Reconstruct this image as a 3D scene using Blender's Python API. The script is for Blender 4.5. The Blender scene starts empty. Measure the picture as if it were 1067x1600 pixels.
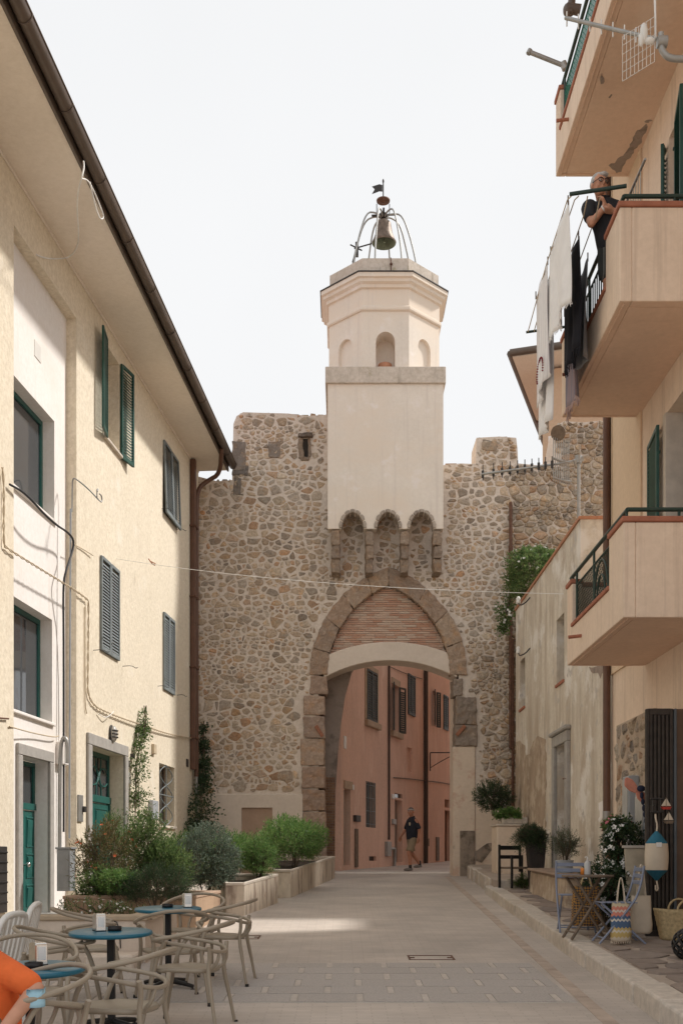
import bpy, bmesh, math, random
from mathutils import Vector, Matrix
import numpy as np

S = bpy.context.scene
COL = S.collection
PI = math.pi
# ------------------------------------------------------------------ camera
CZ = 1.6
FP = 1700.0
cam = bpy.data.cameras.new('camera')
cam.sensor_fit = 'VERTICAL'
cam.sensor_height = 36.0
cam.lens = FP / 1600 * 36
cam.shift_y = (1342 - 800) / 1600
cam.clip_end = 500
camo = bpy.data.objects.new('camera', cam)
COL.objects.link(camo)
camo.location = (0, 0, CZ)
camo.rotation_euler = (PI / 2, 0, 0)
S.camera = camo
# ------------------------------------------------------------------ sky and sun
SUN_EL = math.radians(48)
SUN_PHI = math.radians(18)
w = bpy.data.worlds.new('World')
S.world = w
w.use_nodes = True
nt = w.node_tree
nt.nodes.clear()
out = nt.nodes.new('ShaderNodeOutputWorld')
sky = nt.nodes.new('ShaderNodeTexSky')
sky.sky_type = 'NISHITA'
sky.sun_disc = False
sky.sun_elevation = SUN_EL
sky.sun_rotation = PI / 2 - SUN_PHI
sky.dust_density = 4
bg1 = nt.nodes.new('ShaderNodeBackground')
bg1.inputs[1].default_value = 0.1
nt.links.new(sky.outputs[0], bg1.inputs[0])
tc = nt.nodes.new('ShaderNodeTexCoord')
nz = nt.nodes.new('ShaderNodeTexNoise')
nz.inputs['Scale'].default_value = 1.6
nz.inputs['Detail'].default_value = 4
nt.links.new(tc.outputs['Generated'], nz.inputs['Vector'])
rp = nt.nodes.new('ShaderNodeValToRGB')
rp.color_ramp.elements[0].position = 0.3
rp.color_ramp.elements[0].color = (0.835, 0.844, 0.853, 1)
rp.color_ramp.elements[1].position = 0.7
rp.color_ramp.elements[1].color = (0.905, 0.909, 0.914, 1)
nt.links.new(nz.outputs[0], rp.inputs[0])
bg2 = nt.nodes.new('ShaderNodeBackground')
bg2.inputs[1].default_value = 1.0
nt.links.new(rp.outputs[0], bg2.inputs[0])
mx = nt.nodes.new('ShaderNodeMixShader')
mx.inputs[0].default_value = 0.95
nt.links.new(bg1.outputs[0], mx.inputs[1])
nt.links.new(bg2.outputs[0], mx.inputs[2])
nt.links.new(mx.outputs[0], out.inputs[0])
sun = bpy.data.lights.new('sun', 'SUN')
sun.energy = 3.9
sun.angle = math.radians(4.5)
sun.color = (1.0, 0.96, 0.91)
suno = bpy.data.objects.new('sun', sun)
COL.objects.link(suno)
sdir = Vector((math.cos(SUN_EL) * math.cos(SUN_PHI), math.cos(SUN_EL) * math.sin(SUN_PHI), math.sin(SUN_EL)))
suno.rotation_euler = sdir.to_track_quat('Z', 'Y').to_euler()
suno.location = (20, 20, 40)
S.cycles.diffuse_bounces = 8
S.cycles.max_bounces = 12
S.view_settings.view_transform = 'Standard'
S.view_settings.look = 'None'
S.view_settings.exposure = 0.1
S.view_settings.gamma = 1.0
S.view_settings.use_curve_mapping = False

# ------------------------------------------------------------------ helpers
def gz(d):
    return 0.043 * d if d < 30 else 1.29 + 0.018 * (d - 30)

def P(px, py, d):
    return Vector(((px - 533.5) / FP * d, d, CZ + (1342 - py) / FP * d))

def V(*a):
    return Vector(a)

class MB:
    def __init__(s):
        s.v = []; s.f = []; s.m = []; s.s = []; s.tint = []
    def add(s, vs, fs, m=0, sm=False):
        o = len(s.v)
        s.v += [tuple(v) for v in vs]
        for f in fs:
            s.f.append(tuple(i + o for i in f)); s.m.append(m); s.s.append(sm)
        return s
    def box(s, x0, x1, y0, y1, z0, z1, m=0, mbot=None):
        x0, x1 = min(x0, x1), max(x0, x1); y0, y1 = min(y0, y1), max(y0, y1); z0, z1 = min(z0, z1), max(z0, z1)
        vs = [(x0, y0, z0), (x1, y0, z0), (x1, y1, z0), (x0, y1, z0), (x0, y0, z1), (x1, y0, z1), (x1, y1, z1), (x0, y1, z1)]
        s.add(vs, [(3, 2, 1, 0), (4, 5, 6, 7), (0, 1, 5, 4), (1, 2, 6, 5), (2, 3, 7, 6), (3, 0, 4, 7)], m)
        if mbot is not None: s.m[-6] = mbot
        return s
    def hexa(s, vs, m=0):      # 8 corner points ordered as box
        return s.add(vs, [(3, 2, 1, 0), (4, 5, 6, 7), (0, 1, 5, 4), (1, 2, 6, 5), (2, 3, 7, 6), (3, 0, 4, 7)], m)
    def prism(s, poly, vec, m=0):
        n = len(poly); vec = Vector(vec)
        a = [Vector(p) for p in poly]; b = [p + vec for p in a]
        fs = [tuple(range(n)), tuple(range(2 * n - 1, n - 1, -1))]
        for i in range(n):
            j = (i + 1) % n
            fs.append((j, i, i + n, j + n))
        return s.add(a + b, fs, m)
    def tube(s, pts, r, n=8, m=0, closed=False, caps=True, sm=True, flat=1.0):
        pts = [Vector(p) for p in pts]
        k = len(pts)
        rs = r if isinstance(r, (list, tuple)) else [r] * k
        if len(rs) != k: rs = [float(x) for x in np.interp(np.linspace(0, 1, k), np.linspace(0, 1, len(rs)), rs)]
        vs = []; up = None
        for i, p in enumerate(pts):
            if closed:
                t = pts[(i + 1) % k] - pts[i - 1]
            else:
                t = pts[min(i + 1, k - 1)] - pts[max(i - 1, 0)]
            if t.length < 1e-9: t = Vector((0, 0, 1))
            t.normalize()
            if up is None:
                up = Vector((0, 0, 1)) if abs(t.z) < 0.9 else Vector((1, 0, 0))
            x = up - t * up.dot(t)
            if x.length < 1e-6:
                x = Vector((1, 0, 0)) - t * t.x
            x.normalize(); up = x
            y = t.cross(x)
            for q in range(n):
                a = 2 * PI * q / n
                vs.append(p + x * (math.cos(a) * rs[i] * flat) + y * (math.sin(a) * rs[i]))
        fs = []
        for i in range(k if closed else k - 1):
            i2 = (i + 1) % k
            for q in range(n):
                q2 = (q + 1) % n
                fs.append((i * n + q, i * n + q2, i2 * n + q2, i2 * n + q))
        s.add(vs, fs, m, sm)
        if caps and not closed:
            s.add(vs[:n], [tuple(range(n - 1, -1, -1))], m)
            s.add(vs[-n:], [tuple(range(n))], m)
        return s
    def lathe(s, prof, c=(0, 0, 0), n=20, m=0, sm=True, caps=True):
        vs = []; fs = []
        for (r, z) in prof:
            for q in range(n):
                a = 2 * PI * q / n
                vs.append((c[0] + r * math.cos(a), c[1] + r * math.sin(a), c[2] + z))
        for i in range(len(prof) - 1):
            for q in range(n):
                q2 = (q + 1) % n
                fs.append((i * n + q, i * n + q2, (i + 1) * n + q2, (i + 1) * n + q))
        s.add(vs, fs, m, sm)
        if not caps: return s
        if prof[0][0] > 1e-4: s.add(vs[:n], [tuple(range(n - 1, -1, -1))], m)
        if prof[-1][0] > 1e-4: s.add(vs[-n:], [tuple(range(n))], m)
        return s
    def ell(s, c, r, n=14, k=9, m=0, rot=None):
        c = Vector(c); r = (r, r, r) if not hasattr(r, '__len__') else r
        vs = []
        for i in range(k + 1):
            th = PI * i / k
            for q in range(n):
                a = 2 * PI * q / n
                p = Vector((r[0] * math.sin(th) * math.cos(a), r[1] * math.sin(th) * math.sin(a), r[2] * math.cos(th)))
                if rot is not None: p = rot @ p
                vs.append(c + p)
        fs = []
        for i in range(k):
            for q in range(n):
                q2 = (q + 1) % n
                fs.append((i * n + q, (i + 1) * n + q, (i + 1) * n + q2, i * n + q2))
        return s.add(vs, fs, m, True)
    def cap(s, p0, r0, p1, r1, n=12, m=0, flat=1.0):
        p0 = Vector(p0); p1 = Vector(p1); t = (p1 - p0)
        L = t.length; t.normalize()
        pts = []; rs = []
        for a in (90, 60, 30, 0):
            A = math.radians(a); pts.append(p0 - t * r0 * math.sin(A)); rs.append(max(r0 * math.cos(A), 1e-3))
        for a in (0, 30, 60, 90):
            A = math.radians(a); pts.append(p1 + t * r1 * math.sin(A)); rs.append(max(r1 * math.cos(A), 1e-3))
        return s.tube(pts, rs, n, m, flat=flat)
    def mesh(s, name, weld=False):
        me = bpy.data.meshes.new(name)
        me.from_pydata(s.v, [], s.f)
        me.polygons.foreach_set('material_index', s.m)
        me.polygons.foreach_set('use_smooth', s.s)
        if s.tint:
            at = me.color_attributes.new('tint', 'FLOAT_COLOR', 'POINT')
            arr = np.ones((len(s.v), 4), dtype=np.float32)
            arr[:, :3] = np.array(s.tint, dtype=np.float32)
            at.data.foreach_set('color', arr.ravel())
        if weld:
            bm = bmesh.new(); bm.from_mesh(me)
            bmesh.ops.remove_doubles(bm, verts=bm.verts, dist=1e-5)
            bmesh.ops.recalc_face_normals(bm, faces=bm.faces)
            bm.to_mesh(me); bm.free()
        me.update()
        return me
    def build(s, name, mats, parent=None, bevel=0, kind=None, label=None, weld=False, seg=1, sub=0):
        me = s.mesh(name, weld or bevel > 0 or sub > 0)
        if not isinstance(mats, (list, tuple)): mats = [mats]
        for mm in mats: me.materials.append(mm)
        o = bpy.data.objects.new(name, me)
        COL.objects.link(o)
        if parent is not None: o.parent = parent
        if bevel:
            b = o.modifiers.new('bevel', 'BEVEL'); b.width = bevel; b.segments = seg; b.limit_method = 'ANGLE'
            b.angle_limit = math.radians(40)
        if sub:
            b = o.modifiers.new('sub', 'SUBSURF'); b.levels = sub; b.render_levels = sub
        if kind: o['kind'] = kind
        if label: o['label'] = label
        return o

def inst(me, name, parent, loc=(0, 0, 0), rot=(0, 0, 0), scale=(1, 1, 1)):
    o = bpy.data.objects.new(name, me)
    COL.objects.link(o); o.parent = parent
    o.location = loc; o.rotation_euler = rot; o.scale = scale
    return o

def thing(name, label, cat, loc=(0, 0, 0), rz=0, group=None):
    o = bpy.data.objects.new(name, None)
    o.empty_display_size = 0.1
    COL.objects.link(o)
    o.location = loc; o.rotation_euler = (0, 0, rz)
    return tag(o, label, cat, group)

def tag(o, label, cat, group=None):
    o['label'] = label; o['category'] = cat
    if group: o['group'] = group
    return o

def struct(o):
    o['kind'] = 'structure'
    return o

def copy_tree(o, parent=None):
    c = o.copy(); COL.objects.link(c); c.parent = parent
    for ch in o.children:
        copy_tree(ch, c)
    return c

def smoothpts(pts, k=2, closed=False):
    pts = [Vector(p) for p in pts]
    for _ in range(k):
        n = len(pts); q = []
        rng = range(n) if closed else range(n - 1)
        if not closed: q.append(pts[0])
        for i in rng:
            a = pts[i]; b = pts[(i + 1) % n]
            q.append(a * 0.75 + b * 0.25); q.append(a * 0.25 + b * 0.75)
        if not closed: q.append(pts[-1])
        pts = q
    return pts

# wall in the local plane y=v, x=u, z=z with rectangular holes and reveals of a depth
def wall_holes(mb, u0, u1, z0, z1, holes, v=0.0, depth=0.25, m=0, mr=None):
    us = sorted(set([u0, u1] + [h[0] for h in holes] + [h[1] for h in holes]))
    zs = sorted(set([z0, z1] + [h[2] for h in holes] + [h[3] for h in holes]))
    us = [u for u in us if u0 - 1e-6 <= u <= u1 + 1e-6]; zs = [z for z in zs if z0 - 1e-6 <= z <= z1 + 1e-6]
    for i in range(len(us) - 1):
        for j in range(len(zs) - 1):
            cu = (us[i] + us[i + 1]) / 2; cz = (zs[j] + zs[j + 1]) / 2
            if any(h[0] < cu < h[1] and h[2] < cz < h[3] for h in holes): continue
            mb.add([(us[i], v, zs[j]), (us[i + 1], v, zs[j]), (us[i + 1], v, zs[j + 1]), (us[i], v, zs[j + 1])], [(0, 1, 2, 3)], m)
    mr = m if mr is None else mr
    for h in holes:
        a, b, c, d = h[:4]; dd = h[4] if len(h) > 4 else depth
        mb.add([(a, v, c), (a, v + dd, c), (a, v + dd, d), (a, v, d)], [(0, 1, 2, 3)], mr)
        mb.add([(b, v, c), (b, v + dd, c), (b, v + dd, d), (b, v, d)], [(3, 2, 1, 0)], mr)
        mb.add([(a, v, d), (a, v + dd, d), (b, v + dd, d), (b, v, d)], [(0, 1, 2, 3)], mr)
        mb.add([(a, v, c), (a, v + dd, c), (b, v + dd, c), (b, v, c)], [(3, 2, 1, 0)], mr)
    return mb

# ------------------------------------------------------------------ materials
def rgb(c): return (c[0], c[1], c[2], 1)

def T3(c):
    return (min(c[0] * 1.01, .9), min(c[1] * 1.0, .88), min(c[2] * 1.035, .86))

def newmat(name):
    m = bpy.data.materials.new(name); m.use_nodes = True
    nt = m.node_tree; nt.nodes.clear()
    o = nt.nodes.new('ShaderNodeOutputMaterial'); b = nt.nodes.new('ShaderNodeBsdfPrincipled')
    nt.links.new(b.outputs[0], o.inputs[0])
    return m, nt, b

def N(nt, typ, **kw):
    n = nt.nodes.new(typ)
    for k, v in kw.items(): setattr(n, k, v)
    return n

def noise(nt, vec, scale, detail=4, rough=0.55, sc=None):
    if sc:
        mp = N(nt, 'ShaderNodeMapping'); mp.inputs['Scale'].default_value = sc
        nt.links.new(vec, mp.inputs[0]); vec = mp.outputs[0]
    n = N(nt, 'ShaderNodeTexNoise'); n.inputs['Scale'].default_value = scale
    n.inputs['Detail'].default_value = detail; n.inputs['Roughness'].default_value = rough
    nt.links.new(vec, n.inputs['Vector'])
    return n.outputs[0]

def ramp(nt, fac, a, b, ca=(0, 0, 0, 1), cb=(1, 1, 1, 1)):
    r = N(nt, 'ShaderNodeValToRGB'); e = r.color_ramp.elements
    e[0].position = a; e[0].color = ca; e[1].position = b; e[1].color = cb
    nt.links.new(fac, r.inputs[0]); return r.outputs[0]

def mixc(nt, fac, a, b, typ='MIX'):
    n = N(nt, 'ShaderNodeMix', data_type='RGBA', blend_type=typ)
    for sock, val in ((n.inputs[0], fac), (n.inputs[6], a), (n.inputs[7], b)):
        if isinstance(val, (int, float)): sock.default_value = val
        elif isinstance(val, tuple): sock.default_value = val if len(val) == 4 else rgb(val)
        else: nt.links.new(val, sock)
    return n.outputs[2]

def bump(nt, b, h, strength=0.3, dist=0.01):
    n = N(nt, 'ShaderNodeBump'); n.inputs['Strength'].default_value = strength; n.inputs['Distance'].default_value = dist
    nt.links.new(h, n.inputs['Height']); nt.links.new(n.outputs[0], b.inputs['Normal'])

def simple(name, col, rough=0.6, metal=0.0, var=0.12, scale=6, bs=0, bscale=80, spec=0.4):
    m, nt, b = newmat(name)
    g = N(nt, 'ShaderNodeTexCoord').outputs['Object']
    f = noise(nt, g, scale)
    c = mixc(nt, ramp(nt, f, 0.3, 0.7), tuple(x * (1 - var) for x in col), tuple(min(1, x * (1 + var)) for x in col))
    nt.links.new(c, b.inputs['Base Color'])
    b.inputs['Roughness'].default_value = rough; b.inputs['Metallic'].default_value = metal
    b.inputs['Specular IOR Level'].default_value = spec
    if bs: bump(nt, b, noise(nt, g, bscale, 3), bs, 0.01)
    return m

def plaster(name, col, var=0.08, big=0.6, stains=(), bs=0.25, bscale=45, rough=0.9, streak=None, fine=0.05, bsc=None):
    """stains: list of (colour, noise scale, lo, hi, (sx,sy,sz))"""
    col = T3(col); stains = [(T3(q[0]),) + tuple(q[1:]) for q in stains]
    m, nt, b = newmat(name)
    g = N(nt, 'ShaderNodeNewGeometry').outputs['Position']
    f = noise(nt, g, big, 5, 0.6)
    c = mixc(nt, ramp(nt, f, 0.3, 0.7), tuple(x * (1 - var) for x in col), tuple(min(1, x * (1 + var)) for x in col))
    f2 = noise(nt, g, 14, 4, 0.7)
    c = mixc(nt, ramp(nt, f2, 0.35, 0.75), c, mixc(nt, 1.0, c, (1 - fine * 2, 1 - fine * 2.2, 1 - fine * 2.6), 'MULTIPLY'))
    for k, st in enumerate(stains):
        sc = st[4] if len(st) > 4 else (1, 1, 1)
        fz = noise(nt, g, st[1], 6, 0.65, sc)
        c = mixc(nt, ramp(nt, fz, st[2], st[3]), c, st[0])
    nt.links.new(c, b.inputs['Base Color'])
    b.inputs['Roughness'].default_value = rough; b.inputs['Specular IOR Level'].default_value = 0.2
    if bs: bump(nt, b, noise(nt, g, bscale, 5, 0.65, bsc), bs, 0.012)
    return m

def stonemat(name, bs=0.6, grain=22, dark=0.55, rough=0.95):
    """colour of each piece from its tint attribute, with grain and pits"""
    m, nt, b = newmat(name)
    g = N(nt, 'ShaderNodeNewGeometry').outputs['Position']
    a = N(nt, 'ShaderNodeAttribute', attribute_name='tint').outputs['Color']
    f = noise(nt, g, grain, 6, 0.7)
    c = mixc(nt, ramp(nt, f, 0.35, 0.68), mixc(nt, 1.0, a, (dark, dark * 0.96, dark * 0.92), 'MULTIPLY'), a)
    f2 = noise(nt, g, 4.5, 4, 0.6)
    c = mixc(nt, ramp(nt, f2, 0.5, 0.72), c, mixc(nt, 1.0, c, (1.14, 0.94, 0.74), 'MULTIPLY'))
    f3 = noise(nt, g, 55, 4, 0.7)
    c = mixc(nt, ramp(nt, f3, 0.58, 0.7), c, mixc(nt, 1.0, c, (0.5, 0.47, 0.44), 'MULTIPLY'))
    f4 = noise(nt, g, 9, 5, 0.75)
    c = mixc(nt, ramp(nt, f4, 0.58, 0.72), c, mixc(nt, 0.55, c, (0.69, 0.61, 0.51)))
    nt.links.new(c, b.inputs['Base Color']); b.inputs['Roughness'].default_value = rough
    b.inputs['Specular IOR Level'].default_value = 0.15
    bump(nt, b, noise(nt, g, 30, 6, 0.7), bs, 0.03)
    return m

def randmat(name, cols, rough=0.9, bs=0.4, grain=30, amt=0.35):
    """colour per object by its random number"""
    cols = [T3(q) for q in cols]
    m, nt, b = newmat(name)
    g = N(nt, 'ShaderNodeNewGeometry').outputs['Position']
    r = N(nt, 'ShaderNodeObjectInfo').outputs['Random']
    rp = N(nt, 'ShaderNodeValToRGB'); e = rp.color_ramp.elements
    rp.color_ramp.interpolation = 'LINEAR'
    e[0].position = 0; e[0].color = rgb(cols[0]); e[1].position = 1; e[1].color = rgb(cols[-1])
    for i, cc in enumerate(cols[1:-1]):
        x = e.new((i + 1) / (len(cols) - 1)); x.color = rgb(cc)
    nt.links.new(r, rp.inputs[0]); c = rp.outputs[0]
    f = noise(nt, g, grain, 5, 0.7)
    c = mixc(nt, ramp(nt, f, 0.35, 0.7), mixc(nt, 1.0, c, (1 - amt, 1 - amt, 1 - amt), 'MULTIPLY'), c)
    nt.links.new(c, b.inputs['Base Color']); b.inputs['Roughness'].default_value = rough
    b.inputs['Specular IOR Level'].default_value = 0.2
    bump(nt, b, noise(nt, g, 50, 5, 0.7), bs, 0.01)
    return m

def leafmat(name, c1, c2, trans=0.3, rough=0.5):
    m = bpy.data.materials.new(name); m.use_nodes = True
    nt = m.node_tree; nt.nodes.clear()
    o = nt.nodes.new('ShaderNodeOutputMaterial'); b = nt.nodes.new('ShaderNodeBsdfPrincipled')
    t = nt.nodes.new('ShaderNodeBsdfTranslucent'); mxx = nt.nodes.new('ShaderNodeMixShader')
    g = N(nt, 'ShaderNodeNewGeometry')
    c = mixc(nt, g.outputs['Random Per Island'], c1, c2)
    f = noise(nt, g.outputs['Position'], 5, 3)
    c = mixc(nt, ramp(nt, f, 0.35, 0.7), mixc(nt, 1.0, c, (0.62, 0.66, 0.6), 'MULTIPLY'), c)
    nt.links.new(c, b.inputs['Base Color']); nt.links.new(c, t.inputs['Color'])
    b.inputs['Roughness'].default_value = rough; b.inputs['Specular IOR Level'].default_value = 0.3
    mxx.inputs[0].default_value = trans
    nt.links.new(b.outputs[0], mxx.inputs[1]); nt.links.new(t.outputs[0], mxx.inputs[2]); nt.links.new(mxx.outputs[0], o.inputs[0])
    return m

def glassmat(name, col=(0.05, 0.055, 0.06), rough=0.05):
    m, nt, b = newmat(name)
    b.inputs['Base Color'].default_value = rgb(col); b.inputs['Roughness'].default_value = rough
    b.inputs['Specular IOR Level'].default_value = 0.8
    g = N(nt, 'ShaderNodeNewGeometry').outputs['Position']
    bump(nt, b, noise(nt, g, 1.5, 2), 0.05, 0.05)
    return m

M = {}
M['yellow'] = plaster('yellow_plaster', (0.83, 0.75, 0.585), 0.04, 0.5, [((0.70, 0.615, 0.47), 2.2, 0.55, 0.8, (2.5, 2.5, 0.25)), ((0.62, 0.53, 0.40), 0.8, 0.62, 0.85, (1, 1, 0.5)), ((0.86, 0.81, 0.69), 1.3, 0.6, 0.8)], bs=1.0, bscale=30, fine=0.12, bsc=(1, 1, 0.4))
M['white'] = plaster('white_plaster', (0.85, 0.82, 0.76), 0.03, 0.6, [((0.70, 0.645, 0.56), 1.5, 0.55, 0.85, (3, 3, 0.3)), ((0.78, 0.73, 0.65), 0.7, 0.5, 0.7)], bs=0.12, bscale=20)
M['soffit'] = plaster('soffit_plaster', (0.86, 0.79, 0.67), 0.04, 0.8, [((0.77, 0.69, 0.57), 0.8, 0.55, 0.8)], bs=0.05)
M['peach'] = plaster('peach_plaster', (0.78, 0.635, 0.485), 0.05, 0.7, [((0.55, 0.43, 0.32), 2.4, 0.53, 0.78, (3.5, 3.5, 0.13)), ((0.70, 0.55, 0.41), 0.9, 0.58, 0.85, (1, 1, 0.6)), ((0.82, 0.69, 0.53), 1.6, 0.62, 0.8)], bs=0.08)
M['soffit_peach'] = plaster('balcony_soffit', (0.75, 0.55, 0.40), 0.06, 0.7, [((0.62, 0.43, 0.30), 1.3, 0.58, 0.8), ((0.80, 0.63, 0.48), 0.9, 0.55, 0.8)], bs=0.06)
M['peeled'] = plaster('peeled_soffit', (0.75, 0.55, 0.40), 0.06, 0.7, [((0.62, 0.43, 0.30), 1.5, 0.56, 0.8), ((0.82, 0.67, 0.52), 0.8, 0.5, 0.75)], bs=0.06)
M['bare'] = plaster('bare_concrete', (0.36, 0.29, 0.235), 0.12, 3, [((0.25, 0.2, 0.16), 6, 0.5, 0.6)], bs=0.5)
M['stained'] = plaster('stained_ochre_plaster', (0.70, 0.64, 0.525), 0.09, 0.5,
    [((0.49, 0.41, 0.31), 1.1, 0.45, 0.62, (1.6, 1.6, 0.35)), ((0.27, 0.215, 0.16), 3.2, 0.58, 0.76, (3, 3, 0.2)), ((0.75, 0.71, 0.62), 1.1, 0.55, 0.64), ((0.50, 0.46, 0.40), 2.6, 0.6, 0.66)], bs=0.25, fine=0.1)
M['darkstain'] = plaster('dark_damp_plaster', (0.43, 0.335, 0.24), 0.15, 1.5, [((0.29, 0.22, 0.16), 2.5, 0.5, 0.7), ((0.56, 0.47, 0.35), 2.2, 0.5, 0.6)], bs=0.4)
M['pink'] = plaster('pink_plaster', (0.75, 0.51, 0.39), 0.08, 0.5, [((0.61, 0.40, 0.30), 1.2, 0.5, 0.75, (2, 2, 0.4)), ((0.80, 0.60, 0.48), 1.5, 0.55, 0.75, (1.5, 1.5, 0.5))], bs=0.15, fine=0.08)
M['turret'] = plaster('turret_render', (0.785, 0.72, 0.615), 0.05, 0.6, [((0.77, 0.67, 0.54), 0.45, 0.46, 0.62, (0.5, 0.5, 1)), ((0.63, 0.56, 0.48), 1.8, 0.55, 0.85, (3.5, 3.5, 0.16)), ((0.82, 0.76, 0.68), 1.2, 0.58, 0.66)], bs=0.06, fine=0.04)
M['weathered'] = plaster('weathered_ledge', (0.63, 0.565, 0.475), 0.1, 1.5, [((0.30, 0.25, 0.19), 2.2, 0.55, 0.75, (2.5, 2.5, 0.4)), ((0.34, 0.29, 0.15), 3.5, 0.6, 0.75)], bs=0.35, fine=0.12)
M['mortar'] = plaster('lime_mortar', (0.71, 0.63, 0.535), 0.07, 0.9, [((0.58, 0.50, 0.41), 2.0, 0.5, 0.75), ((0.75, 0.675, 0.58), 5, 0.6, 0.75)], bs=0.7, bscale=22, fine=0.12)
M['beige_render'] = plaster('beige_render', (0.69, 0.605, 0.50), 0.06, 0.8, [((0.57, 0.48, 0.385), 1.5, 0.55, 0.8)], bs=0.15)
M['niche'] = plaster('niche_render', (0.42, 0.30, 0.215), 0.08, 1.5, bs=0.3)
M['pier'] = plaster('flaking_pier', (0.70, 0.585, 0.455), 0.08, 0.8, [((0.60, 0.43, 0.32), 1.8, 0.56, 0.64), ((0.33, 0.27, 0.2), 2.6, 0.62, 0.74)], bs=0.35)
M['blackmould'] = plaster('mouldy_render', (0.30, 0.245, 0.19), 0.2, 3, [((0.13, 0.105, 0.08), 4, 0.48, 0.66), ((0.5, 0.4, 0.3), 3, 0.62, 0.7)], bs=0.5)
M['stone'] = stonemat('rubble_stone', grain=16, dark=0.6, bs=0.9)
M['block'] = stonemat('dressed_stone', grain=14, dark=0.72, bs=0.45)
M['tymp'] = randmat('thin_brick', [(0.54, 0.30, 0.20), (0.60, 0.39, 0.28), (0.66, 0.51, 0.39), (0.57, 0.33, 0.22), (0.66, 0.55, 0.43), (0.50, 0.27, 0.18)], amt=0.25)
M['brick'] = randmat('red_brick', [(0.42, 0.18, 0.10), (0.50, 0.24, 0.13), (0.36, 0.16, 0.1)])
M['kerb'] = randmat('limestone_kerb', [(0.64, 0.57, 0.47), (0.69, 0.62, 0.52), (0.58, 0.51, 0.41), (0.66, 0.6, 0.51)], bs=0.5, grain=9, amt=0.28)
M['flag'] = randmat('slate_flag', [(0.27, 0.22, 0.18), (0.33, 0.27, 0.22), (0.245, 0.205, 0.175), (0.36, 0.295, 0.24)], bs=0.5, grain=7, amt=0.22)
M['flagjoint'] = plaster('flag_joint', (0.42, 0.35, 0.28), 0.1, 2, bs=0.4)
M['slab'] = randmat('granite_slab', [(0.50, 0.46, 0.41), (0.52, 0.48, 0.43), (0.485, 0.445, 0.395)], bs=0.3, grain=60, amt=0.3)
M['inlay'] = randmat('marble_inlay', [(0.55, 0.495, 0.425), (0.60, 0.54, 0.465)], bs=0.2, grain=15, amt=0.2)
M['palestrip'] = simple('pale_strip_surface', (0.70, 0.65, 0.57), 0.8, bs=0.2)
M['green'] = simple('green_paint', (0.018, 0.075, 0.06), 0.45, var=0.2, scale=5)
M['greendoor'] = simple('green_door_paint', (0.015, 0.105, 0.09), 0.4, var=0.18, scale=4)
M['darkgreen'] = simple('dark_green_iron', (0.02, 0.045, 0.035), 0.45)
M['greygreen'] = simple('grey_shutter_paint', (0.19, 0.215, 0.22), 0.65, var=0.2, scale=7, bs=0.1)
M['pinkshut'] = simple('dark_shutter_paint', (0.055, 0.062, 0.058), 0.6, var=0.2)
M['brownpipe'] = simple('brown_pipe', (0.125, 0.062, 0.04), 0.45, var=0.15)
M['gutter'] = simple('gutter_metal', (0.115, 0.085, 0.065), 0.45, var=0.2, scale=2)
M['greyframe'] = simple('grey_stone_frame', (0.37, 0.345, 0.315), 0.85, var=0.12, scale=8, bs=0.2)
M['sill'] = simple('pale_sill', (0.6, 0.53, 0.45), 0.8)
M['glass'] = glassmat('window_glass')
M['iron'] = simple('dark_iron', (0.05, 0.045, 0.042), 0.5, 0.3)
M['rust'] = simple('rusty_iron', (0.14, 0.07, 0.045), 0.75, 0.2, var=0.35, scale=20)
M['bronze'] = simple('old_bronze', (0.17, 0.125, 0.095), 0.55, 0.5, var=0.3, scale=8)
M['bronzein'] = simple('green_bronze', (0.14, 0.16, 0.11), 0.7, 0.2, var=0.3, scale=8)
M['steel'] = simple('polished_steel', (0.62, 0.6, 0.57), 0.18, 1.0, var=0.05)
M['galv'] = simple('galvanised', (0.36, 0.35, 0.33), 0.5, 0.6)
M['cablew'] = simple('beige_cable', (0.55, 0.45, 0.32), 0.7)
M['cablewhite'] = simple('white_cable', (0.78, 0.76, 0.72), 0.6)
M['cableb'] = simple('black_cable', (0.025, 0.025, 0.028), 0.5)
M['copper'] = simple('terracotta_coping', (0.36, 0.14, 0.085), 0.8, var=0.15, bs=0.2)
M['terra'] = simple('terracotta', (0.45, 0.21, 0.12), 0.8, var=0.15)
M['tan'] = simple('tan_plastic', (0.315, 0.26, 0.195), 0.42, var=0.04, scale=3)
M['blue'] = simple('teal_table_top', (0.014, 0.125, 0.19), 0.32, var=0.1, scale=3)
M['black'] = simple('black_metal', (0.014, 0.013, 0.013), 0.45)
M['rubber'] = simple('black_rubber', (0.02, 0.018, 0.016), 0.7)
M['whitepl'] = simple('white_plastic', (0.72, 0.70, 0.66), 0.4, var=0.04)
M['paper'] = simple('paper', (0.75, 0.74, 0.72), 0.8)
M['orange'] = simple('orange_jersey', (0.76, 0.15, 0.035), 0.9, var=0.16, scale=5, bs=0.8, bscale=14)
M['navy'] = simple('navy_cotton', (0.02, 0.021, 0.03), 0.9, var=0.2, scale=9, bs=0.2)
M['khaki'] = simple('khaki_cotton', (0.26, 0.20, 0.13), 0.9, var=0.12, scale=9, bs=0.2)
M['skin'] = simple('skin', (0.52, 0.26, 0.165), 0.55, var=0.1, scale=12)
M['skin2'] = simple('tanned_skin', (0.42, 0.19, 0.115), 0.55, var=0.1, scale=12)
M['greyhair'] = simple('grey_hair', (0.42, 0.40, 0.38), 0.7, var=0.3, scale=40, bs=0.5, bscale=120)
M['darkhair'] = simple('dark_hair', (0.06, 0.05, 0.045), 0.7, var=0.3, scale=40)
M['mask'] = simple('blue_mask', (0.34, 0.55, 0.66), 0.8, var=0.08)
M['slatebl'] = simple('grey_blue_paint', (0.225, 0.255, 0.34), 0.45, var=0.1)
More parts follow.
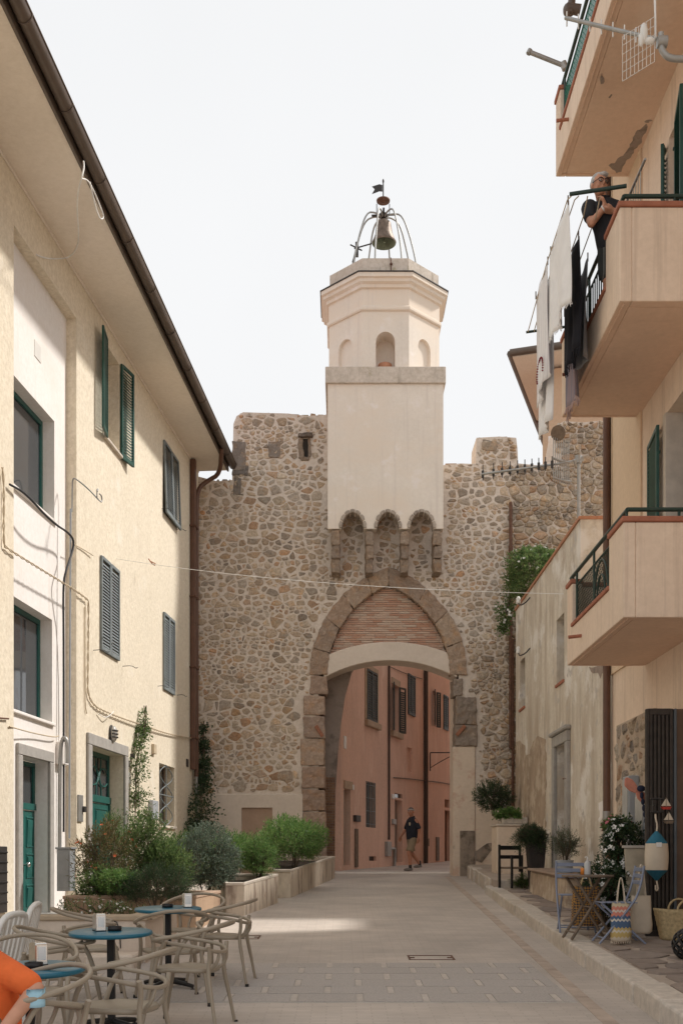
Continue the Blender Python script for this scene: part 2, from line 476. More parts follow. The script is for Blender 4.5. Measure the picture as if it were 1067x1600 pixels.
M['wood'] = simple('weathered_wood', (0.17, 0.125, 0.09), 0.75, var=0.25, scale=15, bs=0.2)
M['darkwood'] = simple('dark_slats', (0.045, 0.036, 0.03), 0.6, var=0.3, scale=12)
M['straw'] = simple('woven_straw', (0.50, 0.38, 0.21), 0.85, var=0.25, scale=30, bs=0.5)
M['linen'] = simple('cream_canvas', (0.60, 0.51, 0.40), 0.95, var=0.08, bs=0.3, bscale=150)
M['teal'] = simple('teal_canvas', (0.02, 0.13, 0.20), 0.8, var=0.15)
M['salmon'] = simple('salmon_paint', (0.62, 0.24, 0.16), 0.6, var=0.15, scale=12)
M['soil'] = simple('soil', (0.06, 0.045, 0.035), 1.0, var=0.3, scale=20, bs=0.6)
M['bark'] = simple('bark', (0.13, 0.095, 0.065), 0.95, var=0.3, scale=15, bs=0.6)
M['tile'] = simple('roof_tile', (0.36, 0.17, 0.1), 0.9, var=0.25)
M['greyplastic'] = simple('grey_plastic', (0.36, 0.38, 0.40), 0.5, var=0.06)
M['whiteflower'] = simple('white_petal', (0.80, 0.78, 0.74), 0.7, var=0.05)
M['pinkflower'] = simple('pink_petal', (0.75, 0.22, 0.28), 0.7, var=0.15)
M['redflower'] = simple('red_petal', (0.60, 0.03, 0.03), 0.7)
M['orangeflower'] = simple('orange_petal', (0.70, 0.16, 0.06), 0.7)
M['l_green'] = leafmat('green_leaf', (0.085, 0.165, 0.055), (0.25, 0.32, 0.12), 0.4)
M['l_bright'] = leafmat('bright_leaf', (0.095, 0.21, 0.06), (0.26, 0.38, 0.12), 0.4)
M['l_dark'] = leafmat('dark_leaf', (0.035, 0.07, 0.035), (0.10, 0.15, 0.07), 0.3)
M['l_grey'] = leafmat('grey_leaf', (0.10, 0.145, 0.11), (0.27, 0.32, 0.24), 0.25, 0.6)
M['l_red'] = leafmat('reddish_leaf', (0.08, 0.12, 0.045), (0.27, 0.18, 0.09), 0.3)
M['l_olive'] = leafmat('olive_leaf', (0.10, 0.125, 0.075), (0.20, 0.22, 0.15), 0.2, 0.6)
# ================================================================== power cells (rubble and crazy paving)
def clip(poly, nx, ny, c):
    out = []
    n = len(poly)
    for i in range(n):
        a = poly[i]; b = poly[(i + 1) % n]
        da = a[0] * nx + a[1] * ny - c; db = b[0] * nx + b[1] * ny - c
        if da <= 0: out.append(a)
        if (da < 0 < db) or (db < 0 < da):
            t = da / (da - db)
            out.append((a[0] + (b[0] - a[0]) * t, a[1] + (b[1] - a[1]) * t))
    return out

def power_cells(x0, x1, z0, z1, rmin, rmax, ax, rng, tries, power=2.0, seeds=None):
    """seeds with their own radii (metric squeezed by ax along x); returns polygons and radii"""
    pts = []; rs = []
    g = {}
    cs = rmax * 2
    for t in range(tries):
        r = rmin + (rmax - rmin) * rng.random() ** power if t > tries * 0.25 else rmin + (rmax - rmin) * (0.4 + 0.6 * rng.random())
        x = rng.uniform(x0, x1) / ax; z = rng.uniform(z0, z1)
        k = (int(x // cs), int(z // cs)); ok = True
        for i in (-1, 0, 1):
            for j in (-1, 0, 1):
                for q in g.get((k[0] + i, k[1] + j), ()):
                    if (pts[q][0] - x) ** 2 + (pts[q][1] - z) ** 2 < ((rs[q] + r) * 0.98) ** 2:
                        ok = False; break
                if not ok: break
            if not ok: break
        if ok:
            g.setdefault(k, []).append(len(pts)); pts.append((x, z)); rs.append(r)
    if seeds: pts = [(a / ax, b) for a, b, c in seeds]; rs = [c for a, b, c in seeds]
    A = np.array(pts); R = np.array(rs)
    cells = []
    for i in range(len(pts)):
        d2 = ((A - A[i]) ** 2).sum(1)
        nb = np.argsort(d2)[1:26]
        L = rs[i] * 5
        poly = [(A[i, 0] - L, A[i, 1] - L), (A[i, 0] + L, A[i, 1] - L), (A[i, 0] + L, A[i, 1] + L), (A[i, 0] - L, A[i, 1] + L)]
        for j in nb:
            nx, ny = A[j] - A[i]
            c = 0.5 * ((A[j] ** 2).sum() - (A[i] ** 2).sum() + R[i] ** 2 - R[j] ** 2)
            poly = clip(poly, nx, ny, c)
            if len(poly) < 3: break
        if len(poly) >= 3:
            cells.append(([(p[0] * ax, p[1]) for p in poly], rs[i]))
    return cells

def chaikin(poly, a=0.25):
    q = []
    n = len(poly)
    for i in range(n):
        p = poly[i]; r = poly[(i + 1) % n]
        q.append((p[0] * (1 - a) + r[0] * a, p[1] * (1 - a) + r[1] * a)); q.append((p[0] * a + r[0] * (1 - a), p[1] * a + r[1] * (1 - a)))
    return q

def area(poly):
    return abs(sum(poly[i][0] * poly[(i + 1) % len(poly)][1] - poly[(i + 1) % len(poly)][0] * poly[i][1] for i in range(len(poly)))) / 2

def cen(poly):
    return (sum(p[0] for p in poly) / len(poly), sum(p[1] for p in poly) / len(poly))

def stone_geo(poly, base, prd, rng, to3, squash=0.72):
    """domed stone: outline ring at base, shoulder ring, crown; to3(a,b,h) gives the point"""
    c = cen(poly); n = len(poly)
    tlt = (rng.uniform(-0.3, 0.3), rng.uniform(-0.3, 0.3))
    vs = []
    for (a, b) in poly: vs.append(to3(a, b, base))
    for (a, b) in poly:
        k = 0.9 + rng.uniform(-0.04, 0.04)
        vs.append(to3(c[0] + (a - c[0]) * k, c[1] + (b - c[1]) * k, prd * (0.62 + rng.uniform(-0.15, 0.15)) + ((a - c[0]) * tlt[0] + (b - c[1]) * tlt[1]) * 0.12))
    for (a, b) in poly:
        k = squash * 0.8 + rng.uniform(-0.06, 0.06)
        vs.append(to3(c[0] + (a - c[0]) * k, c[1] + (b - c[1]) * k, prd * (1 + rng.uniform(-0.2, 0.2)) + ((a - c[0]) * tlt[0] + (b - c[1]) * tlt[1]) * 0.12))
    fs = []
    for r in (0, 1):
        for i in range(n):
            j = (i + 1) % n
            fs.append((r * n + i, r * n + j, (r + 1) * n + j, (r + 1) * n + i))
    fs.append(tuple(range(2 * n, 3 * n)))
    return vs, fs

# ================================================================== ground
def street_mat():
    m, nt, b = newmat('brick_paved_street')
    g = N(nt, 'ShaderNodeNewGeometry').outputs['Position']
    br = N(nt, 'ShaderNodeTexBrick')
    br.inputs['Scale'].default_value = 1.0
    br.inputs['Brick Width'].default_value = 0.24; br.inputs['Row Height'].default_value = 0.062
    br.inputs['Mortar Size'].default_value = 0.0045; br.inputs['Mortar Smooth'].default_value = 0.3
    br.inputs['Color1'].default_value = (0.545, 0.488, 0.44, 1); br.inputs['Color2'].default_value = (0.505, 0.45, 0.40, 1)
    br.inputs['Mortar'].default_value = (0.43, 0.38, 0.335, 1)
    nt.links.new(g, br.inputs['Vector'])
    c = br.outputs['Color']
    f = noise(nt, g, 0.7, 6, 0.65)
    c = mixc(nt, ramp(nt, f, 0.35, 0.7), mixc(nt, 1.0, c, (0.80, 0.79, 0.78), 'MULTIPLY'), mixc(nt, 1.0, c, (1.12, 1.1, 1.07), 'MULTIPLY'))
    f3 = noise(nt, g, 5, 5, 0.7, (0.15, 1, 1))
    c = mixc(nt, ramp(nt, f3, 0.55, 0.78), c, (0.42, 0.365, 0.32))
    f4 = noise(nt, g, 22, 4, 0.7)
    c = mixc(nt, ramp(nt, f4, 0.66, 0.75), c, (0.33, 0.27, 0.225))
    nt.links.new(c, b.inputs['Base Color']); b.inputs['Roughness'].default_value = 0.75
    b.inputs['Specular IOR Level'].default_value = 0.3
    mm = N(nt, 'ShaderNodeMath', operation='MULTIPLY'); nt.links.new(br.outputs['Fac'], mm.inputs[0]); mm.inputs[1].default_value = -1
    ad = N(nt, 'ShaderNodeMath', operation='ADD'); nt.links.new(mm.outputs[0], ad.inputs[0]); nt.links.new(noise(nt, g, 30, 4), ad.inputs[1])
    bump(nt, b, ad.outputs[0], 0.35, 0.006)
    return m
M['street'] = street_mat()

def sheet(name, mat, xs0, xs1, ds, dz=0.0, parent=None):
    """sheet following the street's rise; xs0/xs1 functions of d"""
    mb = MB(); vs = []
    for d in ds:
        vs.append((xs0(d), d, gz(d) + dz)); vs.append((xs1(d), d, gz(d) + dz))
    mb.add(vs, [(2 * i, 2 * i + 1, 2 * i + 3, 2 * i + 2) for i in range(len(ds) - 1)])
    return mb.build(name, mat, parent)

ground = struct(sheet('ground', plaster('dry_ground', (0.3, 0.25, 0.2), 0.1), lambda d: -150, lambda d: 150, [-60, 0, 30, 250], -0.03))
street = struct(sheet('street', M['street'], lambda d: -14, lambda d: 14, [-20, 0, 10, 20, 30, 90], 0.0))
street['label'] = 'beige brick paved street rising to the gate'

# band of granite slabs with pale inlay strips, one object each
rng = random.Random(5)
def ribbon(mb, x0, x1, d0, d1, dz, h):
    vs = [(x0, d0, gz(d0) + dz - h), (x1, d0, gz(d0) + dz - h), (x1, d1, gz(d1) + dz - h), (x0, d1, gz(d1) + dz - h),
          (x0, d0, gz(d0) + dz), (x1, d0, gz(d0) + dz), (x1, d1, gz(d1) + dz), (x0, d1, gz(d1) + dz)]
    mb.hexa(vs)
bed = MB(); ribbon(bed, -4.2, 1.98, 9.12, 11.48, 0.003, 0.01)
bed.build('slab_bed', simple('slab_joint', (0.46, 0.42, 0.375), 0.9), street)
for k in range(6):
    dd = 9.34 + 0.4 * (k - 0.5)
    off = 0.0 if k % 2 else 0.28
    xx = 0.437 + off - 0.56 * 9
    d0 = max(dd + 0.005, 9.125); d1 = min(dd + 0.4 - 0.005, 11.475)
    if d1 - d0 < 0.1: continue
    for q in range(14):
        a = max(xx + q * 0.56 + 0.034, -4.2); b_ = min(xx + (q + 1) * 0.56 - 0.034, 1.975)
        if b_ - a < 0.05: continue
        mb = MB(); ribbon(mb, a, b_, d0, d1, 0.009 + rng.uniform(-0.002, 0.002), 0.012); mb.build('paving_slab', M['slab'], street)
        xb = xx + q * 0.56
        if -4.15 < xb < 1.93:
            mb = MB(); ribbon(mb, xb - 0.026, xb + 0.026, (d0 + d1) / 2 - 0.17, (d0 + d1) / 2 + 0.17, 0.010, 0.012); mb.build('inlay_strip', M['inlay'], street)
# brick-filled inspection covers: thin frames with lifting slots
for (x, d, wx, wd) in ((0.98, 11.95, 0.5, 0.36), (-1.3, 13.9, 0.52, 0.4)):
    mb = MB()
    for (a, b_, c, e) in ((-wx / 2, wx / 2, -wd / 2, -wd / 2 + 0.02), (-wx / 2, wx / 2, wd / 2 - 0.02, wd / 2), (-wx / 2, -wx / 2 + 0.02, -wd / 2 + 0.02, wd / 2 - 0.02), (wx / 2 - 0.02, wx / 2, -wd / 2 + 0.02, wd / 2 - 0.02),
                          (-wx / 2 + 0.02, -wx / 2 + 0.07, -0.03, 0.03), (wx / 2 - 0.07, wx / 2 - 0.02, -0.03, 0.03)):
        ribbon(mb, x + a, x + b_, d + c, d + e, 0.006, 0.012)
    mb.build('cover_frame', M['rust'], street)
# pale strip laid across the ground behind the gate, drain strip of soldier bricks along the kerb
mb = MB(); ribbon(mb, -0.6, 3.2, 28.35, 28.75, 0.008, 0.02); mb.build('pale_strip', M['palestrip'], street)
def kx(d): return 2.14 + 0.031 * d
mb = MB()
for i in range(40):
    d0 = 5 + i * 0.55
    vs = []
    mb.hexa([(kx(d0) - 0.42, d0, gz(d0) - .01), (kx(d0) - 0.30, d0, gz(d0) - .01), (kx(d0 + .54) - 0.30, d0 + .54, gz(d0 + .54) - .01), (kx(d0 + .54) - 0.42, d0 + .54, gz(d0 + .54) - .01),
             (kx(d0) - 0.42, d0, gz(d0) + .004), (kx(d0) - 0.30, d0, gz(d0) + .004), (kx(d0 + .54) - 0.30, d0 + .54, gz(d0 + .54) + .004), (kx(d0 + .54) - 0.42, d0 + .54, gz(d0 + .54) + .004)])
mb.build('drain_strip', simple('drain_brick', (0.43, 0.345, 0.28), 0.8, var=0.2, scale=4, bs=0.3), street, kind='stuff')

# ------------------------------------------------------------------ raised pavement on the right
KH = 0.17
def pz(d): return gz(d) + KH + (0.12 if d > 20.9 else 0.0)
pave = struct(sheet('pavement', M['flagjoint'], lambda d: kx(d) + 0.12, lambda d: 5.0, [-5, 0, 10, 20.9], KH - 0.012))
pave['label'] = 'raised flagstone pavement along the shop fronts'
mb = MB()
mb.hexa([(2.92, 20.9, gz(20.9)), (4.6, 20.9, gz(20.9)), (4.6, 27.2, gz(27.2)), (3.2, 27.2, gz(27.2)), (2.92, 20.9, pz(20.95)), (4.6, 20.9, pz(20.95)), (4.6, 27.2, pz(27.2)), (3.2, 27.2, pz(27.2))])
mb.build('upper_step', M['flagjoint'], pave)
rng = random.Random(11)
# kerb stones, each one a block
d = 3.0; k = 0
while d < 26.6:
    L = rng.uniform(0.85, 1.35)
    e = min(d + L, 26.8); g0 = 0.012
    up = 0.0 if d < 20.6 else 0.12
    dx = rng.uniform(-0.012, 0.012); dzz = rng.uniform(-0.008, 0.01)
    wv = 0.27 if d < 20.6 else 0.24
    xa = kx(d) + dx + (0.0 if d < 20.6 else 0.09); xb = kx(e) + dx + (0.0 if d < 20.6 else 0.12)
    mb = MB()
    a = d + g0; b_ = e - g0
    mb.hexa([(xa, a, gz(a) - 0.1), (xa + wv, a, gz(a) - 0.1), (xb + wv, b_, gz(b_) - 0.1), (xb, b_, gz(b_) - 0.1),
             (xa + 0.01, a, gz(a) + KH + up + dzz), (xa + wv, a, gz(a) + KH + up + dzz), (xb + wv, b_, gz(b_) + KH + up + dzz), (xb + 0.01, b_, gz(b_) + KH + up + dzz)])
    mb.build('kerb_stone', M['kerb'], pave, bevel=0.022, seg=2)
    d = e
for (a, b_) in ((3.0, 3.62), (3.63, 4.2)):
    mb = MB(); mb.box(a, b_, 20.72, 20.92, gz(20.8), pz(21) + 0.004); mb.build('step_edge', M['kerb'], pave, bevel=0.02, seg=2)
# crazy paving flags
cells = power_cells(2.3, 4.4, 6.0, 20.7, 0.12, 0.34, 1.1, rng, 5000, 1.2)
nf = 0
big = []; rest = MB()
for poly, r in cells:
    c = cen(poly)
    if not (kx(c[1]) + 0.3 < c[0] < 4.05 and 6.5 < c[1] < 20.6): continue
    sh = 1 - 0.028 / max(r, 0.1)
    poly = [(max(c[0] + (p[0] - c[0]) * sh, kx(c[1]) + 0.285), c[1] + (p[1] - c[1]) * sh) for p in poly]
    poly = [(p[0], min(p[1], 20.7)) for p in poly]
    if area(poly) < 0.012: continue
    poly = chaikin(poly, 0.14)
    hh = rng.uniform(-0.004, 0.005)
    to3 = lambda a, b, h, hh=hh: (a, b, gz(b) + KH + h + hh)
    n = len(poly)
    cc = cen(poly)
    vs = [to3(a, b, -0.02) for a, b in poly] + [to3(cc[0] + (a - cc[0]) * .985, cc[1] + (b - cc[1]) * .985, 0.004) for a, b in poly]
    fs = [(i, (i + 1) % n, n + (i + 1) % n, n + i) for i in range(n)] + [tuple(range(n, 2 * n))]
    if nf < 260:
        mb = MB().add(vs, fs); mb.build('flagstone', M['flag'], pave)
    else:
        rest.add(vs, fs)
    nf += 1
if rest.v: rest.build('flagstone_rest', M['flag'], pave, kind='stuff')

# ================================================================== gate wall
GD = 27.2
GS = 62.5
def gx(px): return (px - 533.5) / GS
def gzz(py): return CZ + (1342 - py) / GS
gate = thing('town_gate', 'rubble stone town gate with pointed arch and battlements across the street', 'gate', (0, GD, 0))
ACX = gx(607); SPR = gzz(1055)
def parch(w, h, n=10, cx=ACX, z0=SPR):
    """pointed arch points, left springing to right springing"""
    R = (w * w + h * h) / (2 * w)
    L = []
    th = math.atan2(h, R - w)
    for i in range(n + 1):
        a = th * i / n
        L.append((cx - w + R - R * math.cos(a), z0 + R * math.sin(a)))
    return L + [(2 * cx - x, z) for x, z in L[-2::-1]]
WO, HO = 1.96, gzz(887) - SPR
WI, HI = 1.53, gzz(914) - SPR
WM, HM = 1.75, (HO + HI) / 2
arc = parch(WM, HM)
Z0 = 0.6
outl = [(-6.2, Z0), (ACX - WM, Z0)] + arc + [(ACX + WM, Z0), (9.5, Z0), (9.5, gzz(668)), (gx(950), gzz(663)), (gx(938), gzz(657)), (gx(912), gzz(660)), (gx(880), gzz(658)), (gx(868), gzz(666)), (gx(864), gzz(690)), (gx(862), gzz(722)), (gx(840), gzz(727)), (gx(809), gzz(724)),
        (gx(808), gzz(700)), (gx(806), gzz(684)), (gx(780), gzz(682)), (gx(744), gzz(684)), (gx(743), gzz(725)), (gx(720), gzz(724)), (gx(690), gzz(727)), (gx(510), gzz(648)), (gx(480), gzz(650)), (gx(450), gzz(646)), (gx(410), gzz(645)), (gx(380), gzz(644)), (gx(370), gzz(650)), (gx(365), gzz(662)), (gx(363), gzz(750)), (gx(340), gzz(752)), (gx(300), gzz(742)), (-6.2, gzz(740))]
slit = (gx(473), gx(482), gzz(716), gzz(686))
mb = MB(); mb.prism([(x, 0, z) for x, z in outl], (0, 1.0, 0)); mb.build('wall', M['mortar'], gate)
# stones
rng = random.Random(21)
PAL = [(0.49, 0.385, 0.285), (0.52, 0.42, 0.315), (0.45, 0.39, 0.33), (0.58, 0.485, 0.38), (0.52, 0.365, 0.255), (0.41, 0.37, 0.325), (0.61, 0.535, 0.44), (0.48, 0.415, 0.34), (0.55, 0.475, 0.385), (0.36, 0.32, 0.28)]
def inside(poly, x, z):
    r = False; n = len(poly)
    for i in range(n):
        x1, z1 = poly[i]; x2, z2 = poly[(i + 1) % n]
        if (z1 > z) != (z2 > z) and x < (x2 - x1) * (z - z1) / (z2 - z1) + x1: r = not r
    return r
outer = [(ACX - WO - 0.02, Z0)] + parch(WO + 0.02, HO + 0.02) + [(ACX + WO + 0.02, Z0)]
jamb_zones = [(gx(470), gx(525), 0, gzz(1085)), (gx(706), gx(748), 0, gzz(1088)), (gx(330), gx(474), 0, gzz(1240)), (gx(706), gx(780), 0, gzz(1245)),
              (gx(466), gx(486), gzz(724), gzz(678)), (gx(516), gx(532), gzz(894), 20), (gx(569), gx(584), gzz(894), 20), (gx(625), gx(640), gzz(894), 20), (gx(675), gx(692), gzz(894), 20)]
def blocked(x, z):
    if inside(outer, x, z): return True
    for a, b, c, e in jamb_zones:
        if a < x < b and c < z < e: return True
    if gx(512) < x < gx(692) and z > gzz(800): return True
    return not inside(outl, x, z)
seeds = []
zc_ = 1.5; ph_ = 0
while zc_ < 12.9:
    hh_ = rng.choice((.07, .09, .11, .13, .15, .19)) * rng.uniform(.9, 1.15); x = -4.0 - rng.random() * .3; ph_ += rng.uniform(-.8, .8)
    while x < 6.9:
        st_ = hh_ * rng.choice((.8, 1.1, 1.4, 1.7, 2.1, 2.7)) * rng.uniform(.8, 1.2)
        xc = x + st_ / 2; zz_ = zc_ + hh_ / 2 + .07 * math.sin(xc * 1.1 + ph_) + rng.gauss(0, hh_ * .16)
        if rng.random() < .16 and hh_ > .13:
            seeds.append((xc + rng.gauss(0, .03), zz_ - hh_ * .25, hh_ * .24)); seeds.append((xc + rng.gauss(0, .03), zz_ + hh_ * .25, hh_ * .24))
        elif rng.random() < .06:
            seeds.append((xc, zz_, hh_ * .8))
        else: seeds.append((xc, zz_, min(hh_, st_) * .5))
        x += st_
    zc_ += hh_
cells = power_cells(0, 0, 0, 0, 0, .22, 1.25, rng, 0, seeds=seeds)
stones = []
for poly, r in cells:
    c = cen(poly)
    if c[0] < gx(306) or c[0] > gx(952): continue
    right = c[0] > gx(795)
    gap = rng.uniform(0.006, 0.020) * (0.5 if right else 1.0)
    sh = 1 - gap / max(r, 0.05)
    if sh < 0.45: sh = 0.45
    poly = [(c[0] + (p[0] - c[0]) * sh, c[1] + (p[1] - c[1]) * sh) for p in poly]
    jt = r * .33; poly = [(p[0] + rng.uniform(-jt, jt) * 1.3, p[1] + rng.uniform(-jt, jt) * .8) for p in poly]
    for _ in range(6):
        if any(blocked(*p) for p in poly) and not blocked(*c):
            poly = [(c[0] + (p[0] - c[0]) * .86, c[1] + (p[1] - c[1]) * .86) for p in poly]
    if any(blocked(*p) for p in poly): continue
    if area(poly) < 0.0018: continue
    stones.append((area(poly), chaikin(poly, 0.17), r, right))
stones.sort(key=lambda t: -t[0])
rest = MB()
for i, (ar, poly, r, right) in enumerate(stones):
    prd = rng.uniform(0.006, 0.026) + (0.035 if right else 0)
    cz_ = cen(poly)[1]
    if gx(690) < cen(poly)[0] < gx(800) and cz_ < gzz(1000): prd += 0.03
    vs, fs = stone_geo(poly, -0.01, prd, rng, lambda a, b, h: (a, -h, b))
    t = rng.choice(PAL)
    k = rng.uniform(0.82, 1.18) * (0.86 if right else 1)
    bl = rng.random() ** 1.3 * 0.6 * (0.4 if right else 1)
    t = (t[0] * 1.12, t[1] * 1.06, t[2] * .99)
    t = tuple(min(1, x * k * (1 - bl) + mm_ * bl) for x, mm_ in zip(t, (0.71, 0.62, 0.525)))
    if i < 290:
        mb = MB().add(vs, fs); mb.tint = [t] * len(mb.v); mb.build('stone', M['stone'], gate)
    else:
        rest.add(vs, fs); rest.tint += [t] * len(vs)
rest.build('small_stones', M['stone'], gate, kind='stuff')
print('gate stones', len(stones))
# ragged cap stones along the wall tops
capm = MB()
x = gx(366)
def capline(xa, xb, z, seed):
    r = random.Random(seed); x = xa
    while x < xb:
        L = r.uniform(0.12, 0.35); e = min(x + L, xb)
        for yy in (0.0, 0.33, 0.66):
            hgt = r.uniform(0.0, 0.05)
            a = x + r.uniform(0, .03); b_ = e - r.uniform(0, .03)
            vs = [(a, yy + .02, z - .06), (b_, yy + .02, z - .06), (b_, yy + .31, z - .06), (a, yy + .31, z - .06),
                  (a + .03, yy + .05, z + hgt), (b_ - .03, yy + .05, z + hgt * r.uniform(.5, 1.2)), (b_ - .03, yy + .28, z + hgt), (a + .03, yy + .28, z + hgt)]
            capm.hexa(vs)
            t = r.choice(PAL); capm.tint += [t] * 8
        x = e
capline(gx(372), gx(512), gzz(647), 1); capline(gx(694), gx(742), gzz(726), 2); capline(gx(745), gx(806), gzz(684), 3); capline(gx(809), gx(862), gzz(726), 4); capline(gx(868), gx(960), gzz(662), 5); capline(gx(300), gx(362), gzz(748), 6)
capm.build('cap_stones', M['stone'], gate, kind='stuff')
WT = bpy.data.textures.new('wear', 'CLOUDS'); WT.noise_scale = 0.16; WT.noise_depth = 3
def worn(o, s_=0.085, lv=3):
    q = o.modifiers.new('cut', 'SUBSURF'); q.subdivision_type = 'SIMPLE'; q.levels = lv; q.render_levels = lv
    q = o.modifiers.new('wear', 'DISPLACE'); q.texture = WT; q.texture_coords = 'GLOBAL'; q.strength = s_; q.mid_level = 0.5
# larger dressed stones at the left corner of the high part and at the slit
def block(parent, x0, x1, z0, z1, prd, t, y1=0.3, name='dressed_stone', bev=0.02, seedr=None):
    r = seedr or rng
    mb = MB()
    j = lambda: r.uniform(-.02, .02)
    t = T3(t)
    mb.hexa([(x0 + j(), -prd, z0 + j()), (x1 + j(), -prd + j(), z0 + j()), (x1, y1, z0), (x0, y1, z0), (x0 + j(), -prd + j(), z1 + j()), (x1 + j(), -prd, z1 + j()), (x1, y1, z1), (x0, y1, z1)])
    o = mb.build(name, M['block'], parent, bevel=bev, seg=2)
    worn(o)
    at = o.data.color_attributes.new('tint', 'FLOAT_COLOR', 'POINT')
    n = len(o.data.vertices); at.data.foreach_set('color', [t[0], t[1], t[2], 1.0] * n)
    return o
for (a, b_, c, e, t) in ((364, 384, 735, 690, (.27, .235, .2)), (420, 438, 715, 690, (.29, .25, .21)), (364, 388, 742, 729, (.2, .18, .16)), (365, 377, 774, 746, (.25, .22, .185)), (752, 775, 705, 690, (.4, .33, .25))):
    block(gate, gx(a), gx(b_), gzz(c), gzz(e), 0.03, t, 0.2)
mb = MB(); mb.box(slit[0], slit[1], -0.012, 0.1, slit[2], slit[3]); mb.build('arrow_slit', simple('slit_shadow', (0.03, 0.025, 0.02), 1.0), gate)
block(gate, gx(467), gx(474), gzz(716), gzz(686), 0.04, (.3, .24, .18)); block(gate, gx(481.5), gx(486), gzz(714), gzz(684), 0.04, (.27, .22, .17))
block(gate, gx(466), gx(489), gzz(685), gzz(677), 0.10, (.16, .13, .105)); block(gate, gx(470), gx(484), gzz(720), gzz(714), 0.03, (.3, .24, .18))
# voussoirs of the pointed arch
VT = [(.40, .30, .23), (.45, .345, .265), (.38, .295, .235), (.47, .365, .28), (.42, .31, .235)]
def arcpt(w, h, a, side, z0=SPR):
    R = (w * w + h * h) / (2 * w); th = math.atan2(h, R - w)
    x = -w + R - R * math.cos(th * a); z = z0 + R * math.sin(th * a)
    return (ACX + (x if side < 0 else -x), z)
WI2, HI2 = 1.525, HI - 0.02
for side, cuts in ((-1, (0, 0.19, 0.42, 0.63, 0.84, 1.0)), (1, (0, 0.24, 0.47, 0.70, 1.0))):
    for i in range(len(cuts) - 1):
        a0, a1 = cuts[i] + 0.002, cuts[i + 1] - 0.002
        ou = [arcpt(WO, HO, a0 + (a1 - a0) * q / 5, side) for q in range(6)]
        inn = [arcpt(WI2, HI2, a0 + (a1 - a0) * q / 5, side) for q in range(5, -1, -1)]
        kx_ = 1 + rng.uniform(-0.012, 0.02)
        pol = [(ACX + (x - ACX) * kx_, -0.05 - 0.008 * (i % 2), z) for x, z in ou] + [(x, -0.05 - 0.008 * (i % 2), z) for x, z in inn]
        mb = MB(); mb.prism(pol, (0, 0.5, 0))
        o = mb.build('voussoir', M['block'], gate, bevel=0.018, seg=2)
        worn(o)
        at = o.data.color_attributes.new('tint', 'FLOAT_COLOR', 'POINT'); n = len(o.data.vertices)
        t = VT[(i * 2 + (side > 0)) % 5]; at.data.foreach_set('color', [t[0], t[1], t[2], 1.0] * n)
# jamb blocks
JB = [(486, 511, 1086, 1056), (474, 507, 1118.5, 1086.5), (474, 507, 1154, 1119), (471, 507, 1198, 1154.5), (472, 508, 1233, 1198.5), (472, 508, 1268, 1233.5), (473, 509, 1312, 1268.5), (472, 510, 1372, 1312.5)]
for i, (a, b_, c, e) in enumerate(JB):
    block(gate, gx(a), gx(b_), gzz(c) + .012, gzz(e) - .006, 0.05 + 0.01 * (i % 3), VT[i % 5], 0.55, 'jamb_stone')
for i, (a, b_, c, e) in enumerate([(707, 722, 1088, 1060), (711, 743, 1133, 1088.5), (710, 745, 1166, 1133.5)]):
    block(gate, gx(a), gx(b_), gzz(c) + .012, gzz(e) - .006, 0.06 + 0.01 * (i % 2), [(.34, .285, .23), (.31, .26, .21), (.32, .27, .22)][i], 0.55, 'jamb_stone')
# broken bricks let into the jambs
for (x, z, rot) in ((gx(499), gzz(1143), -1.0), (gx(719), gzz(1142), 0.85)):
    mb = MB(); mb.box(-0.16, 0.16, -0.05, 0.1, -0.045, 0.045)
    o = mb.build('brick', M['brick'], gate, bevel=0.008); o.location = (x, -0.06, z); o.rotation_euler = (0, -rot, 0)
# rendered segmental arch and brick tympanum
segL, segR = -0.44, 2.88
def seg(z_end, z_crown, n=16, xa=segL, xb=segR):
    w_ = (xb - xa) / 2; h = z_crown - z_end; R = (w_ * w_ + h * h) / (2 * h); cx = (xa + xb) / 2
    return [(xa + (xb - xa) * i / n, z_crown - R + math.sqrt(max(0, R * R - (xa + (xb - xa) * i / n - cx) ** 2))) for i in range(n + 1)]
lo = seg(gzz(1059), gzz(1032)); hi = seg(gzz(1026), gzz(1003))
mb = MB(); mb.prism([(x, -0.02, z) for x, z in hi] + [(x, -0.02, z) for x, z in lo[::-1]], (0, 0.75, 0))
mb.build('lower_arch', M['beige_render'], gate, bevel=0.015)
inn = parch(WI - 0.03, HI - 0.02)
mb = MB()
tp = [(x, 0.17, z) for x, z in inn if z > gzz(1020)]
tp = [(segL + .05, 0.17, gzz(1030))] + tp + [(segR - .05, 0.17, gzz(1030))]
mb.prism(tp, (0, 0.4, 0)); mb.build('tympanum', M['mortar'], gate)
unit = MB().box(-0.5, 0.5, -0.5, 0.5, -0.5, 0.5).mesh('brick_block'); unit.materials.append(M['tymp'])
innp = parch(WI - 0.0, HI)
zb = gzz(1027); rowh = 0.056; row = 0
while zb < gzz(916):
    zt = zb + rowh
    x = segL + rng.uniform(-.2, 0)
    while x < segR:
        L = rng.uniform(0.2, 0.36)
        a, b_ = x + .006, x + L - .006
        def ok(xq): return inside(innp, xq, (zb + zt) / 2) and ((zb + zt) / 2 > np.interp(xq, [p[0] for p in hi], [p[1] for p in hi]))
        while a < b_ and not ok(a): a += 0.03
        while b_ > a and not ok(b_): b_ -= 0.03
        if b_ - a > 0.05:
            inst(unit, 'brick', gate, ((a + b_) / 2, 0.18 + rng.uniform(-.012, .006), (zb + zt) / 2), (0, rng.uniform(-.008, .008), 0), (b_ - a, 0.08, rowh - rng.uniform(0.010, 0.018)))
        x += L
    zb = zt; row += 1
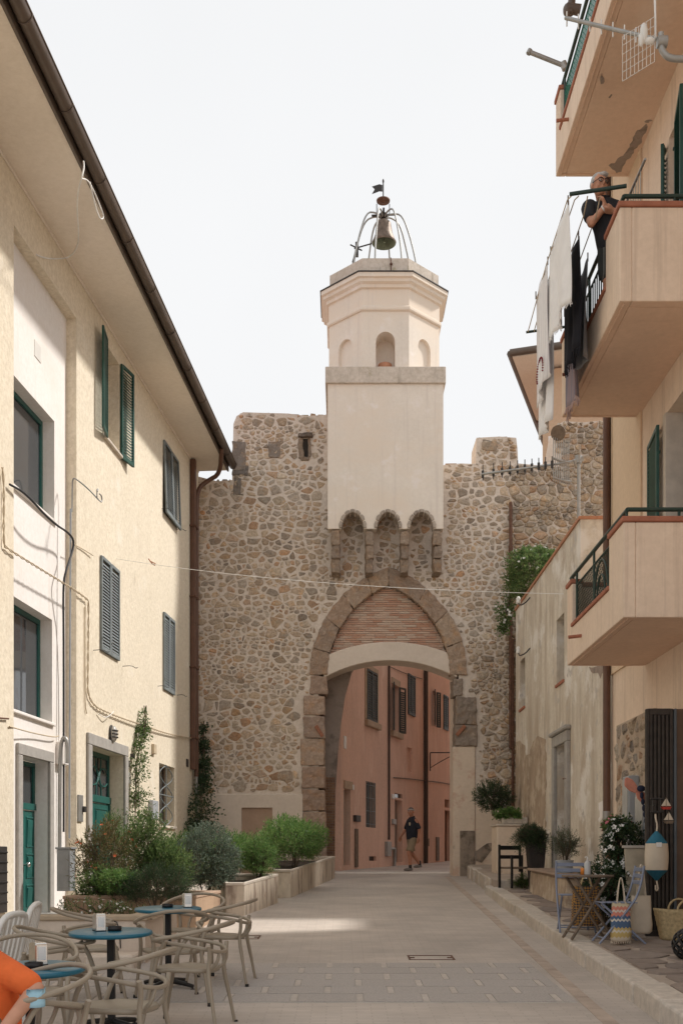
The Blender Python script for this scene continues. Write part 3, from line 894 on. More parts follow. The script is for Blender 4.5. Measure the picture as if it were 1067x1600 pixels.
# left base render with a blind niche
mb = MB(); wall_holes(mb, gx(326), gx(473), 0.6, gzz(1242), [(gx(378), gx(426), 0.7, gzz(1262))], v=-0.07, depth=0.06)
mb.add([(gx(326), -0.07, gzz(1242)), (gx(473), -0.07, gzz(1242)), (gx(473), 0.0, gzz(1240)), (gx(326), 0.0, gzz(1240))], [(0, 1, 2, 3)])
mb.add([(gx(378), -0.012, 0.7), (gx(426), -0.012, 0.7), (gx(426), -0.012, gzz(1262)), (gx(378), -0.012, gzz(1262))], [(0, 1, 2, 3)], 1)
mb.build('base_render', [M['beige_render'], M['niche']], gate)
# right pier, mouldy foot and flaking base
block_r = random.Random(3)
mb = MB(); mb.box(gx(707), gx(742), -0.04, 0.6, 0.8, gzz(1166.5)); mb.build('pier', M['pier'], gate, bevel=0.02)
mb = MB(); mb.box(gx(718), gx(741), -0.062, 0.2, 0.9, gzz(1298)); mb.build('pier_foot', M['blackmould'], gate, bevel=0.01)
mb = MB(); mb.prism([(gx(743), -0.03, 0.9), (gx(781), -0.03, 0.9), (gx(781), -0.03, gzz(1252)), (gx(765), -0.03, gzz(1247)), (gx(743), -0.03, gzz(1256))], (0, 0.2, 0)); mb.build('base_render', M['pier'], gate)
mb = MB(); mb.prism([(gx(743), -0.045, gzz(1345)), (gx(752), -0.045, gzz(1348)), (gx(766), -0.045, gzz(1330)), (gx(776), -0.045, gzz(1322)), (gx(774), -0.045, gzz(1316)), (gx(760), -0.045, gzz(1318)), (gx(750), -0.045, gzz(1325)), (gx(743), -0.045, gzz(1330))], (0, 0.1, 0)); mb.build('mould_patch', M['blackmould'], gate)
# passage behind the arch: left flank springing into a vault, right flank, brick foot
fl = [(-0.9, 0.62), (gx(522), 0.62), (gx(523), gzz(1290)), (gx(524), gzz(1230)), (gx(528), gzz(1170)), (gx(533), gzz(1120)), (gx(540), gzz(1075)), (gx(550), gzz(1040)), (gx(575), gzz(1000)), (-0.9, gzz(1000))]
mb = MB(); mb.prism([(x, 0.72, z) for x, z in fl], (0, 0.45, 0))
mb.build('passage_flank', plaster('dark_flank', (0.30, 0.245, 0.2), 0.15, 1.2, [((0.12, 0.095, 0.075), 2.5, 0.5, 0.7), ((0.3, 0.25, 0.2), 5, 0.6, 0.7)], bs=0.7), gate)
mb = MB(); mb.box(2.83, 3.6, 0.6, 1.3, 0.7, gzz(1030)); mb.build('passage_flank', M['pier'], gate)
z = gz(GD) + 0.02; row = 0
fmesh = MB().box(-0.5, 0.5, -0.5, 0.5, -0.5, 0.5).mesh('foot_brick'); fmesh.materials.append(randmat('foot_brick', [(0.3, 0.17, 0.105), (0.36, 0.22, 0.13), (0.25, 0.15, 0.1)]))
while z < gzz(1212):
    x = gx(505) - (0.1 if row % 2 else 0)
    while x < gx(522):
        e = min(x + 0.24, gx(523.5)); inst(fmesh, 'brick', gate, ((x + e) / 2, 0.72, z + 0.032), (0, 0, 0), (e - x - .012, 0.06, 0.055)); x += 0.24
    z += 0.066; row += 1

# ================================================================== bell turret
TF = 26.6
M['ring'] = plaster('worn_ring_stone', (0.42, 0.36, 0.29), 0.15, 3, [((0.24, 0.2, 0.16), 4, 0.5, 0.65), ((0.55, 0.49, 0.41), 5, 0.58, 0.7)], bs=0.6)
tur = thing('bell_turret', 'cream rendered bell turret with octagonal lantern and bronze bell above the arch', 'bell tower', (1.075, TF, 0))
def tx(px): return (px - 533.5) * TF / FP - 1.075
def tz(py): return CZ + (1342 - py) * TF / FP
HW = 1.41
ZL = tz(600); ZT = tz(574)
# face with three arches at its foot
AR = [(tx(551), 17.5 * TF / FP), (tx(606), 17.5 * TF / FP), (tx(658.5), 18.5 * TF / FP)]
zs = tz(826); zc = tz(800)
bot = [(-HW, zs)]
for (c, w_) in AR:
    h = zc - zs
    for i in range(11):
        a = PI * i / 10
        bot.append((c - w_ * math.cos(a), zs + h * math.sin(a)))
bot.append((HW, zs))
mb = MB()
mb.prism([(x, 0, z) for x, z in bot] + [(HW, 0, ZL), (-HW, 0, ZL)], (0, 0.35, 0))
mb.box(-HW, -HW + .3, 0.352, 2.8, tz(760), ZL); mb.box(HW - .3, HW, 0.352, 2.8, tz(760), ZL); mb.box(-HW + .302, HW - .302, 2.5, 2.8, 9.5, ZL)
mb.build('square_shaft', M['turret'], tur)
mb = MB(); mb.box(-HW - .06, HW + .06, -.06, 2.9, ZL + .002, ZT); mb.build('ledge', M['weathered'], tur, bevel=0.02, seg=2)
for (c, w_) in AR:       # worn ring stones of the small arches
    h = zc - zs
    for i in range(7):
        a0 = PI * i / 7 + .03; a1 = PI * (i + 1) / 7 - .03
        ins = lambda a, k: (c - (w_ + k) * math.cos(a), -0.03, zs + (h + k) * math.sin(a))
        pol = [ins(a0, -.012), ins((a0 + a1) / 2, -.012), ins(a1, -.012), ins(a1, .06), ins((a0 + a1) / 2, .075), ins(a0, .06)]
        mb = MB(); mb.prism(pol, (0, 0.36, 0)); mb.build('ring_stone', M['ring'], tur, bevel=0.012)
CB = [(518, 531), (571, 583), (626.5, 638.5), (677, 690)]
for (a, b_) in CB:       # corbels, three stones each stepping back to the wall
    zz = [828, 851, 871, 893]; back = 0.62
    for i in range(3):
        pr = [0.60, 0.57, 0.52][i]
        o = block(tur, tx(a), tx(b_), tz(zz[i + 1]) + .002, tz(zz[i]) - .002, -(0.62 - pr), [(.30, .24, .185), (.33, .265, .20), (.35, .275, .205)][(i + int(a)) % 3], 0.62, 'corbel_stone', 0.025)
mb = MB()
mb.box(-HW + .02, HW - .02, 0.352, 0.63, tz(795), tz(770)); mb.build('vault_back', M['weathered'], tur)
# octagon
OY = 1.45
def octo(mb, a0, z0, a1, z1, m=0):
    vs = []
    for (a, z) in ((a0, z0), (a1, z1)):
        R = a / math.cos(PI / 8)
        for i in range(8):
            t = PI / 8 + i * PI / 4
            vs.append((R * math.cos(t), OY + R * math.sin(t), z))
    mb.add(vs, [(i, (i + 1) % 8, 8 + (i + 1) % 8, 8 + i) for i in range(8)], m)
def octring(prof, name, mat):
    mb = MB()
    for (p, q) in zip(prof[:-1], prof[1:]): octo(mb, p[0], p[1], q[0], q[1])
    return mb.build(name, mat, tur)
A = 1.39; side = 2 * A * math.tan(PI / 8)
zo0 = ZT - .01; zo1 = tz(484)
ow = 0.235; osp = tz(532); 
for i in range(8):     # eight faces: front one open, the others blind niches
    t = -PI / 2 + i * PI / 4
    mb = MB()
    n = 10
    zb = zo0
    arcp = [(-ow, zb)] + [(-ow * math.cos(PI * k / n), osp + ow * 1.05 * math.sin(PI * k / n)) for k in range(n + 1)] + [(ow, zb)]
    L = side / 2
    pol = [(-L, zb)] + arcp + [(L, zb), (L, zo1), (-L, zo1)]
    T = lambda x, y, z: ((x) * math.cos(t + PI / 2) - (A - y) * math.cos(t) * -1, 0, z)
    ux, uy = -math.sin(t), math.cos(t); nx, ny = math.cos(t), math.sin(t)
    T = lambda x, dep, z: (ux * x + nx * (A - dep), OY + uy * x + ny * (A - dep), z)
    m0 = len(mb.v)
    mb.add([T(x, 0, z) for x, z in pol], [tuple(range(len(pol)))])
    dep = 0.5 if i in (0, 4) else 0.09
    for k in range(len(arcp) - 1):
        (x1, z1), (x2, z2) = arcp[k], arcp[k + 1]
        mb.add([T(x1, 0, z1), T(x2, 0, z2), T(x2, dep, z2), T(x1, dep, z1)], [(0, 1, 2, 3)])
    if True:
        mb.add([T(x, dep, z) for x, z in arcp], [tuple(range(len(arcp)))])
    mb.build('octagon_face', M['turret'], tur)
mb = MB(); mb.lathe([(.0, 0), (.17, 0), (.2, .1), (.17, .22), (.05, .28), (0, .28)], (0, OY - 1.12, zo0 + .0), 14); mb.build('inner_bell', M['terra'], tur)
octring([(A, zo1), (A + .03, zo1), (A + .05, zo1 + .03), (A + .05, zo1 + .09), (A + .02, zo1 + .12), (A + .005, zo1 + .13), (A + .005, tz(450))], 'frieze', M['turret'])
zc0 = tz(450)
octring([(A + .005, zc0), (A + .06, zc0 + .02), (A + .07, zc0 + .09), (A + .14, zc0 + .13), (A + .15, zc0 + .2), (A + .2, zc0 + .22), (A + .2, zc0 + .32), (A + .0, zc0 + .36)], 'cornice', M['turret'])
octring([(A + .2, zc0 + .321), (A + .225, zc0 + .325), (A + .225, zc0 + .345), (A - .1, zc0 + .37)], 'lead_cap', M['iron'])
ZA = tz(402) + .02
octring([(A - .02, zc0 + .34), (A - .02, ZA), (A - .3, ZA + .03), (0.01, ZA + .05)], 'attic', M['weathered'])
mb = MB(); mb.tube([(0.14, OY - A, zc0 + .45), (0.13, OY - A - .01, ZA)], 0.012, 6); mb.ell((0.14, OY - A - .01, zc0 + .62), .035); mb.build('tie_rod', M['rust'], tur)
# bell cage
TD = TF + OY
def bz(py): return CZ + (1342 - py) * TD / FP
ztop = bz(337)
def bar(ang, r0):
    c, s_ = math.cos(ang), math.sin(ang)
    pts = [(r0 * c, OY + r0 * s_, ZA - .02), (r0 * .93 * c, OY + r0 * .93 * s_, ZA + .55), (r0 * .78 * c, OY + r0 * .78 * s_, ZA + 1.15), (r0 * .55 * c, OY + r0 * .55 * s_, ztop - .06), (r0 * .25 * c, OY + r0 * .25 * s_, ztop + .02), (0.06 * c, OY + .06 * s_, ztop - .05)]
    return smoothpts(pts, 2)
for k in range(8):
    mb = MB(); mb.tube(bar(PI / 8 + k * PI / 4 + .12, 0.92), 0.022, 6); mb.build('cage_bar', M['galv'], tur)
mb = MB(); mb.tube([(-.3, OY, ztop), (.3, OY, ztop + .03)], .03, 6); mb.tube([(0, OY - .28, ztop + .02), (0, OY + .28, ztop)], .03, 6)
mb.tube([(-.17, OY, ztop), (-.17, OY, ztop + .3)], .012, 5); mb.tube([(.16, OY, ztop), (.16, OY, ztop + .3)], .012, 5); mb.ell((0, OY, ztop), (.12, .12, .08)); mb.build('yoke', M['iron'], tur)
zb = bz(381)
mb = MB(); mb.lathe([(.30, 0), (.315, .03), (.28, .10), (.225, .24), (.195, .42), (.18, .52), (.13, .58), (.03, .60), (0, .60)], (0.02, OY, zb), 24, caps=False)
bell = mb.build('bell', M['bronze'], tur)
mb = MB(); mb.lathe([(.305, .004), (.26, .05), (.19, .3), (.16, .48), (0, .52)], (0.02, OY, zb), 24, caps=False); mb.tube([(0.02, OY, zb + .5), (0.03, OY - .02, zb + .03)], [.015, .03], 6); mb.build('bell_inside', M['bronzein'], bell)
mb = MB(); mb.tube([(-.75, OY - .1, ZA + .95), (-.3, OY - .15, ZA + 1.05)], .02, 6); mb.box(-.72, -.64, OY - .15, OY - .05, ZA + .75, ZA + 1.1); mb.tube([(-.85, OY - .1, ZA + 1.05), (-.55, OY - .1, ZA + .9)], .02, 6); mb.tube([(-.78, OY - .1, ZA + .6), (-.7, OY - .1, ZA + .85)], .03, 6); mb.build('striker', M['iron'], tur)
mb = MB(); mb.lathe([(0, -.03), (.17, -.02), (.175, .02), (0, .04)], (0, OY, bz(314)), 20); mb.build('disc', M['rust'], tur)
mb = MB(); mb.tube([(0, OY, bz(314)), (0, OY, bz(281))], .016, 6); mb.ell((0, OY, bz(283)), (.025, .025, .06)); mb.build('vane_pole', M['iron'], tur)
zf = bz(295)
mb = MB(); mb.prism([(-.02, OY, zf - .07), (-.1, OY, zf - .06), (-.2, OY, zf - .1), (-.29, OY, zf - .13), (-.22, OY, zf - .01), (-.29, OY, zf + .06), (-.2, OY, zf + .09), (-.1, OY, zf + .12), (-.02, OY, zf + .1)], (0, .012, 0)); mb.build('vane_flag', M['iron'], tur)
# ================================================================== left building
K88 = math.sqrt(1 + .088 ** 2)
LU = Vector((.088 / K88, 1 / K88))
LO = Vector((-5.95 + .088 * 12, 12.0))
LANG = math.atan2(LU.y, LU.x)
def Ld(px, v=0.0): return (5.95 + K88 * v) / (.088 - (px - 533.5) / FP)
def Lu(px, v=0.0):
    d = Ld(px, v); x = (px - 533.5) / FP * d
    return (Vector((x, d)) - LO).dot(LU)
def Lz(px, py, v=0.0): return CZ + (1342 - py) / FP * Ld(px, v)
def Lp(px, py, v=0.0): return Vector((Lu(px, v), v, Lz(px, py, v)))
def Lg(u): return gz(12 + u / K88)

lb = thing('yellow_house', 'long cream yellow rendered house on the left with brown gutter and shutters', 'building', (LO.x, LO.y, 0), LANG)
ZS = 11.25                       # soffit
U0, U1 = -5.0, 15.2
ur0, ur1 = Lu(22), Lu(120)       # white recess
RV = 0.17
zr = 10.52
hD = (Lu(163), Lu(187), 9.17, 10.86, 0.3)
door2 = (Lu(141), Lu(193), 0.6, 3.55, 0.32)
hGR = (Lu(249), Lu(273), 2.33, 3.66, 0.3)
hA = (Lu(157), Lu(184), 5.31, 6.94, 0.2); hB = (Lu(255), Lu(271), 5.31, 6.94, 0.2); hC = (Lu(255), Lu(277), 9.15, 10.68, 0.2)
mb = MB()
wall_holes(mb, U0, U1, 0.0, ZS, [(ur0, ur1, 0.0, zr, RV), hD, door2, hGR, hA, hB, hC])
mb.add([(U1, 0, 0), (U1, 5, 0), (U1, 5, ZS), (U1, 0, ZS)], [(0, 1, 2, 3)])
mb.build('wall', M['yellow'], lb)
w1 = (Lu(12, RV), Lu(85.5, RV), 7.0, 8.6, 0.27); w2 = (Lu(12, RV), Lu(82, RV), 3.76, 5.4, 0.27); dr1 = (Lu(32, RV), Lu(75, RV), 0.5, 3.12, 0.25)
mb = MB(); wall_holes(mb, ur0, ur1, 0.0, zr, [w1, w2, dr1], v=RV); mb.build('recessed_wall', M['white'], lb)
# backs so that openings are closed
for h, v0 in ((hA, 0), (hB, 0), (hC, 0)):
    mb = MB(); mb.add([(h[0], v0 + h[4], h[2]), (h[1], v0 + h[4], h[2]), (h[1], v0 + h[4], h[3]), (h[0], v0 + h[4], h[3])], [(0, 1, 2, 3)])
    mb.build('window_pane', M['glass'], lb)
# window joinery
def casement(parent, h, v, fm, leaves=2, bars=0, fr=0.07, name='window'):
    a, b_, c, e = h[:4]; y = v + h[4] - 0.08
    mb = MB()
    mb.box(a, b_, y, y + .06, e - fr, e); mb.box(a, b_, y, y + .06, c, c + fr)
    mb.box(a, a + fr, y, y + .06, c + fr, e - fr); mb.box(b_ - fr, b_, y, y + .06, c + fr, e - fr)
    for i in range(1, leaves):
        x = a + (b_ - a) * i / leaves; mb.box(x - fr * .6, x + fr * .6, y - .01, y + .05, c + fr, e - fr)
    o = mb.build(name, fm, parent, bevel=0.006)
    g = MB(); g.box(a + fr, b_ - fr, y + .025, y + .035, c + fr, e - fr); g.build('pane', M['glass'], o)
    return o
casement(lb, w1, RV, M['greendoor'], 1, fr=.08); casement(lb, w2, RV, M['greendoor'], 1, fr=.08)
casement(lb, hD, 0, M['whitepl'], 2); casement(lb, hGR, 0, M['wood'], 2)
for h, v in ((w1, RV), (w2, RV)):
    mb = MB(); mb.box(h[0] - .03, h[1] + .05, v - .05, v + .05, h[2] - .05, h[2] - .002); mb.build('sill', M['white'], lb, bevel=.008)
mb = MB(); mb.box(hD[0] - .04, hD[1] + .04, -.06, .1, hD[2] - .06, hD[2] - .002); mb.build('sill', M['sill'], lb, bevel=.01)
mb = MB(); mb.box(hGR[0] - .04, hGR[1] + .04, -.05, .1, hGR[2] - .06, hGR[2] - .002); mb.build('sill', M['sill'], lb, bevel=.01)
# curtains behind the two recessed windows
for h in (w1, w2):
    mb = MB(); n = 24
    vs = []
    for i in range(n + 1):
        x = h[0] + .1 + (h[1] - h[0] - .2) * i / n; y = RV + h[4] + .10 + .02 * math.sin(i * 1.9)
        vs += [(x, y, h[2] + .05), (x, y, h[3] - .05)]
    mb.add(vs, [(2 * i, 2 * i + 2, 2 * i + 3, 2 * i + 1) for i in range(n)], 0, True); mb.build('curtain', M['linen'], lb)

# louvred shutter leaf in local x (0..w), z (0..h), thickness in y
def leaf_mesh(wd, ht, slat=0.055, fr=0.055, t=0.038, mid=True):
    mb = MB()
    mb.box(0, fr, 0, t, 0, ht); mb.box(wd - fr, wd, 0, t, 0, ht)
    mb.box(fr, wd - fr, 0, t, 0, fr * 1.5); mb.box(fr, wd - fr, 0, t, ht - fr, ht)
    mb.box(-.01, .03, -.012, 0, ht * .12, ht * .12 + .03); mb.box(-.01, .03, -.012, 0, ht * .86, ht * .86 + .03)
    sl = MB()
    z = fr * 1.5 + .01
    while z < ht - fr - slat * 1.1:
        sl.hexa([(fr, .002, z), (wd - fr, .002, z), (wd - fr, .010, z), (fr, .010, z), (fr, t - .012, z + slat * .88), (wd - fr, t - .012, z + slat * .88), (wd - fr, t - .004, z + slat * .88), (fr, t - .004, z + slat * .88)])
        z += slat
    return mb, sl
def shutter(parent, x, y, z, wd, ht, mat, ang=0.0, tilt=0.0, flip=False, slat=0.055, mat2=None):
    f, s_ = leaf_mesh(wd, ht, slat)
    o = f.build('shutter', mat, parent, bevel=.004)
    q = s_.build('louvre_slats', mat2 or mat, o, kind='stuff')
    o.location = (x, y, z); o.rotation_euler = (tilt, 0, ang)
    if flip: o.scale = (-1, 1, 1)
    return o
def closed_pair(parent, h, v, mat, slat=0.055):
    wd = (h[1] - h[0]) / 2 + .03
    shutter(parent, h[0] - .03, v - .045, h[2] - .02, wd - .004, h[3] - h[2] + .04, mat, slat=slat)
    shutter(parent, h[0] - .03 + wd + .004, v - .045, h[2] - .02, wd - .004, h[3] - h[2] + .04, mat, slat=slat)
closed_pair(lb, hA, 0, M['greygreen']); closed_pair(lb, hB, 0, M['greygreen'])
wd = (hC[1] - hC[0]) / 2 + .02
for k in (0, 1):
    shutter(lb, hC[0] - .02 + k * (wd + .005), -.05 - .05, hC[2] - .03, wd, hC[3] - hC[2] + .05, M['greygreen'], tilt=-0.035)
wd = .52
shutter(lb, hD[0] - .0, -.04, hD[2] - .05, wd, hD[3] - hD[2] + .08, M['green'], ang=-PI + math.radians(9))
shutter(lb, hD[1] + .02, -.05, hD[2] - .05, wd, hD[3] - hD[2] + .08, M['green'], ang=math.radians(-10))
# eave: soffit, fascia and half round gutter along a line that leaves the wall towards the street
def eave_v(u):                   # eave line in plan, local v (negative to the street)
    a = Vector((-3.76, 12.16)); b_ = Vector((-2.74, 27.2))
    A = (a - LO); B = (b_ - LO); nv = Vector((-LU.y, LU.x))
    ua, va = A.dot(LU), A.dot(nv); ub, vb = B.dot(LU), B.dot(nv)
    return va + (vb - va) * (u - ua) / (ub - ua)
UE0, UE1 = -5.0, 15.15
mb = MB()
a0, a1 = eave_v(UE0), eave_v(UE1)
mb.add([(UE0, 0.3, ZS), (UE1, 0.3, ZS), (UE1, a1 + .08, ZS), (UE0, a0 + .08, ZS), (UE0, 0.3, ZS + .12), (UE1, 0.3, ZS + .12), (UE1, a1 + .08, ZS + .12), (UE0, a0 + .08, ZS + .12)],
       [(0, 1, 2, 3), (7, 6, 5, 4), (3, 2, 6, 7), (0, 3, 7, 4), (2, 1, 5, 6)])
mb.build('soffit', M['soffit'], lb)
mb = MB(); mb.tube([(UE0, -.01, ZS - .02), (UE1, -.01, ZS - .02)], .022, 6); mb.build('soffit_bead', M['soffit'], lb)
mb = MB()
mb.hexa([(UE0, a0 + .04, ZS - .03), (UE1, a1 + .04, ZS - .03), (UE1, a1 + .078, ZS - .03), (UE0, a0 + .078, ZS - .03), (UE0, a0 + .04, ZS + .16), (UE1, a1 + .04, ZS + .16), (UE1, a1 + .078, ZS + .16), (UE0, a0 + .078, ZS + .16)])
mb.build('fascia', M['gutter'], lb)
mb = MB(); vs = []; n = 9; fs = []
for u, v in ((UE0, a0), (UE1, a1)):
    for rr in (.095, .088):
        for i in range(n):
            t = PI + PI * i / (n - 1)
            vs.append((u, v - .06 + rr * math.cos(t), ZS + .13 + rr * math.sin(t) * 1.15))
for i in range(n - 1):
    fs += [(i, i + 1, 2 * n + i + 1, 2 * n + i), (n + i + 1, n + i, 3 * n + i, 3 * n + i + 1)]
fs += [tuple(range(2 * n, 3 * n))]
mb.add(vs, fs, 0, True)
for k in range(13):
    u = UE0 + 1.2 + k * 1.5; v = eave_v(u)
    mb.tube([(u, v - .06 + .1 * math.cos(PI + PI * i / 8), ZS + .13 + .115 * math.sin(PI + PI * i / 8)) for i in range(9)], .007, 5)
mb.tube([(UE0, a0 - .155, ZS + .13), (UE1, a1 - .155, ZS + .13)], .012, 6)
mb.build('gutter', M['gutter'], lb)
mb = MB(); mb.add([(UE0, a0, ZS + .14), (UE1, a1, ZS + .14), (UE1, 5, ZS + 1.9), (UE0, 5, ZS + 1.9)], [(0, 1, 2, 3)]); mb.build('roof', M['tile'], lb)
# downpipes by the gate
ud = Lu(304.5, -.08)
mb = MB(); mb.box(ud - .2, ud - .04, -.14, -.01, 3.75, ZS - .02); mb.build('downpipe', M['brownpipe'], lb, bevel=.03, seg=2)
mb = MB()
mb.tube(smoothpts([(Lu(352, -.95), a1 - .05, ZS + .05), (Lu(340, -.6), a1 + .15, ZS - .28), (ud + .22, -.35, ZS - .42), (ud + .12, -.12, ZS - .65), (ud + .1, -.1, ZS - 1.2), (ud + .1, -.1, 3.6)], 2), .055, 10)
for z in (4.5, 6.2, 7.9, 9.6): mb.tube([(ud + .1, -.1, z), (ud + .1, -.1, z + .04)], .065, 10)
mb.build('downpipe', M['brownpipe'], lb)
mb = MB(); mb.tube([(ud + .1, -.1, 3.6), (ud + .1, -.1, 1.2)], .045, 8); mb.build('lower_pipe', M['galv'], lb)
mb = MB()
for z in (4.5, 6.2, 7.9, 9.6): mb.box(ud - .24, ud + .16, -.155, -.005, z, z + .03)
mb.build('pipe_clamps', M['rust'], lb)
# doors
def panel_leaf(parent, a, b_, c, e, y, mat, rows, name='door_leaf', fr=.09):
    mb = MB(); mb.box(a, b_, y, y + .05, c, e)
    for (f0, f1) in rows:
        z0 = c + (e - c) * f0; z1 = c + (e - c) * f1
        x0, x1 = a + fr, b_ - fr
        mb.box(x0, x1, y - .012, y - .001, z0, z0 + .02); mb.box(x0, x1, y - .012, y - .001, z1 - .02, z1); mb.box(x0, x0 + .02, y - .012, y - .001, z0 + .02, z1 - .02); mb.box(x1 - .02, x1, y - .012, y - .001, z0 + .02, z1 - .02)
        mb.hexa([(x0 + .05, y - .002, z0 + .05), (x1 - .05, y - .002, z0 + .05), (x1 - .05, y + .01, z0 + .05), (x0 + .05, y + .01, z0 + .05), (x0 + .05, y - .018, z1 - .05), (x1 - .05, y - .018, z1 - .05), (x1 - .05, y + .01, z1 - .05), (x0 + .05, y + .01, z1 - .05)])
    return mb.build(name, mat, parent, bevel=.005)
def stone_frame(parent, a, b_, z0, z1, wd, v, mat=M['greyframe'], prd=.05):
    for (x0, x1, q0, q1) in ((a - wd, a, z0, z1), (b_, b_ + wd, z0, z1), (a - wd, b_ + wd, z1 + .002, z1 + wd)):
        mb = MB(); mb.box(x0, x1, v - prd, v - .001, q0, q1); mb.build('frame_stone', mat, parent, bevel=.01)
y1 = RV + .2
stone_frame(lb, dr1[0], dr1[1], .5, 3.12, .17, RV)
g1 = Lg(4.5) + .05
mid = dr1[0] + (dr1[1] - dr1[0]) * .62
panel_leaf(lb, dr1[0], mid, g1, 2.35, y1, M['greendoor'], [(.06, .28), (.34, .58), (.64, .94)])
panel_leaf(lb, mid + .01, dr1[1], g1, 2.35, y1 + .01, M['greendoor'], [(.06, .28), (.34, .58), (.64, .94)], fr=.06)
mb = MB(); mb.box(dr1[0], dr1[1], y1 - .02, y1 + .05, 2.36, 2.46); mb.box(dr1[0], dr1[0] + .07, y1, y1 + .05, 2.46, 3.1); mb.box(dr1[1] - .07, dr1[1], y1, y1 + .05, 2.46, 3.1); mb.box(dr1[0] + .07, dr1[1] - .07, y1, y1 + .05, 3.03, 3.1); mb.build('fanlight_frame', M['greendoor'], lb)
mb = MB(); mb.box(dr1[0] + .07, dr1[1] - .07, y1 + .03, y1 + .04, 2.46, 3.03); mb.build('fanlight_pane', M['glass'], lb)
mb = MB(); mb.ell((mid - .05, y1 - .07, g1 + .75), .04); mb.tube([(mid - .05, y1 - .07, g1 + .75), (mid - .05, y1, g1 + .75)], .015, 8); mb.build('door_knob', M['steel'], lb)
mb = MB(); mb.box(dr1[0] - .3, dr1[1] + .3, -.35, RV + .3, .3, g1 - .005); mb.build('door_step', M['greyframe'], lb, bevel=.02)
y2 = .26
stone_frame(lb, door2[0], door2[1], .6, 3.55, .2, 0)
g2 = Lg(7.6) + .05
mid = (door2[0] + door2[1]) / 2
rows2 = [(.05, .25), (.31, .6), (.66, .95)]
panel_leaf(lb, door2[0] + .08, mid - .005, g2, 2.62, y2, M['greendoor'], rows2); panel_leaf(lb, mid + .005, door2[1] - .08, g2, 2.62, y2, M['greendoor'], rows2)
mb = MB(); a, b_ = door2[0], door2[1]
mb.box(a, b_, y2 - .03, y2 + .06, 2.63, 2.76); mb.box(a, a + .078, y2 - .02, y2 + .06, g2, 2.63); mb.box(b_ - .078, b_, y2 - .02, y2 + .06, g2, 2.63)
mb.box(a, a + .08, y2, y2 + .06, 2.76, 3.55); mb.box(b_ - .08, b_, y2, y2 + .06, 2.76, 3.55); mb.box(a + .08, b_ - .08, y2, y2 + .06, 3.46, 3.55); mb.build('door_frame', M['greendoor'], lb, bevel=.008)
mb = MB(); mb.box(a + .08, b_ - .08, y2 + .03, y2 + .04, 2.76, 3.46); mb.build('fanlight_pane', M['glass'], lb)
mb = MB(); zc_ = 3.11; hw = (b_ - a) / 2 - .09
for k in range(3):
    for sgn in (-1, 1):
        cx = mid + (k - 1) * hw * .66
        mb.tube([(cx + hw * .5 * math.cos(t), y2 - .0, 2.76 + (0 if sgn > 0 else .7) + sgn * .52 * math.sin(t)) for t in [PI * i / 12 for i in range(13)] if abs(cx + hw * .5 * math.cos(t) - mid) < hw], .014, 6)
mb.build('fanlight_tracery', M['greendoor'], lb)
# curved window grille
mb = MB(); a, b_, c, e = hGR[:4]; y = .02
for k in range(3):
    z0 = c + (e - c) * k / 3; z1 = c + (e - c) * (k + 1) / 3; mdl = (a + b_) / 2
    for sgn in (-1, 1):
        mb.tube([(mdl + sgn * (b_ - a) * .42 * math.cos(PI * (i / 8 - .5)), y, z0 + (z1 - z0) * i / 8) for i in range(9)], .012, 6)
mb.tube([(a, y, c + (e - c) / 2), (b_, y, c + (e - c) / 2)], .012, 6); mb.tube([((a + b_) / 2, y, c), ((a + b_) / 2, y, e)], .012, 6)
mb.build('window_grille', M['greygreen'], lb)
# bulkhead lamp, plates, intercom, letter boxes
p = Lp(173, 1147); mb = MB(); mb.ell((p.x, -.06, p.z), (.09, .07, .15)); lamp = mb.build('bulkhead_lamp', simple('frosted_glass', (.45, .43, .4), .3), lb)
mb = MB()
for zz in (-.06, 0, .06): mb.tube([(p.x + .095 * math.cos(t), -.06 - .075 * math.sin(t), p.z + zz) for t in [PI * i / 8 for i in range(9)]], .012, 6)
mb.tube([(p.x + .095 * math.cos(t), -.02, p.z + .155 * math.sin(t)) for t in [2 * PI * i / 20 for i in range(20)]], .016, 6, closed=True); mb.build('lamp_cage', M['iron'], lamp)
def plate(px0, px1, py0, py1, mat, name, prd=.03, v=0.0):
    a = Lu(px0, v); b_ = Lu(px1, v); z1 = Lz((px0 + px1) / 2, py0, v); z0 = Lz((px0 + px1) / 2, py1, v)
    mb = MB(); mb.box(a, b_, v - prd, v + .02, z0, z1); return mb.build(name, mat, lb, bevel=.006)
pl = plate(121, 128, 1242, 1284, M['galv'], 'intercom_panel'); plate(126.5, 130, 1260, 1269, M['iron'], 'intercom_handset', .07)
plate(198.5, 203.5, 1207, 1224, M['whitepl'], 'house_plate', .02); plate(204, 207, 1178, 1185, M['iron'], 'bracket', .06)
plate(232, 241, 1251, 1281, M['greyplastic'], 'letter_box', .1); plate(237, 241, 1163, 1178, M['cablew'], 'junction_box', .06); plate(199, 202, 1188, 1198, M['iron'], 'wall_plug', .02)
plate(78.5, 83, 1246, 1263, M['whitepl'], 'house_plate', .02, RV); plate(79, 83, 1301, 1329, M['iron'], 'bell_panel', .02, RV); plate(54, 64, 536, 562, M['whitepl'], 'wall_cover', .01, RV)
plate(291, 294, 1186, 1198, M['iron'], 'wall_plug', .02); plate(88, 98, 1160, 1195, M['white'], 'meter_box', .12, RV)
plate(-30, 9, 1322, 1428, M['iron'], 'cellar_hatch', .03)
for q in range(6): plate(-30, 8.5, 1330 + q * 16, 1333 + q * 16, M['black'], 'hatch_slat', .045)
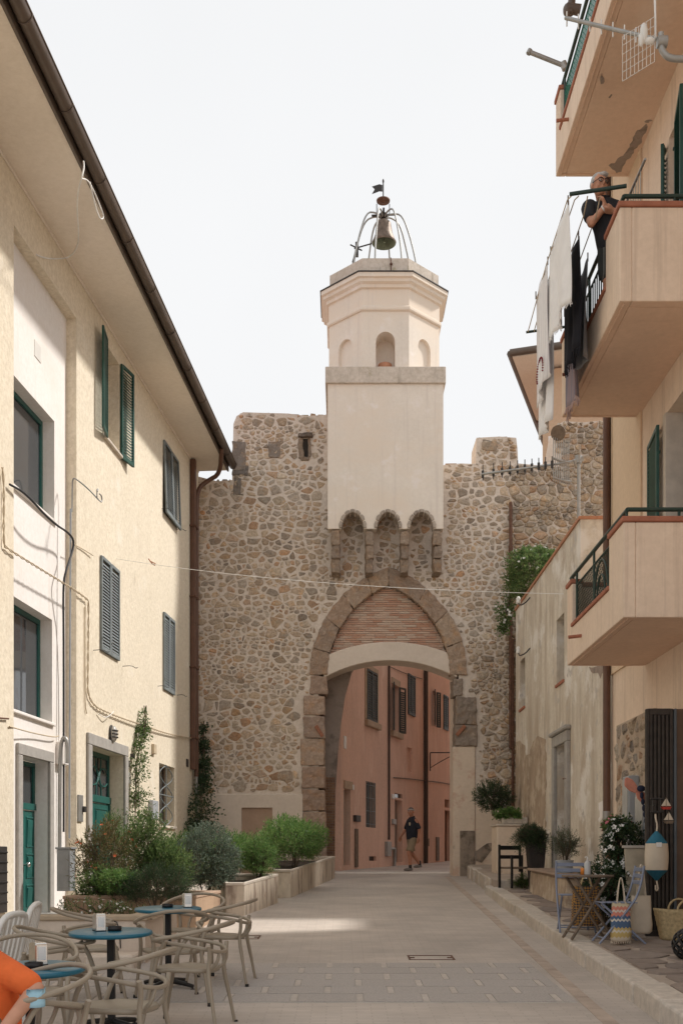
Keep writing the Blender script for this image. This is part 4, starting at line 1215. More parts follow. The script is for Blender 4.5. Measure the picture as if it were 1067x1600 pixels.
# cables and conduits
def cable(pts, r, mat, name, twist=0, k=2):
    mb = MB(); pp = smoothpts(pts, k)
    if twist:
        q = []; acc = 0
        fine = []
        for i in range(len(pp) - 1):
            n = max(1, int((pp[i + 1] - pp[i]).length / .05))
            for j in range(n): fine.append(pp[i] + (pp[i + 1] - pp[i]) * j / n)
        for ph in (0, PI):
            mb.tube([f + Vector((0, r * math.cos(i * .9 + ph), r * math.sin(i * .9 + ph))) for i, f in enumerate(fine)], r * .75, 5)
    else: mb.tube(pp, r, 6)
    return mb.build(name, mat, lb)
cable([Lp(4, 730, -.03), Lp(7, 760, -.03), Lp(6, 850, -.03), Lp(10, 856, -.04), Lp(60, 887, -.05), Lp(138, 935, -.05), Lp(139, 945, -.04), Lp(138, 1040, -.03), Lp(137, 1098, -.03), Lp(175, 1117, -.04), Lp(222, 1133, -.06), Lp(262, 1147, -.04), Lp(300, 1154, -.04)], .012, M['cablew'], 'cable_bundle', 1)
cable([Lp(133, 948, -.02), Lp(133, 1100, -.02), Lp(136, 1115, -.02)], .01, M['cablew'], 'thin_cable')
cable([Lp(16, 757, -.05), Lp(40, 770, -.1), Lp(80, 815, -.15), Lp(112, 835, -.08), Lp(117, 852, -.06), Lp(104, 890, -.03), Lp(99, 912, .0), Lp(100, 1000, .1), Lp(100, 1300, .1)], .018, M['cableb'], 'black_cable')
cable([Lp(111, 795, -.02), Lp(110, 1000, -.02), Lp(109, 1310, -.02)], .015, M['greyplastic'], 'conduit')
cable([Lp(15, 1135, -.02), Lp(50, 1145, .1), Lp(85, 1152, .1), Lp(92, 1150, .1)], .01, M['cablew'], 'thin_cable')
cable([Lp(0, 1122, -.03), Lp(14, 1123, -.03)], .012, M['rust'], 'thin_cable')
cable([Lp(153, 1115, -.02), Lp(165, 1122, -.06), Lp(172, 1118, -.1), Lp(178, 1112, -.1)], .008, M['cablewhite'], 'thin_cable')
cable([Lp(115, 850, -.02), Lp(130, 858, -.02), Lp(146, 868, -.04)], .009, M['cablew'], 'thin_cable')
# white cable hanging from the gutter
ce = lambda px, py, ov: (Lp(px, py, ov))
cable([Lp(131, 252, -1.1), Lp(132, 262, -1.12), Lp(128, 278, -1.12), Lp(122, 300, -1.0), Lp(121, 330, -.8), Lp(124, 365, -.55), Lp(122, 385, -.3), Lp(110, 403, -.1), Lp(80, 405, -.03), Lp(60, 400, -.03), Lp(45, 390, .1), Lp(25, 360, .12)], .012, M['cablewhite'], 'white_cable')
cable([Lp(128, 279, -1.12), Lp(138, 281, -1.15), Lp(148, 300, -1.15), Lp(160, 330, -1.1), Lp(163, 341, -1.1), Lp(157, 343, -1.1), Lp(150, 325, -1.1), Lp(143, 295, -1.15), Lp(141, 284, -1.15)], .010, M['cablewhite'], 'white_cable')
# clothes rack bracket on the wall and little hooks
cable([Lp(113, 800, -.02), Lp(113.5, 765, -.03), Lp(114, 748, -.05), Lp(118, 747, -.1), Lp(140, 765, -.4), Lp(158, 785, -.6), Lp(160, 783, -.6), Lp(159, 774, -.6), Lp(156, 772, -.6)], .012, M['galv'], 'drying_bracket')
cable([Lp(152, 778, -.55), Lp(152, 764, -.55), Lp(154, 764, -.56), Lp(153, 768, -.56)], .01, M['galv'], 'drying_bracket')
for (x, y, s_) in ((146, 1016, 1), (192, 1041, 1), (276, 827, .8), (247, 1072, .8), (277, 1086, .8), (253, 795, .8)):
    p = Lp(x, y)
    cable([(p.x, 0, p.z), (p.x, -.18 * s_, p.z + .01), (p.x + .02, -.25 * s_, p.z - .04), (p.x + .04, -.28 * s_, p.z - .02)], .006, M['iron'], 'shutter_hook', k=1)
# clothes peg bird on the line and the line across the street
cl = thing('washing_line', 'thin white line strung across the street in front of the arch', 'line', tuple(P(182, 873, Ld(182))))
a = P(182, 873, Ld(182)); b_ = P(880, 928, 14.2)
mb = MB(); pts = []
for i in range(25):
    t = i / 24; p = a.lerp(b_, t); p.z -= .12 * 4 * t * (1 - t); pts.append(p - a)
mb.tube(pts, .0045, 5); mb.build('cord', M['cablewhite'], cl)
p = P(238, 881, 21.5) - a
mb = MB(); mb.tube([p + V(-.07, 0, .1), p + V(0, 0, 0), p + V(.06, 0, -.03)], .012, 5); mb.tube([p + V(-.05, 0, .06), p + V(.07, 0, 0)], .01, 5); mb.build('clothes_peg', M['terra'], cl)
# grey meter cabinet beside the door
mb = MB(); u = Lu(104, -.3); mb.box(-.1, .1, -.12, .12, 0, .62); mb.box(-.12, .12, -.14, .14, .621, .65); mb.box(-.08, .08, -.126, -.121, .05, .57)
o = mb.build('meter_cabinet', simple('old_grey_cabinet', (.25, .26, .265), .6, var=.15), None, bevel=.012); pp = P(104, 1392, 16.2); o.location = pp; o.rotation_euler = (0, 0, LANG - PI / 2)
tag(o, 'small grey utility cabinet standing beside the left green door', 'cabinet')
mb = MB(); mb.tube(smoothpts([(-.1, 0, .65), (-.1, 0, 1.2), (-.1, .02, 2.1), (-.05, 0, 2.3), (0.02, 0, 2.25), (0.02, 0, 1.9)], 2), .03, 8); mb.build('riser_pipe', M['galv'], o)

# ================================================================== planters and low walls on the left
def planter(name, label, pts, z_top, thick=.14, cop=None, mat=M['beige_render'], soil=True, capm=None):
    """pts: plan polygon (world x,d) counter-clockwise, walls follow the edges"""
    c = (sum(p[0] for p in pts) / len(pts), sum(p[1] for p in pts) / len(pts))
    t = thing(name, label, 'planter', (c[0], c[1], gz(c[1])))
    n = len(pts)
    ins = []
    for p in pts:
        v = Vector((c[0] - p[0], c[1] - p[1])); L = v.length
        ins.append((p[0] + v.x / L * thick * 1.6, p[1] + v.y / L * thick * 1.6))
    rel = lambda p, z: (p[0] - c[0], p[1] - c[1], z - gz(c[1]))
    zt = lambda p: z_top(p[1]) if callable(z_top) else z_top
    for i in range(n):
        a, b_ = pts[i], pts[(i + 1) % n]; a2, b2 = ins[i], ins[(i + 1) % n]
        mb = MB(); mb.hexa([rel(a, gz(a[1]) - .1), rel(b_, gz(b_[1]) - .1), rel(b2, gz(b2[1]) - .1), rel(a2, gz(a2[1]) - .1), rel(a, zt(a) - .05), rel(b_, zt(b_) - .05), rel(b2, zt(b_) - .05), rel(a2, zt(a) - .05)])
        mb.build('wall', mat, t)
        ex = lambda p, k: (c[0] + (p[0] - c[0]) * k, c[1] + (p[1] - c[1]) * k)
        mb = MB(); a3, b3 = ex(a, 1.015), ex(b_, 1.015)
        mb.hexa([rel(a3, zt(a) - .048), rel(b3, zt(b_) - .048), rel(b2, zt(b_) - .048), rel(a2, zt(a) - .048), rel(a3, zt(a)), rel(b3, zt(b_)), rel(b2, zt(b_)), rel(a2, zt(a))])
        mb.build('coping', capm or M['sill'], t, bevel=.008)
    if soil:
        mb = MB(); mb.add([rel(p, zt(p) - .1) for p in ins], [tuple(range(n))]); mb.build('soil', M['soil'], t)
    return t
M['planter'] = plaster('planter_render', (0.66, 0.58, 0.46), 0.06, 1, [((0.30, 0.235, 0.18), 1.8, 0.48, 0.64, (2.6, 2.6, 0.6)), ((0.4, 0.26, 0.18), 3, .62, .72)], bs=0.3)
planter('bed_planter', 'pale stained planter holding the grey green bush at the street corner', [(-1.78, 16.8), (-1.50, 16.8), (-1.12, 19.2), (-2.3, 19.2)], lambda d: 1.24 + .043 * (d - 16.9), mat=M['planter'])
planter('bed_planter', 'long pale planter running up to the left foot of the arch', [(-1.26, 20.3), (-0.95, 20.3), (-0.16, 26.4), (-1.9, 26.4)], lambda d: 1.41 + .043 * (d - 20.4), mat=M['planter'])
# bed behind, with the shrubs against the house
planter('bed_planter', 'low brick planter under the reddish oleander beside the meter cabinet', [(-3.62, 14.2), (-1.95, 14.6), (-1.85, 16.6), (-3.55, 16.6)], lambda d: 1.12, mat=plaster('brick_render', (0.42, 0.30, 0.2), .1, 1.5, [((.28, .18, .12), 2, .5, .7)], bs=.4), capm=simple('brown_coping', (.40, .28, .2), .85, bs=.3))
lw = thing('terrace_wall', 'low beige terrace wall with a flat coping behind the cafe tables', 'wall', (-2.9, 11.5, gz(11.5)))
zt = 1.6 - 88 * 11.5 / 1700 - gz(11.5)
mb = MB(); mb.box(-1.3, .83, 0, .18, -.1, zt - .06); mb.box(.66, .83, .18, 2.2, -.1, zt - .06); mb.build('wall', M['beige_render'], lw)
mb = MB(); mb.box(-1.32, .86, -.03, .21, zt - .058, zt); mb.box(.63, .86, .21, 2.2, zt - .058, zt); mb.build('coping', simple('tan_coping', (.45, .36, .26), .8, bs=.2), lw, bevel=.012)
mb = MB(); mb.box(-1.3, .66, .18, 2.2, zt - .3, zt - .16); mb.build('soil', M['soil'], lw)
mb = MB(); mb.box(.30, .80, -.5, -.002, -.1, .13); mb.build('step', M['beige_render'], lw, bevel=.02)
mb = MB(); mb.tube(smoothpts([(.32, -.012, zt - .06), (.45, -.012, zt - .02), (.56, -.012, zt - .1), (.57, -.012, zt - .35)], 1), .006, 5); mb.build('crack_cable', M['cableb'], lw)
# door-side threshold frame foot (dark roller box at the very left edge)
# ================================================================== right building
RX = 3.97
rb = thing('peach_house', 'tall peach rendered house on the right with three projecting balconies', 'building', (RX, 16.0, 0), -PI / 2)
def Rd(px, v=0.0): return (RX + v) * FP / (px - 533.5)
def Ru(px, v=0.0): return 16.0 - Rd(px, v)
def Rz(px, py, v=0.0): return CZ + (1342 - py) / FP * Rd(px, v)
def Rp(px, py, v=0.0): return Vector((Ru(px, v), v, Rz(px, py, v)))
u = lambda d: 16.0 - d
win1 = (u(13.38), u(11.9), 4.45, 7.05, .3)     # french window behind lower balcony
win2 = (u(13.2), u(11.8), 7.9, 10.35, .3)
shop = (u(11.6), u(8.6), 0.3, 3.55, .6)
mb = MB(); wall_holes(mb, 0.0, 11.0, 0.2, 15.5, [win1, win2, shop])
mb.add([(0, 0, .2), (0, 6, .2), (0, 6, 15.5), (0, 0, 15.5)], [(3, 2, 1, 0)])
mb.build('wall', M['peach'], rb)
mb = MB(); mb.box(-.3, 11, -.9, 6, 15.5, 15.7); mb.build('roof', M['tile'], rb)
mb = MB(); mb.box(.0, 1.62, -.025, -.002, 4.3, 15.4); mb.build('corner_band', plaster('corner_band', (0.72, 0.56, 0.385), .04, .8, bs=.06), rb)
casement(rb, win1, 0, M['whitepl'], 2); casement(rb, win2, 0, M['whitepl'], 2)
mb = MB(); mb.box(win1[0] - .02, win1[0] + .10, -.02, .2, 4.4, 7.05); mb.build('window_trim', M['sill'], rb)
# open shutters
hh = 2.5
shutter(rb, win1[0] - .02, -.06, 4.45, .74, hh, M['green'], ang=PI - .12)
shutter(rb, win2[0] - .02, -.06, 7.9, .66, 2.4, M['green'], ang=PI - .5)
shutter(rb, win2[0] + .35, -.05, 7.9, .66, 2.4, M['green'], ang=-.2)
# balconies
def balcony(d_near, d_far, z0, xo, idx):
    a, b_ = u(d_far), u(d_near); y0 = -(RX - xo); zt = z0 + 1.0; th = .13
    # slab and parapets: front (towards camera) end, outer side with an opening, far end
    mb = MB()
    mb.box(a + th, b_ - th, y0 + th, -.002, z0, z0 + .16)
    o = mb.build('balcony_slab', M['peeled'] if idx == 2 else M['soffit_peach'], rb)
    drip = MB(); drip.box(a + .06, b_ - .06, y0 + .05, y0 + .065, z0 - .012, z0); drip.box(a + .06, a + .075, y0 + .065, -.05, z0 - .012, z0); drip.build('drip_edge', M['soffit_peach'], o)
    op0 = a + .3; op1 = b_ - .62
    mb = MB()
    pp_ = [(a, z0), (b_, z0), (b_, zt), (op1, zt), (op1, z0 + .44), (op0, z0 + .44), (op0, zt), (a, zt)]
    mb.prism([(x, y0, z) for x, z in pp_], (0, th, 0))
    mb.box(b_ - th, b_ - .0, y0 + th + .0005, -.004, z0, zt, 0, 1)             # near end
    mb.box(a, a + th, y0 + th + .0005, -.004, z0, zt, 0, 1)               # far end
    mb.m[2] = 1
    mb.build('parapet', [M['peach'], M['peeled'] if idx == 2 else M['soffit_peach']], o, bevel=.012, seg=2)
    mb = MB()
    mb.box(b_ - th - .02, b_ + .02, y0 - .02, -.006, zt + .002, zt + .06); mb.box(a - .02, a + th + .02, y0 - .02, -.006, zt + .002, zt + .06)
    mb.box(op1 - .01, b_ - th - .021, y0 - .02, y0 + th + .02, zt + .002, zt + .06); mb.box(a + th + .021, op0 + .01, y0 - .02, y0 + th + .02, zt + .002, zt + .06)
    mb.box(op0 + .002, op1 - .002, y0 - .02, y0 + th + .02, z0 + .442, z0 + .49)
    mb.build('coping', M['copper'], o, bevel=.008)
    rl = MB(); yr = y0 + .06; zr_ = zt + .15
    rl.tube([(a - .03, yr, zr_), (b_ - .06, yr, zr_)], .024, 8); rl.tube([(b_ - .06, yr, zr_), (b_ - .06, -.01, zr_)], .024, 8)
    for x in (a + .1, op0 + .02, (op0 + op1) / 2, op1 - .02, b_ - .1): rl.tube([(x, yr, z0 + .47 if op0 < x < op1 else zt + .06), (x, yr, zr_)], .016, 6)
    rl.tube([(b_ - .06, y0 + .6, zt + .06), (b_ - .06, y0 + .6, zr_)], .016, 6)
    rl.tube([(op0 + .02, yr, z0 + .52), (op1 - .02, yr, z0 + .52)], .012, 6); rl.tube([(op0 + .02, yr, zt - .02), (op1 - .02, yr, zt - .02)], .012, 6)
    if idx == 0:
        cx = (op0 + op1) / 2 + .35
        for rr in (.18, .3): rl.tube([(cx + rr * 1.1 * math.cos(PI * i / 12), yr, z0 + .52 + rr * 1.4 * math.sin(PI * i / 12)) for i in range(13)], .012, 6)
    rl.build('railing', M['darkgreen'], o)
    ms = MB(); st = .075; zz0, zz1 = z0 + .5, zt - .03
    W = op1 - op0 - .06; Hh = zz1 - zz0
    if idx == 1:
        x = op0 + .1
        while x < op1 - .05: ms.tube([(x, yr, zz0), (x, yr, zz1)], .009, 5); x += .105
        ms.build('balusters', M['darkgreen'], o, kind='stuff')
    else:
        k = -Hh
        while k < W:
            for sg in (1, -1):
                x0_, z0_ = (k, 0) ; x1_, z1_ = (k + Hh, Hh)
                if x0_ < 0: z0_ -= x0_; x0_ = 0
                if x1_ > W: z1_ -= (x1_ - W); x1_ = W
                if x1_ - x0_ > .02:
                    if sg > 0: ms.tube([(op0 + .03 + x0_, yr, zz0 + z0_), (op0 + .03 + x1_, yr, zz0 + z1_)], .004, 4, caps=False)
                    else: ms.tube([(op0 + .03 + x0_, yr + .008, zz1 - z0_), (op0 + .03 + x1_, yr + .008, zz1 - z1_)], .004, 4, caps=False)
            k += st
        ms.build('wire_mesh', M['darkgreen'] if idx == 0 else simple('green_mesh', (.02, .22, .17), .5), o, kind='stuff')
    sp = MB(); sp.tube([(op0 + .55, y0 - .16, z0 + .2), (op0 + .55, y0 + .1, z0 + .23)], .022, 8); sp.build('drain_spout', M['copper'], o)
    return o
b0 = balcony(11.4, 14.25, 4.13, 2.95, 0)
b1 = balcony(11.55, 14.6, 7.52, 2.95, 1)
b2 = balcony(9.3, 15.0, 11.0, 2.95, 2)
# peeled patch on the underside of the top balcony
def patch(px_list, zpl, mat, parent, name, th=.006):
    pts = []; pr_ = random.Random(4); jl = []
    for q, (px, py) in enumerate(px_list):
        nx_, ny_ = px_list[(q + 1) % len(px_list)]
        jl.append((px, py)); L_ = math.hypot(nx_ - px, ny_ - py)
        for w_ in range(1, max(1, int(L_ / 3.5))):
            f_ = w_ / max(1, int(L_ / 3.5)); jl.append((px + (nx_ - px) * f_ + pr_.uniform(-1.6, 1.6), py + (ny_ - py) * f_ + pr_.uniform(-1.6, 1.6)))
    for (px, py) in jl:
        d = (zpl - CZ) * FP / (1342 - py); X = (px - 533.5) / FP * d
        pts.append((16.0 - d, X - RX, zpl - th))
    mb = MB(); mb.prism(pts, (0, 0, th - .001)); return mb.build(name, mat, parent)
patch([(950, 258), (960, 255), (968, 245), (975, 240), (983, 230), (988, 215), (995, 203), (1002, 200), (1009, 193), (1011, 197), (1008, 207), (1003, 213), (1000, 224), (990, 233), (985, 245), (977, 252), (970, 268), (962, 270), (956, 264)], 11.0, M['bare'], b2, 'bare_patch')
patch([(937, 125), (940, 114), (943, 122), (942, 130), (938, 131)], 11.0, M['bare'], b2, 'bare_patch')
patch([(950, 152), (954, 147), (956, 148), (952, 153)], 11.0, M['bare'], b2, 'bare_patch')
patch([(1006, 190), (1017, 187), (1019, 188.5), (1008, 191)], 11.0, M['bare'], b2, 'bare_patch')
# rolled awning arm and the gutter end above the top balcony
mb = MB(); mb.tube([P(881, 103, 14.9), P(826, 81, 14.9)], .03, 8); mb.tube([P(879, 98, 14.9), P(883, 108, 14.9)], .05, 8); mb.tube([P(828, 78, 14.9), P(825, 84, 14.9)], .035, 8)
o = mb.build('awning_arm', M['galv'], None); tag(o, 'grey metal arm sticking out from the topmost balcony rail', 'metal arm')
mb = MB(); mb.tube([P(884, 12, 14.6), P(906, 16, 14.6)], [.06, .07], 12); mb.ell(P(886, 16, 14.6), (.06, .06, .09)); mb.tube([P(893, 0, 14.6), P(890, 22, 14.6)], .05, 8)
o = mb.build('gutter_outlet', M['gutter'], None); tag(o, 'brown gutter outlet at the top right above the green mesh', 'gutter')
# downpipe at the far corner
ud = Ru(953, -.05); 
mb = MB(); mb.tube([(.02, -.08, 15), (.02, -.08, 2.3)], .055, 10); mb.build('downpipe', M['brownpipe'], rb)
mb = MB(); mb.tube([(.02, -.08, 2.3), (.02, -.08, .9)], .06, 10); mb.build('pipe_foot', M['galv'], rb)
mb = MB(); mb.tube([(.14, -.03, 15), (.14, -.03, 4.5)], .012, 6); mb.build('conduit', M['cablew'], rb)
# drying frame on the middle balcony (white folded rack) and window box
mb = MB(); q = u(12.75)
rk = smoothpts([(q, -.75, 7.7), (q, -.75, 8.95), (q + .06, -.75, 9.03), (q + 1.2, -.75, 9.03)], 1); mb.tube(rk, .014, 6)
for k in range(10): mb.tube([(q + .12 + k * .1, -.75, 8.2), (q + .12 + k * .1, -.75, 9.02)], .005, 4)
mb.tube([(q - .02, -.71, 7.7), (q - .02, -.71, 8.97)], .014, 6)
o = mb.build('drying_rack', M['galv'], None); o.location = (RX, 16.0, 0); o.rotation_euler = (0, 0, -PI / 2)
tag(o, 'pale wire drying rack standing on the middle balcony behind the man', 'drying rack')
# ------------------------------------------------------------------ shop front at street level
sr = random.Random(9)
mb = MB(); mb.box(u(15.55), u(13.7), -.045, -.003, .5, 3.5); mb.build('pier_mortar', plaster('pier_mortar', (0.5, 0.41, 0.31), .12, 2, [((.36, .28, .21), 3, .5, .7)], bs=.5), rb)
for poly, r in power_cells(u(15.5), u(13.75), .6, 3.45, .05, .13, 1.5, sr, 2500, 1.3):
    c = cen(poly)
    poly = [(min(max(c[0] + (p[0] - c[0]) * .88 + sr.uniform(-.02, .02), u(15.55)), u(13.7)), min(max(c[1] + (p[1] - c[1]) * .86 + sr.uniform(-.015, .015), .5), 3.5)) for p in poly]
    if area(poly) < .004: continue
    vs, fs = stone_geo(chaikin(poly, .17), .04, .045 + sr.uniform(.01, .035), sr, lambda a, b, h: (a, -h, b))
    mb = MB().add(vs, fs); t = sr.choice(PAL); mb.tint = [t] * len(mb.v); mb.build('wall_stone', M['stone'], rb)
# shop interior
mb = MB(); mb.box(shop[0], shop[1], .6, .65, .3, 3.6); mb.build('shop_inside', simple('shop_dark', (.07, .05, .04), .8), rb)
mb = MB(); mb.box(shop[0] - .14, shop[0], -.03, .55, .3, 3.55); mb.build('shop_jamb', simple('shop_jamb_paint', (.28, .2, .135), .7, var=.2), rb, bevel=.01)
mb = MB(); mb.box(shop[0] + .02, shop[0] + .1, -.1, -.02, .6, 3.5); mb.build('shop_post', simple('blue_grey_post', (.1, .115, .13), .5), rb, bevel=.01)
# folded slatted security gate standing out from the wall
sg = thing('security_gate', 'tall dark slatted folding gate opened beside the shop door', 'gate', (RX - .0, 12.55, pz(12.5)), 0)
gh = 2.62
mb = MB(); mb.box(-.12, -.001, -.02, .5, 0, gh); mb.build('jamb_panel', simple('brown_jamb', (.12, .075, .05), .7, var=.2), sg, bevel=.005)
mb = MB(); mb.box(-.15, -.122, -.05, .03, 0, gh); mb.build('hinge_post', simple('blue_grey_post', (.1, .115, .13), .5), sg, bevel=.005)
mb = MB(); mb.box(-.47, -.43, -.03, .03, 0, gh); mb.box(-.195, -.155, -.03, .03, 0, gh); mb.box(-.43, -.195, -.03, .03, 0, .07); mb.box(-.43, -.195, -.03, .03, gh - .07, gh); mb.build('frame', M['darkwood'], sg, bevel=.006)
for k in range(5):
    mb = MB(); x = -.425 + k * .046; mb.box(x, x + .03, -.02, .02, .07, gh - .07); mb.build('slat', M['darkwood'], sg)
mb = MB(); mb.box(-.43, -.195, .0205, .03, .07, gh - .07); mb.build('backing', simple('slat_backing', (.06, .042, .032), .8), sg)
# meter boxes and leaning panel by the stone pier
def stand(name, label, cat, d, x, wx, wy, h, mat, z=None, rot=0, bev=.01):
    mb = MB(); mb.box(-wx / 2, wx / 2, -wy / 2, wy / 2, 0, h); o = mb.build(name, mat, None, bevel=bev)
    o.location = (x, d, pz(d) if z is None else z); o.rotation_euler = (0, 0, rot); tag(o, label, cat); return o
mt = thing('meter_box', 'pale grey tall meter box on the stone pier behind the flowers', 'box', (3.86, 14.5, 1.7))
mb = MB(); mb.box(-.08, .06, -.16, .16, 0, 1.0); mb.build('case', M['greyplastic'], mt, bevel=.01)
mb = MB(); mb.box(-.092, -.081, -.13, .13, .05, .95); mb.build('door', simple('meter_door', (.42, .42, .40), .5), mt, bevel=.004)
mt = thing('meter_box', 'pale grey meter box nearer the slatted gate', 'box', (3.84, 13.75, 1.72))
mb = MB(); mb.box(-.08, .06, -.2, .2, 0, .72); mb.build('case', M['greyplastic'], mt, bevel=.01)
mb = MB(); mb.box(-.092, -.081, -.17, .17, .05, .67); mb.build('door', simple('meter_door2', (.45, .44, .41), .5), mt, bevel=.004)
pn = thing('leaning_panel', 'tall cream wooden panel leaning by the slatted gate', 'panel', (3.62, 13.1, pz(13.1)))
mb = MB(); mb.hexa([(-.16, -.02, 0), (.2, -.02, 0), (.2, .02, 0), (-.16, .02, 0), (-.19, .1, 1.0), (.17, .1, 1.0), (.17, .14, 1.0), (-.19, .14, 1.0)]); mb.build('board', simple('cream_board', (.5, .42, .31), .8, var=.15), pn, bevel=.006)
mb = MB(); mb.box(-.21, .19, .08, .16, 1.0, 1.03); mb.build('top_rail', M['sill'], pn)
# ------------------------------------------------------------------ low stained building
low = thing('stained_house', 'low stained ochre house front between the peach house and the gate', 'building', (RX, 16.0, 0), -PI / 2)
uf = u(24.8)
slit1 = (Ru(869), Ru(881), Rz(875, 1066), Rz(875, 963), .25); slit2 = (Ru(812), Ru(820), Rz(816, 1106), Rz(816, 1030), .25)
dl = (Ru(870), Ru(887), 1.2, Rz(880, 1163), .28)
ZR = 7.25
mb = MB(); wall_holes(mb, u(18.1), -.0, 0.5, 5.1, [])
mb.add([(u(18.1), 0, 5.1), (0, 0, 5.1), (0, 4, 5.1), (u(18.1), 4, 5.1)], [(0, 1, 2, 3)])
mb.build('terrace_front', M['stained'], low)
mb = MB(); wall_holes(mb, uf, u(18.1), 0.5, ZR, [slit1, slit2, dl])
mb.add([(u(18.1), 0, 5.1), (u(18.1), 3, 5.1), (u(18.1), 3, ZR), (u(18.1), 0, ZR)], [(0, 1, 2, 3)])
mb.add([(uf, .25, ZR - .3), (u(18.1), .25, ZR - .3), (u(18.1), .25, ZR), (uf, .25, ZR)], [(3, 2, 1, 0)])
mb.add([(uf, .25, ZR - .3), (u(18.1), .25, ZR - .3), (u(18.1), 4, ZR - .3), (uf, 4, ZR - .3)], [(0, 1, 2, 3)])
mb.add([(uf, 0, .5), (uf, .8, .5), (uf, .8, ZR), (uf, 0, ZR)], [(3, 2, 1, 0)])
mb.add([(uf, .8, .5), (u(27.3), .8, .5), (u(27.3), .8, ZR), (uf, .8, ZR)], [(3, 2, 1, 0)])  # unseen wall added to keep sun from shining through the gap beside the gate
mb.build('wall', M['stained'], low)
mb = MB(); mb.box(uf, u(18.1) + .02, -.03, .27, ZR + .002, ZR + .05); mb.box(u(18.1) - .25, u(18.1) + .03, .272, 3, ZR + .002, ZR + .05); mb.build('coping', M['terra'], low)
mb = MB()
for h in (slit1, slit2): mb.box(h[0], h[1], .24, .3, h[2], h[3])
mb.box(dl[0], dl[1], .27, .32, dl[2], dl[3]); mb.build('opening_backs', simple('grey_cement', (.21, .195, .18), .95, var=.15, bs=.3), low)
stone_frame(low, dl[0], dl[1], 1.2, dl[3], .2, 0, prd=.07)
mb = MB(); mb.box(dl[0] - .26, dl[1] + .26, -.12, .0, dl[3] + .204, dl[3] + .28); mb.build('door_cornice', M['greyframe'], low, bevel=.02)
for h in (slit1, slit2):
    mb = MB(); mb.box(h[0] - .02, h[1] + .02, -.03, .1, h[2] - .05, h[2] - .002); mb.build('slit_sill', M['copper'], low)
# damp patches along the foot, thin shells on the wall
def wpatch(pxs, mat, name='damp_patch', th=.006):
    pr_ = random.Random(len(pxs)); jl = []
    for q, (px, py) in enumerate(pxs):
        nx_, ny_ = pxs[(q + 1) % len(pxs)]; jl.append((px, py)); k_ = max(1, int(math.hypot(nx_ - px, ny_ - py) / 5))
        for w_ in range(1, k_): jl.append((px + (nx_ - px) * w_ / k_ + pr_.uniform(-1.5, 1.5), py + (ny_ - py) * w_ / k_ + pr_.uniform(-2, 2)))
    pts = [Rp(a, b_) for a, b_ in jl]; mb = MB(); mb.prism([(p.x, -th, p.z) for p in pts], (0, th - .001, 0)); return mb.build(name, mat, low)
wpatch([(806, 1160), (812, 1157), (820, 1165), (822, 1180), (828, 1178), (832, 1160), (840, 1150), (852, 1155), (853, 1200), (852, 1260), (853, 1330), (850, 1352), (806, 1352)], M['darkstain'])
wpatch([(935, 1255), (941, 1251), (943, 1262), (940, 1280), (936, 1285)], M['white'], 'flaked_patch'); wpatch([(940, 1300), (946, 1290), (950, 1310), (956, 1340), (958, 1375), (935, 1380), (932, 1340), (936, 1320)], M['sill'], 'flaked_patch')
wpatch([(920, 1042), (952, 1040), (950, 1060), (947, 1050), (940, 1052), (938, 1060), (934, 1051), (926, 1052)], M['bare'], 'flaked_patch')
# insulators on hooks
for (x, y) in ((824, 943), (824, 1021)):
    p = Rp(x, y); mb = MB(); mb.tube(smoothpts([(p.x + .3, 0, p.z + .06), (p.x + .3, -.1, p.z - .06), (p.x + .15, -.2, p.z - .08), (p.x + .02, -.2, p.z)], 1), .014, 6); o = mb.build('line_hook', M['iron'], low)
    mb = MB(); mb.lathe([(.03, -.06), (.055, -.05), (.05, 0), (.04, .02), (.05, .06), (.02, .1)], (p.x, -.2, p.z + .05), 10); mb.build('insulator', M['whitepl'], o)
mb = MB(); p = Rp(889, 1217); mb.tube([(p.x - .25, -.06, p.z + .02), (p.x + .06, -.06, p.z)], .012, 6); mb.box(p.x + .04, p.x + .08, -.03, 0, p.z - .12, p.z + .02); mb.build('door_bolt', M['rust'], low)
# rusty and grey pipe in the corner of the gate
mb = MB(); x = gx(796.5); mb.tube([(x, -.1, gzz(787)), (x, -.1, gzz(1170))], .042, 8); mb.tube([(x + .05, -.1, gzz(1000)), (x + .05, -.1, gzz(1260))], .035, 8); mb.tube([(x, -.1, gzz(855)), (x, -.1, gzz(862))], .06, 8)
mb.build('corner_pipe', M['rust'], gate)
# iron spikes on the wall top = television aerials and poles on the terrace
pole = thing('aerial_mast', 'thin grey mast with a long aerial rising from the low terrace', 'aerial', (4.35, 20, 5.1))
T = lambda px, py, d=20: P(px, py, d) - Vector((4.35, 20, 5.1))
mb = MB(); mb.tube([T(903.5, 960), T(903.5, 712)], .03, 8); mb.tube([T(896, 722), T(910, 716)], .05, 8); mb.tube([T(903, 712), T(903, 724)], .06, 8); mb.build('mast', M['galv'], pole)
mb = MB(); mb.tube([T(752, 741, 21.2), T(870, 725, 20), T(903, 719, 20)], .022, 6)
mb.build('boom', M['galv'], pole)
for k in range(10):
    t = k / 9; px = 754 + (862 - 754) * (t ** .85); py = 740.5 - 15.5 * (t ** .85); L = 13 - 2 * t
    d = 21.2 - 1.2 * t
    mb = MB(); mb.tube([T(px, py + L * .8, d), T(px, py - L * 1.1, d)], .010, 5); mb.tube([T(px, py + 6, d), T(px, py - 5, d)], .026, 6); mb.build('element', M['iron'], pole)
mb = MB()
for k in range(9): mb.tube([T(864 + k * 3, 683 + k * .7), T(864 + k * 3, 752 + k)], .007, 4)
for (y, s_) in ((718, 1), (748, 1)): mb.tube(smoothpts([T(864, y - 2), T(878, y + 3), T(892, y + 5)], 1), .022, 6)
mb.build('reflector', M['galv'], pole)
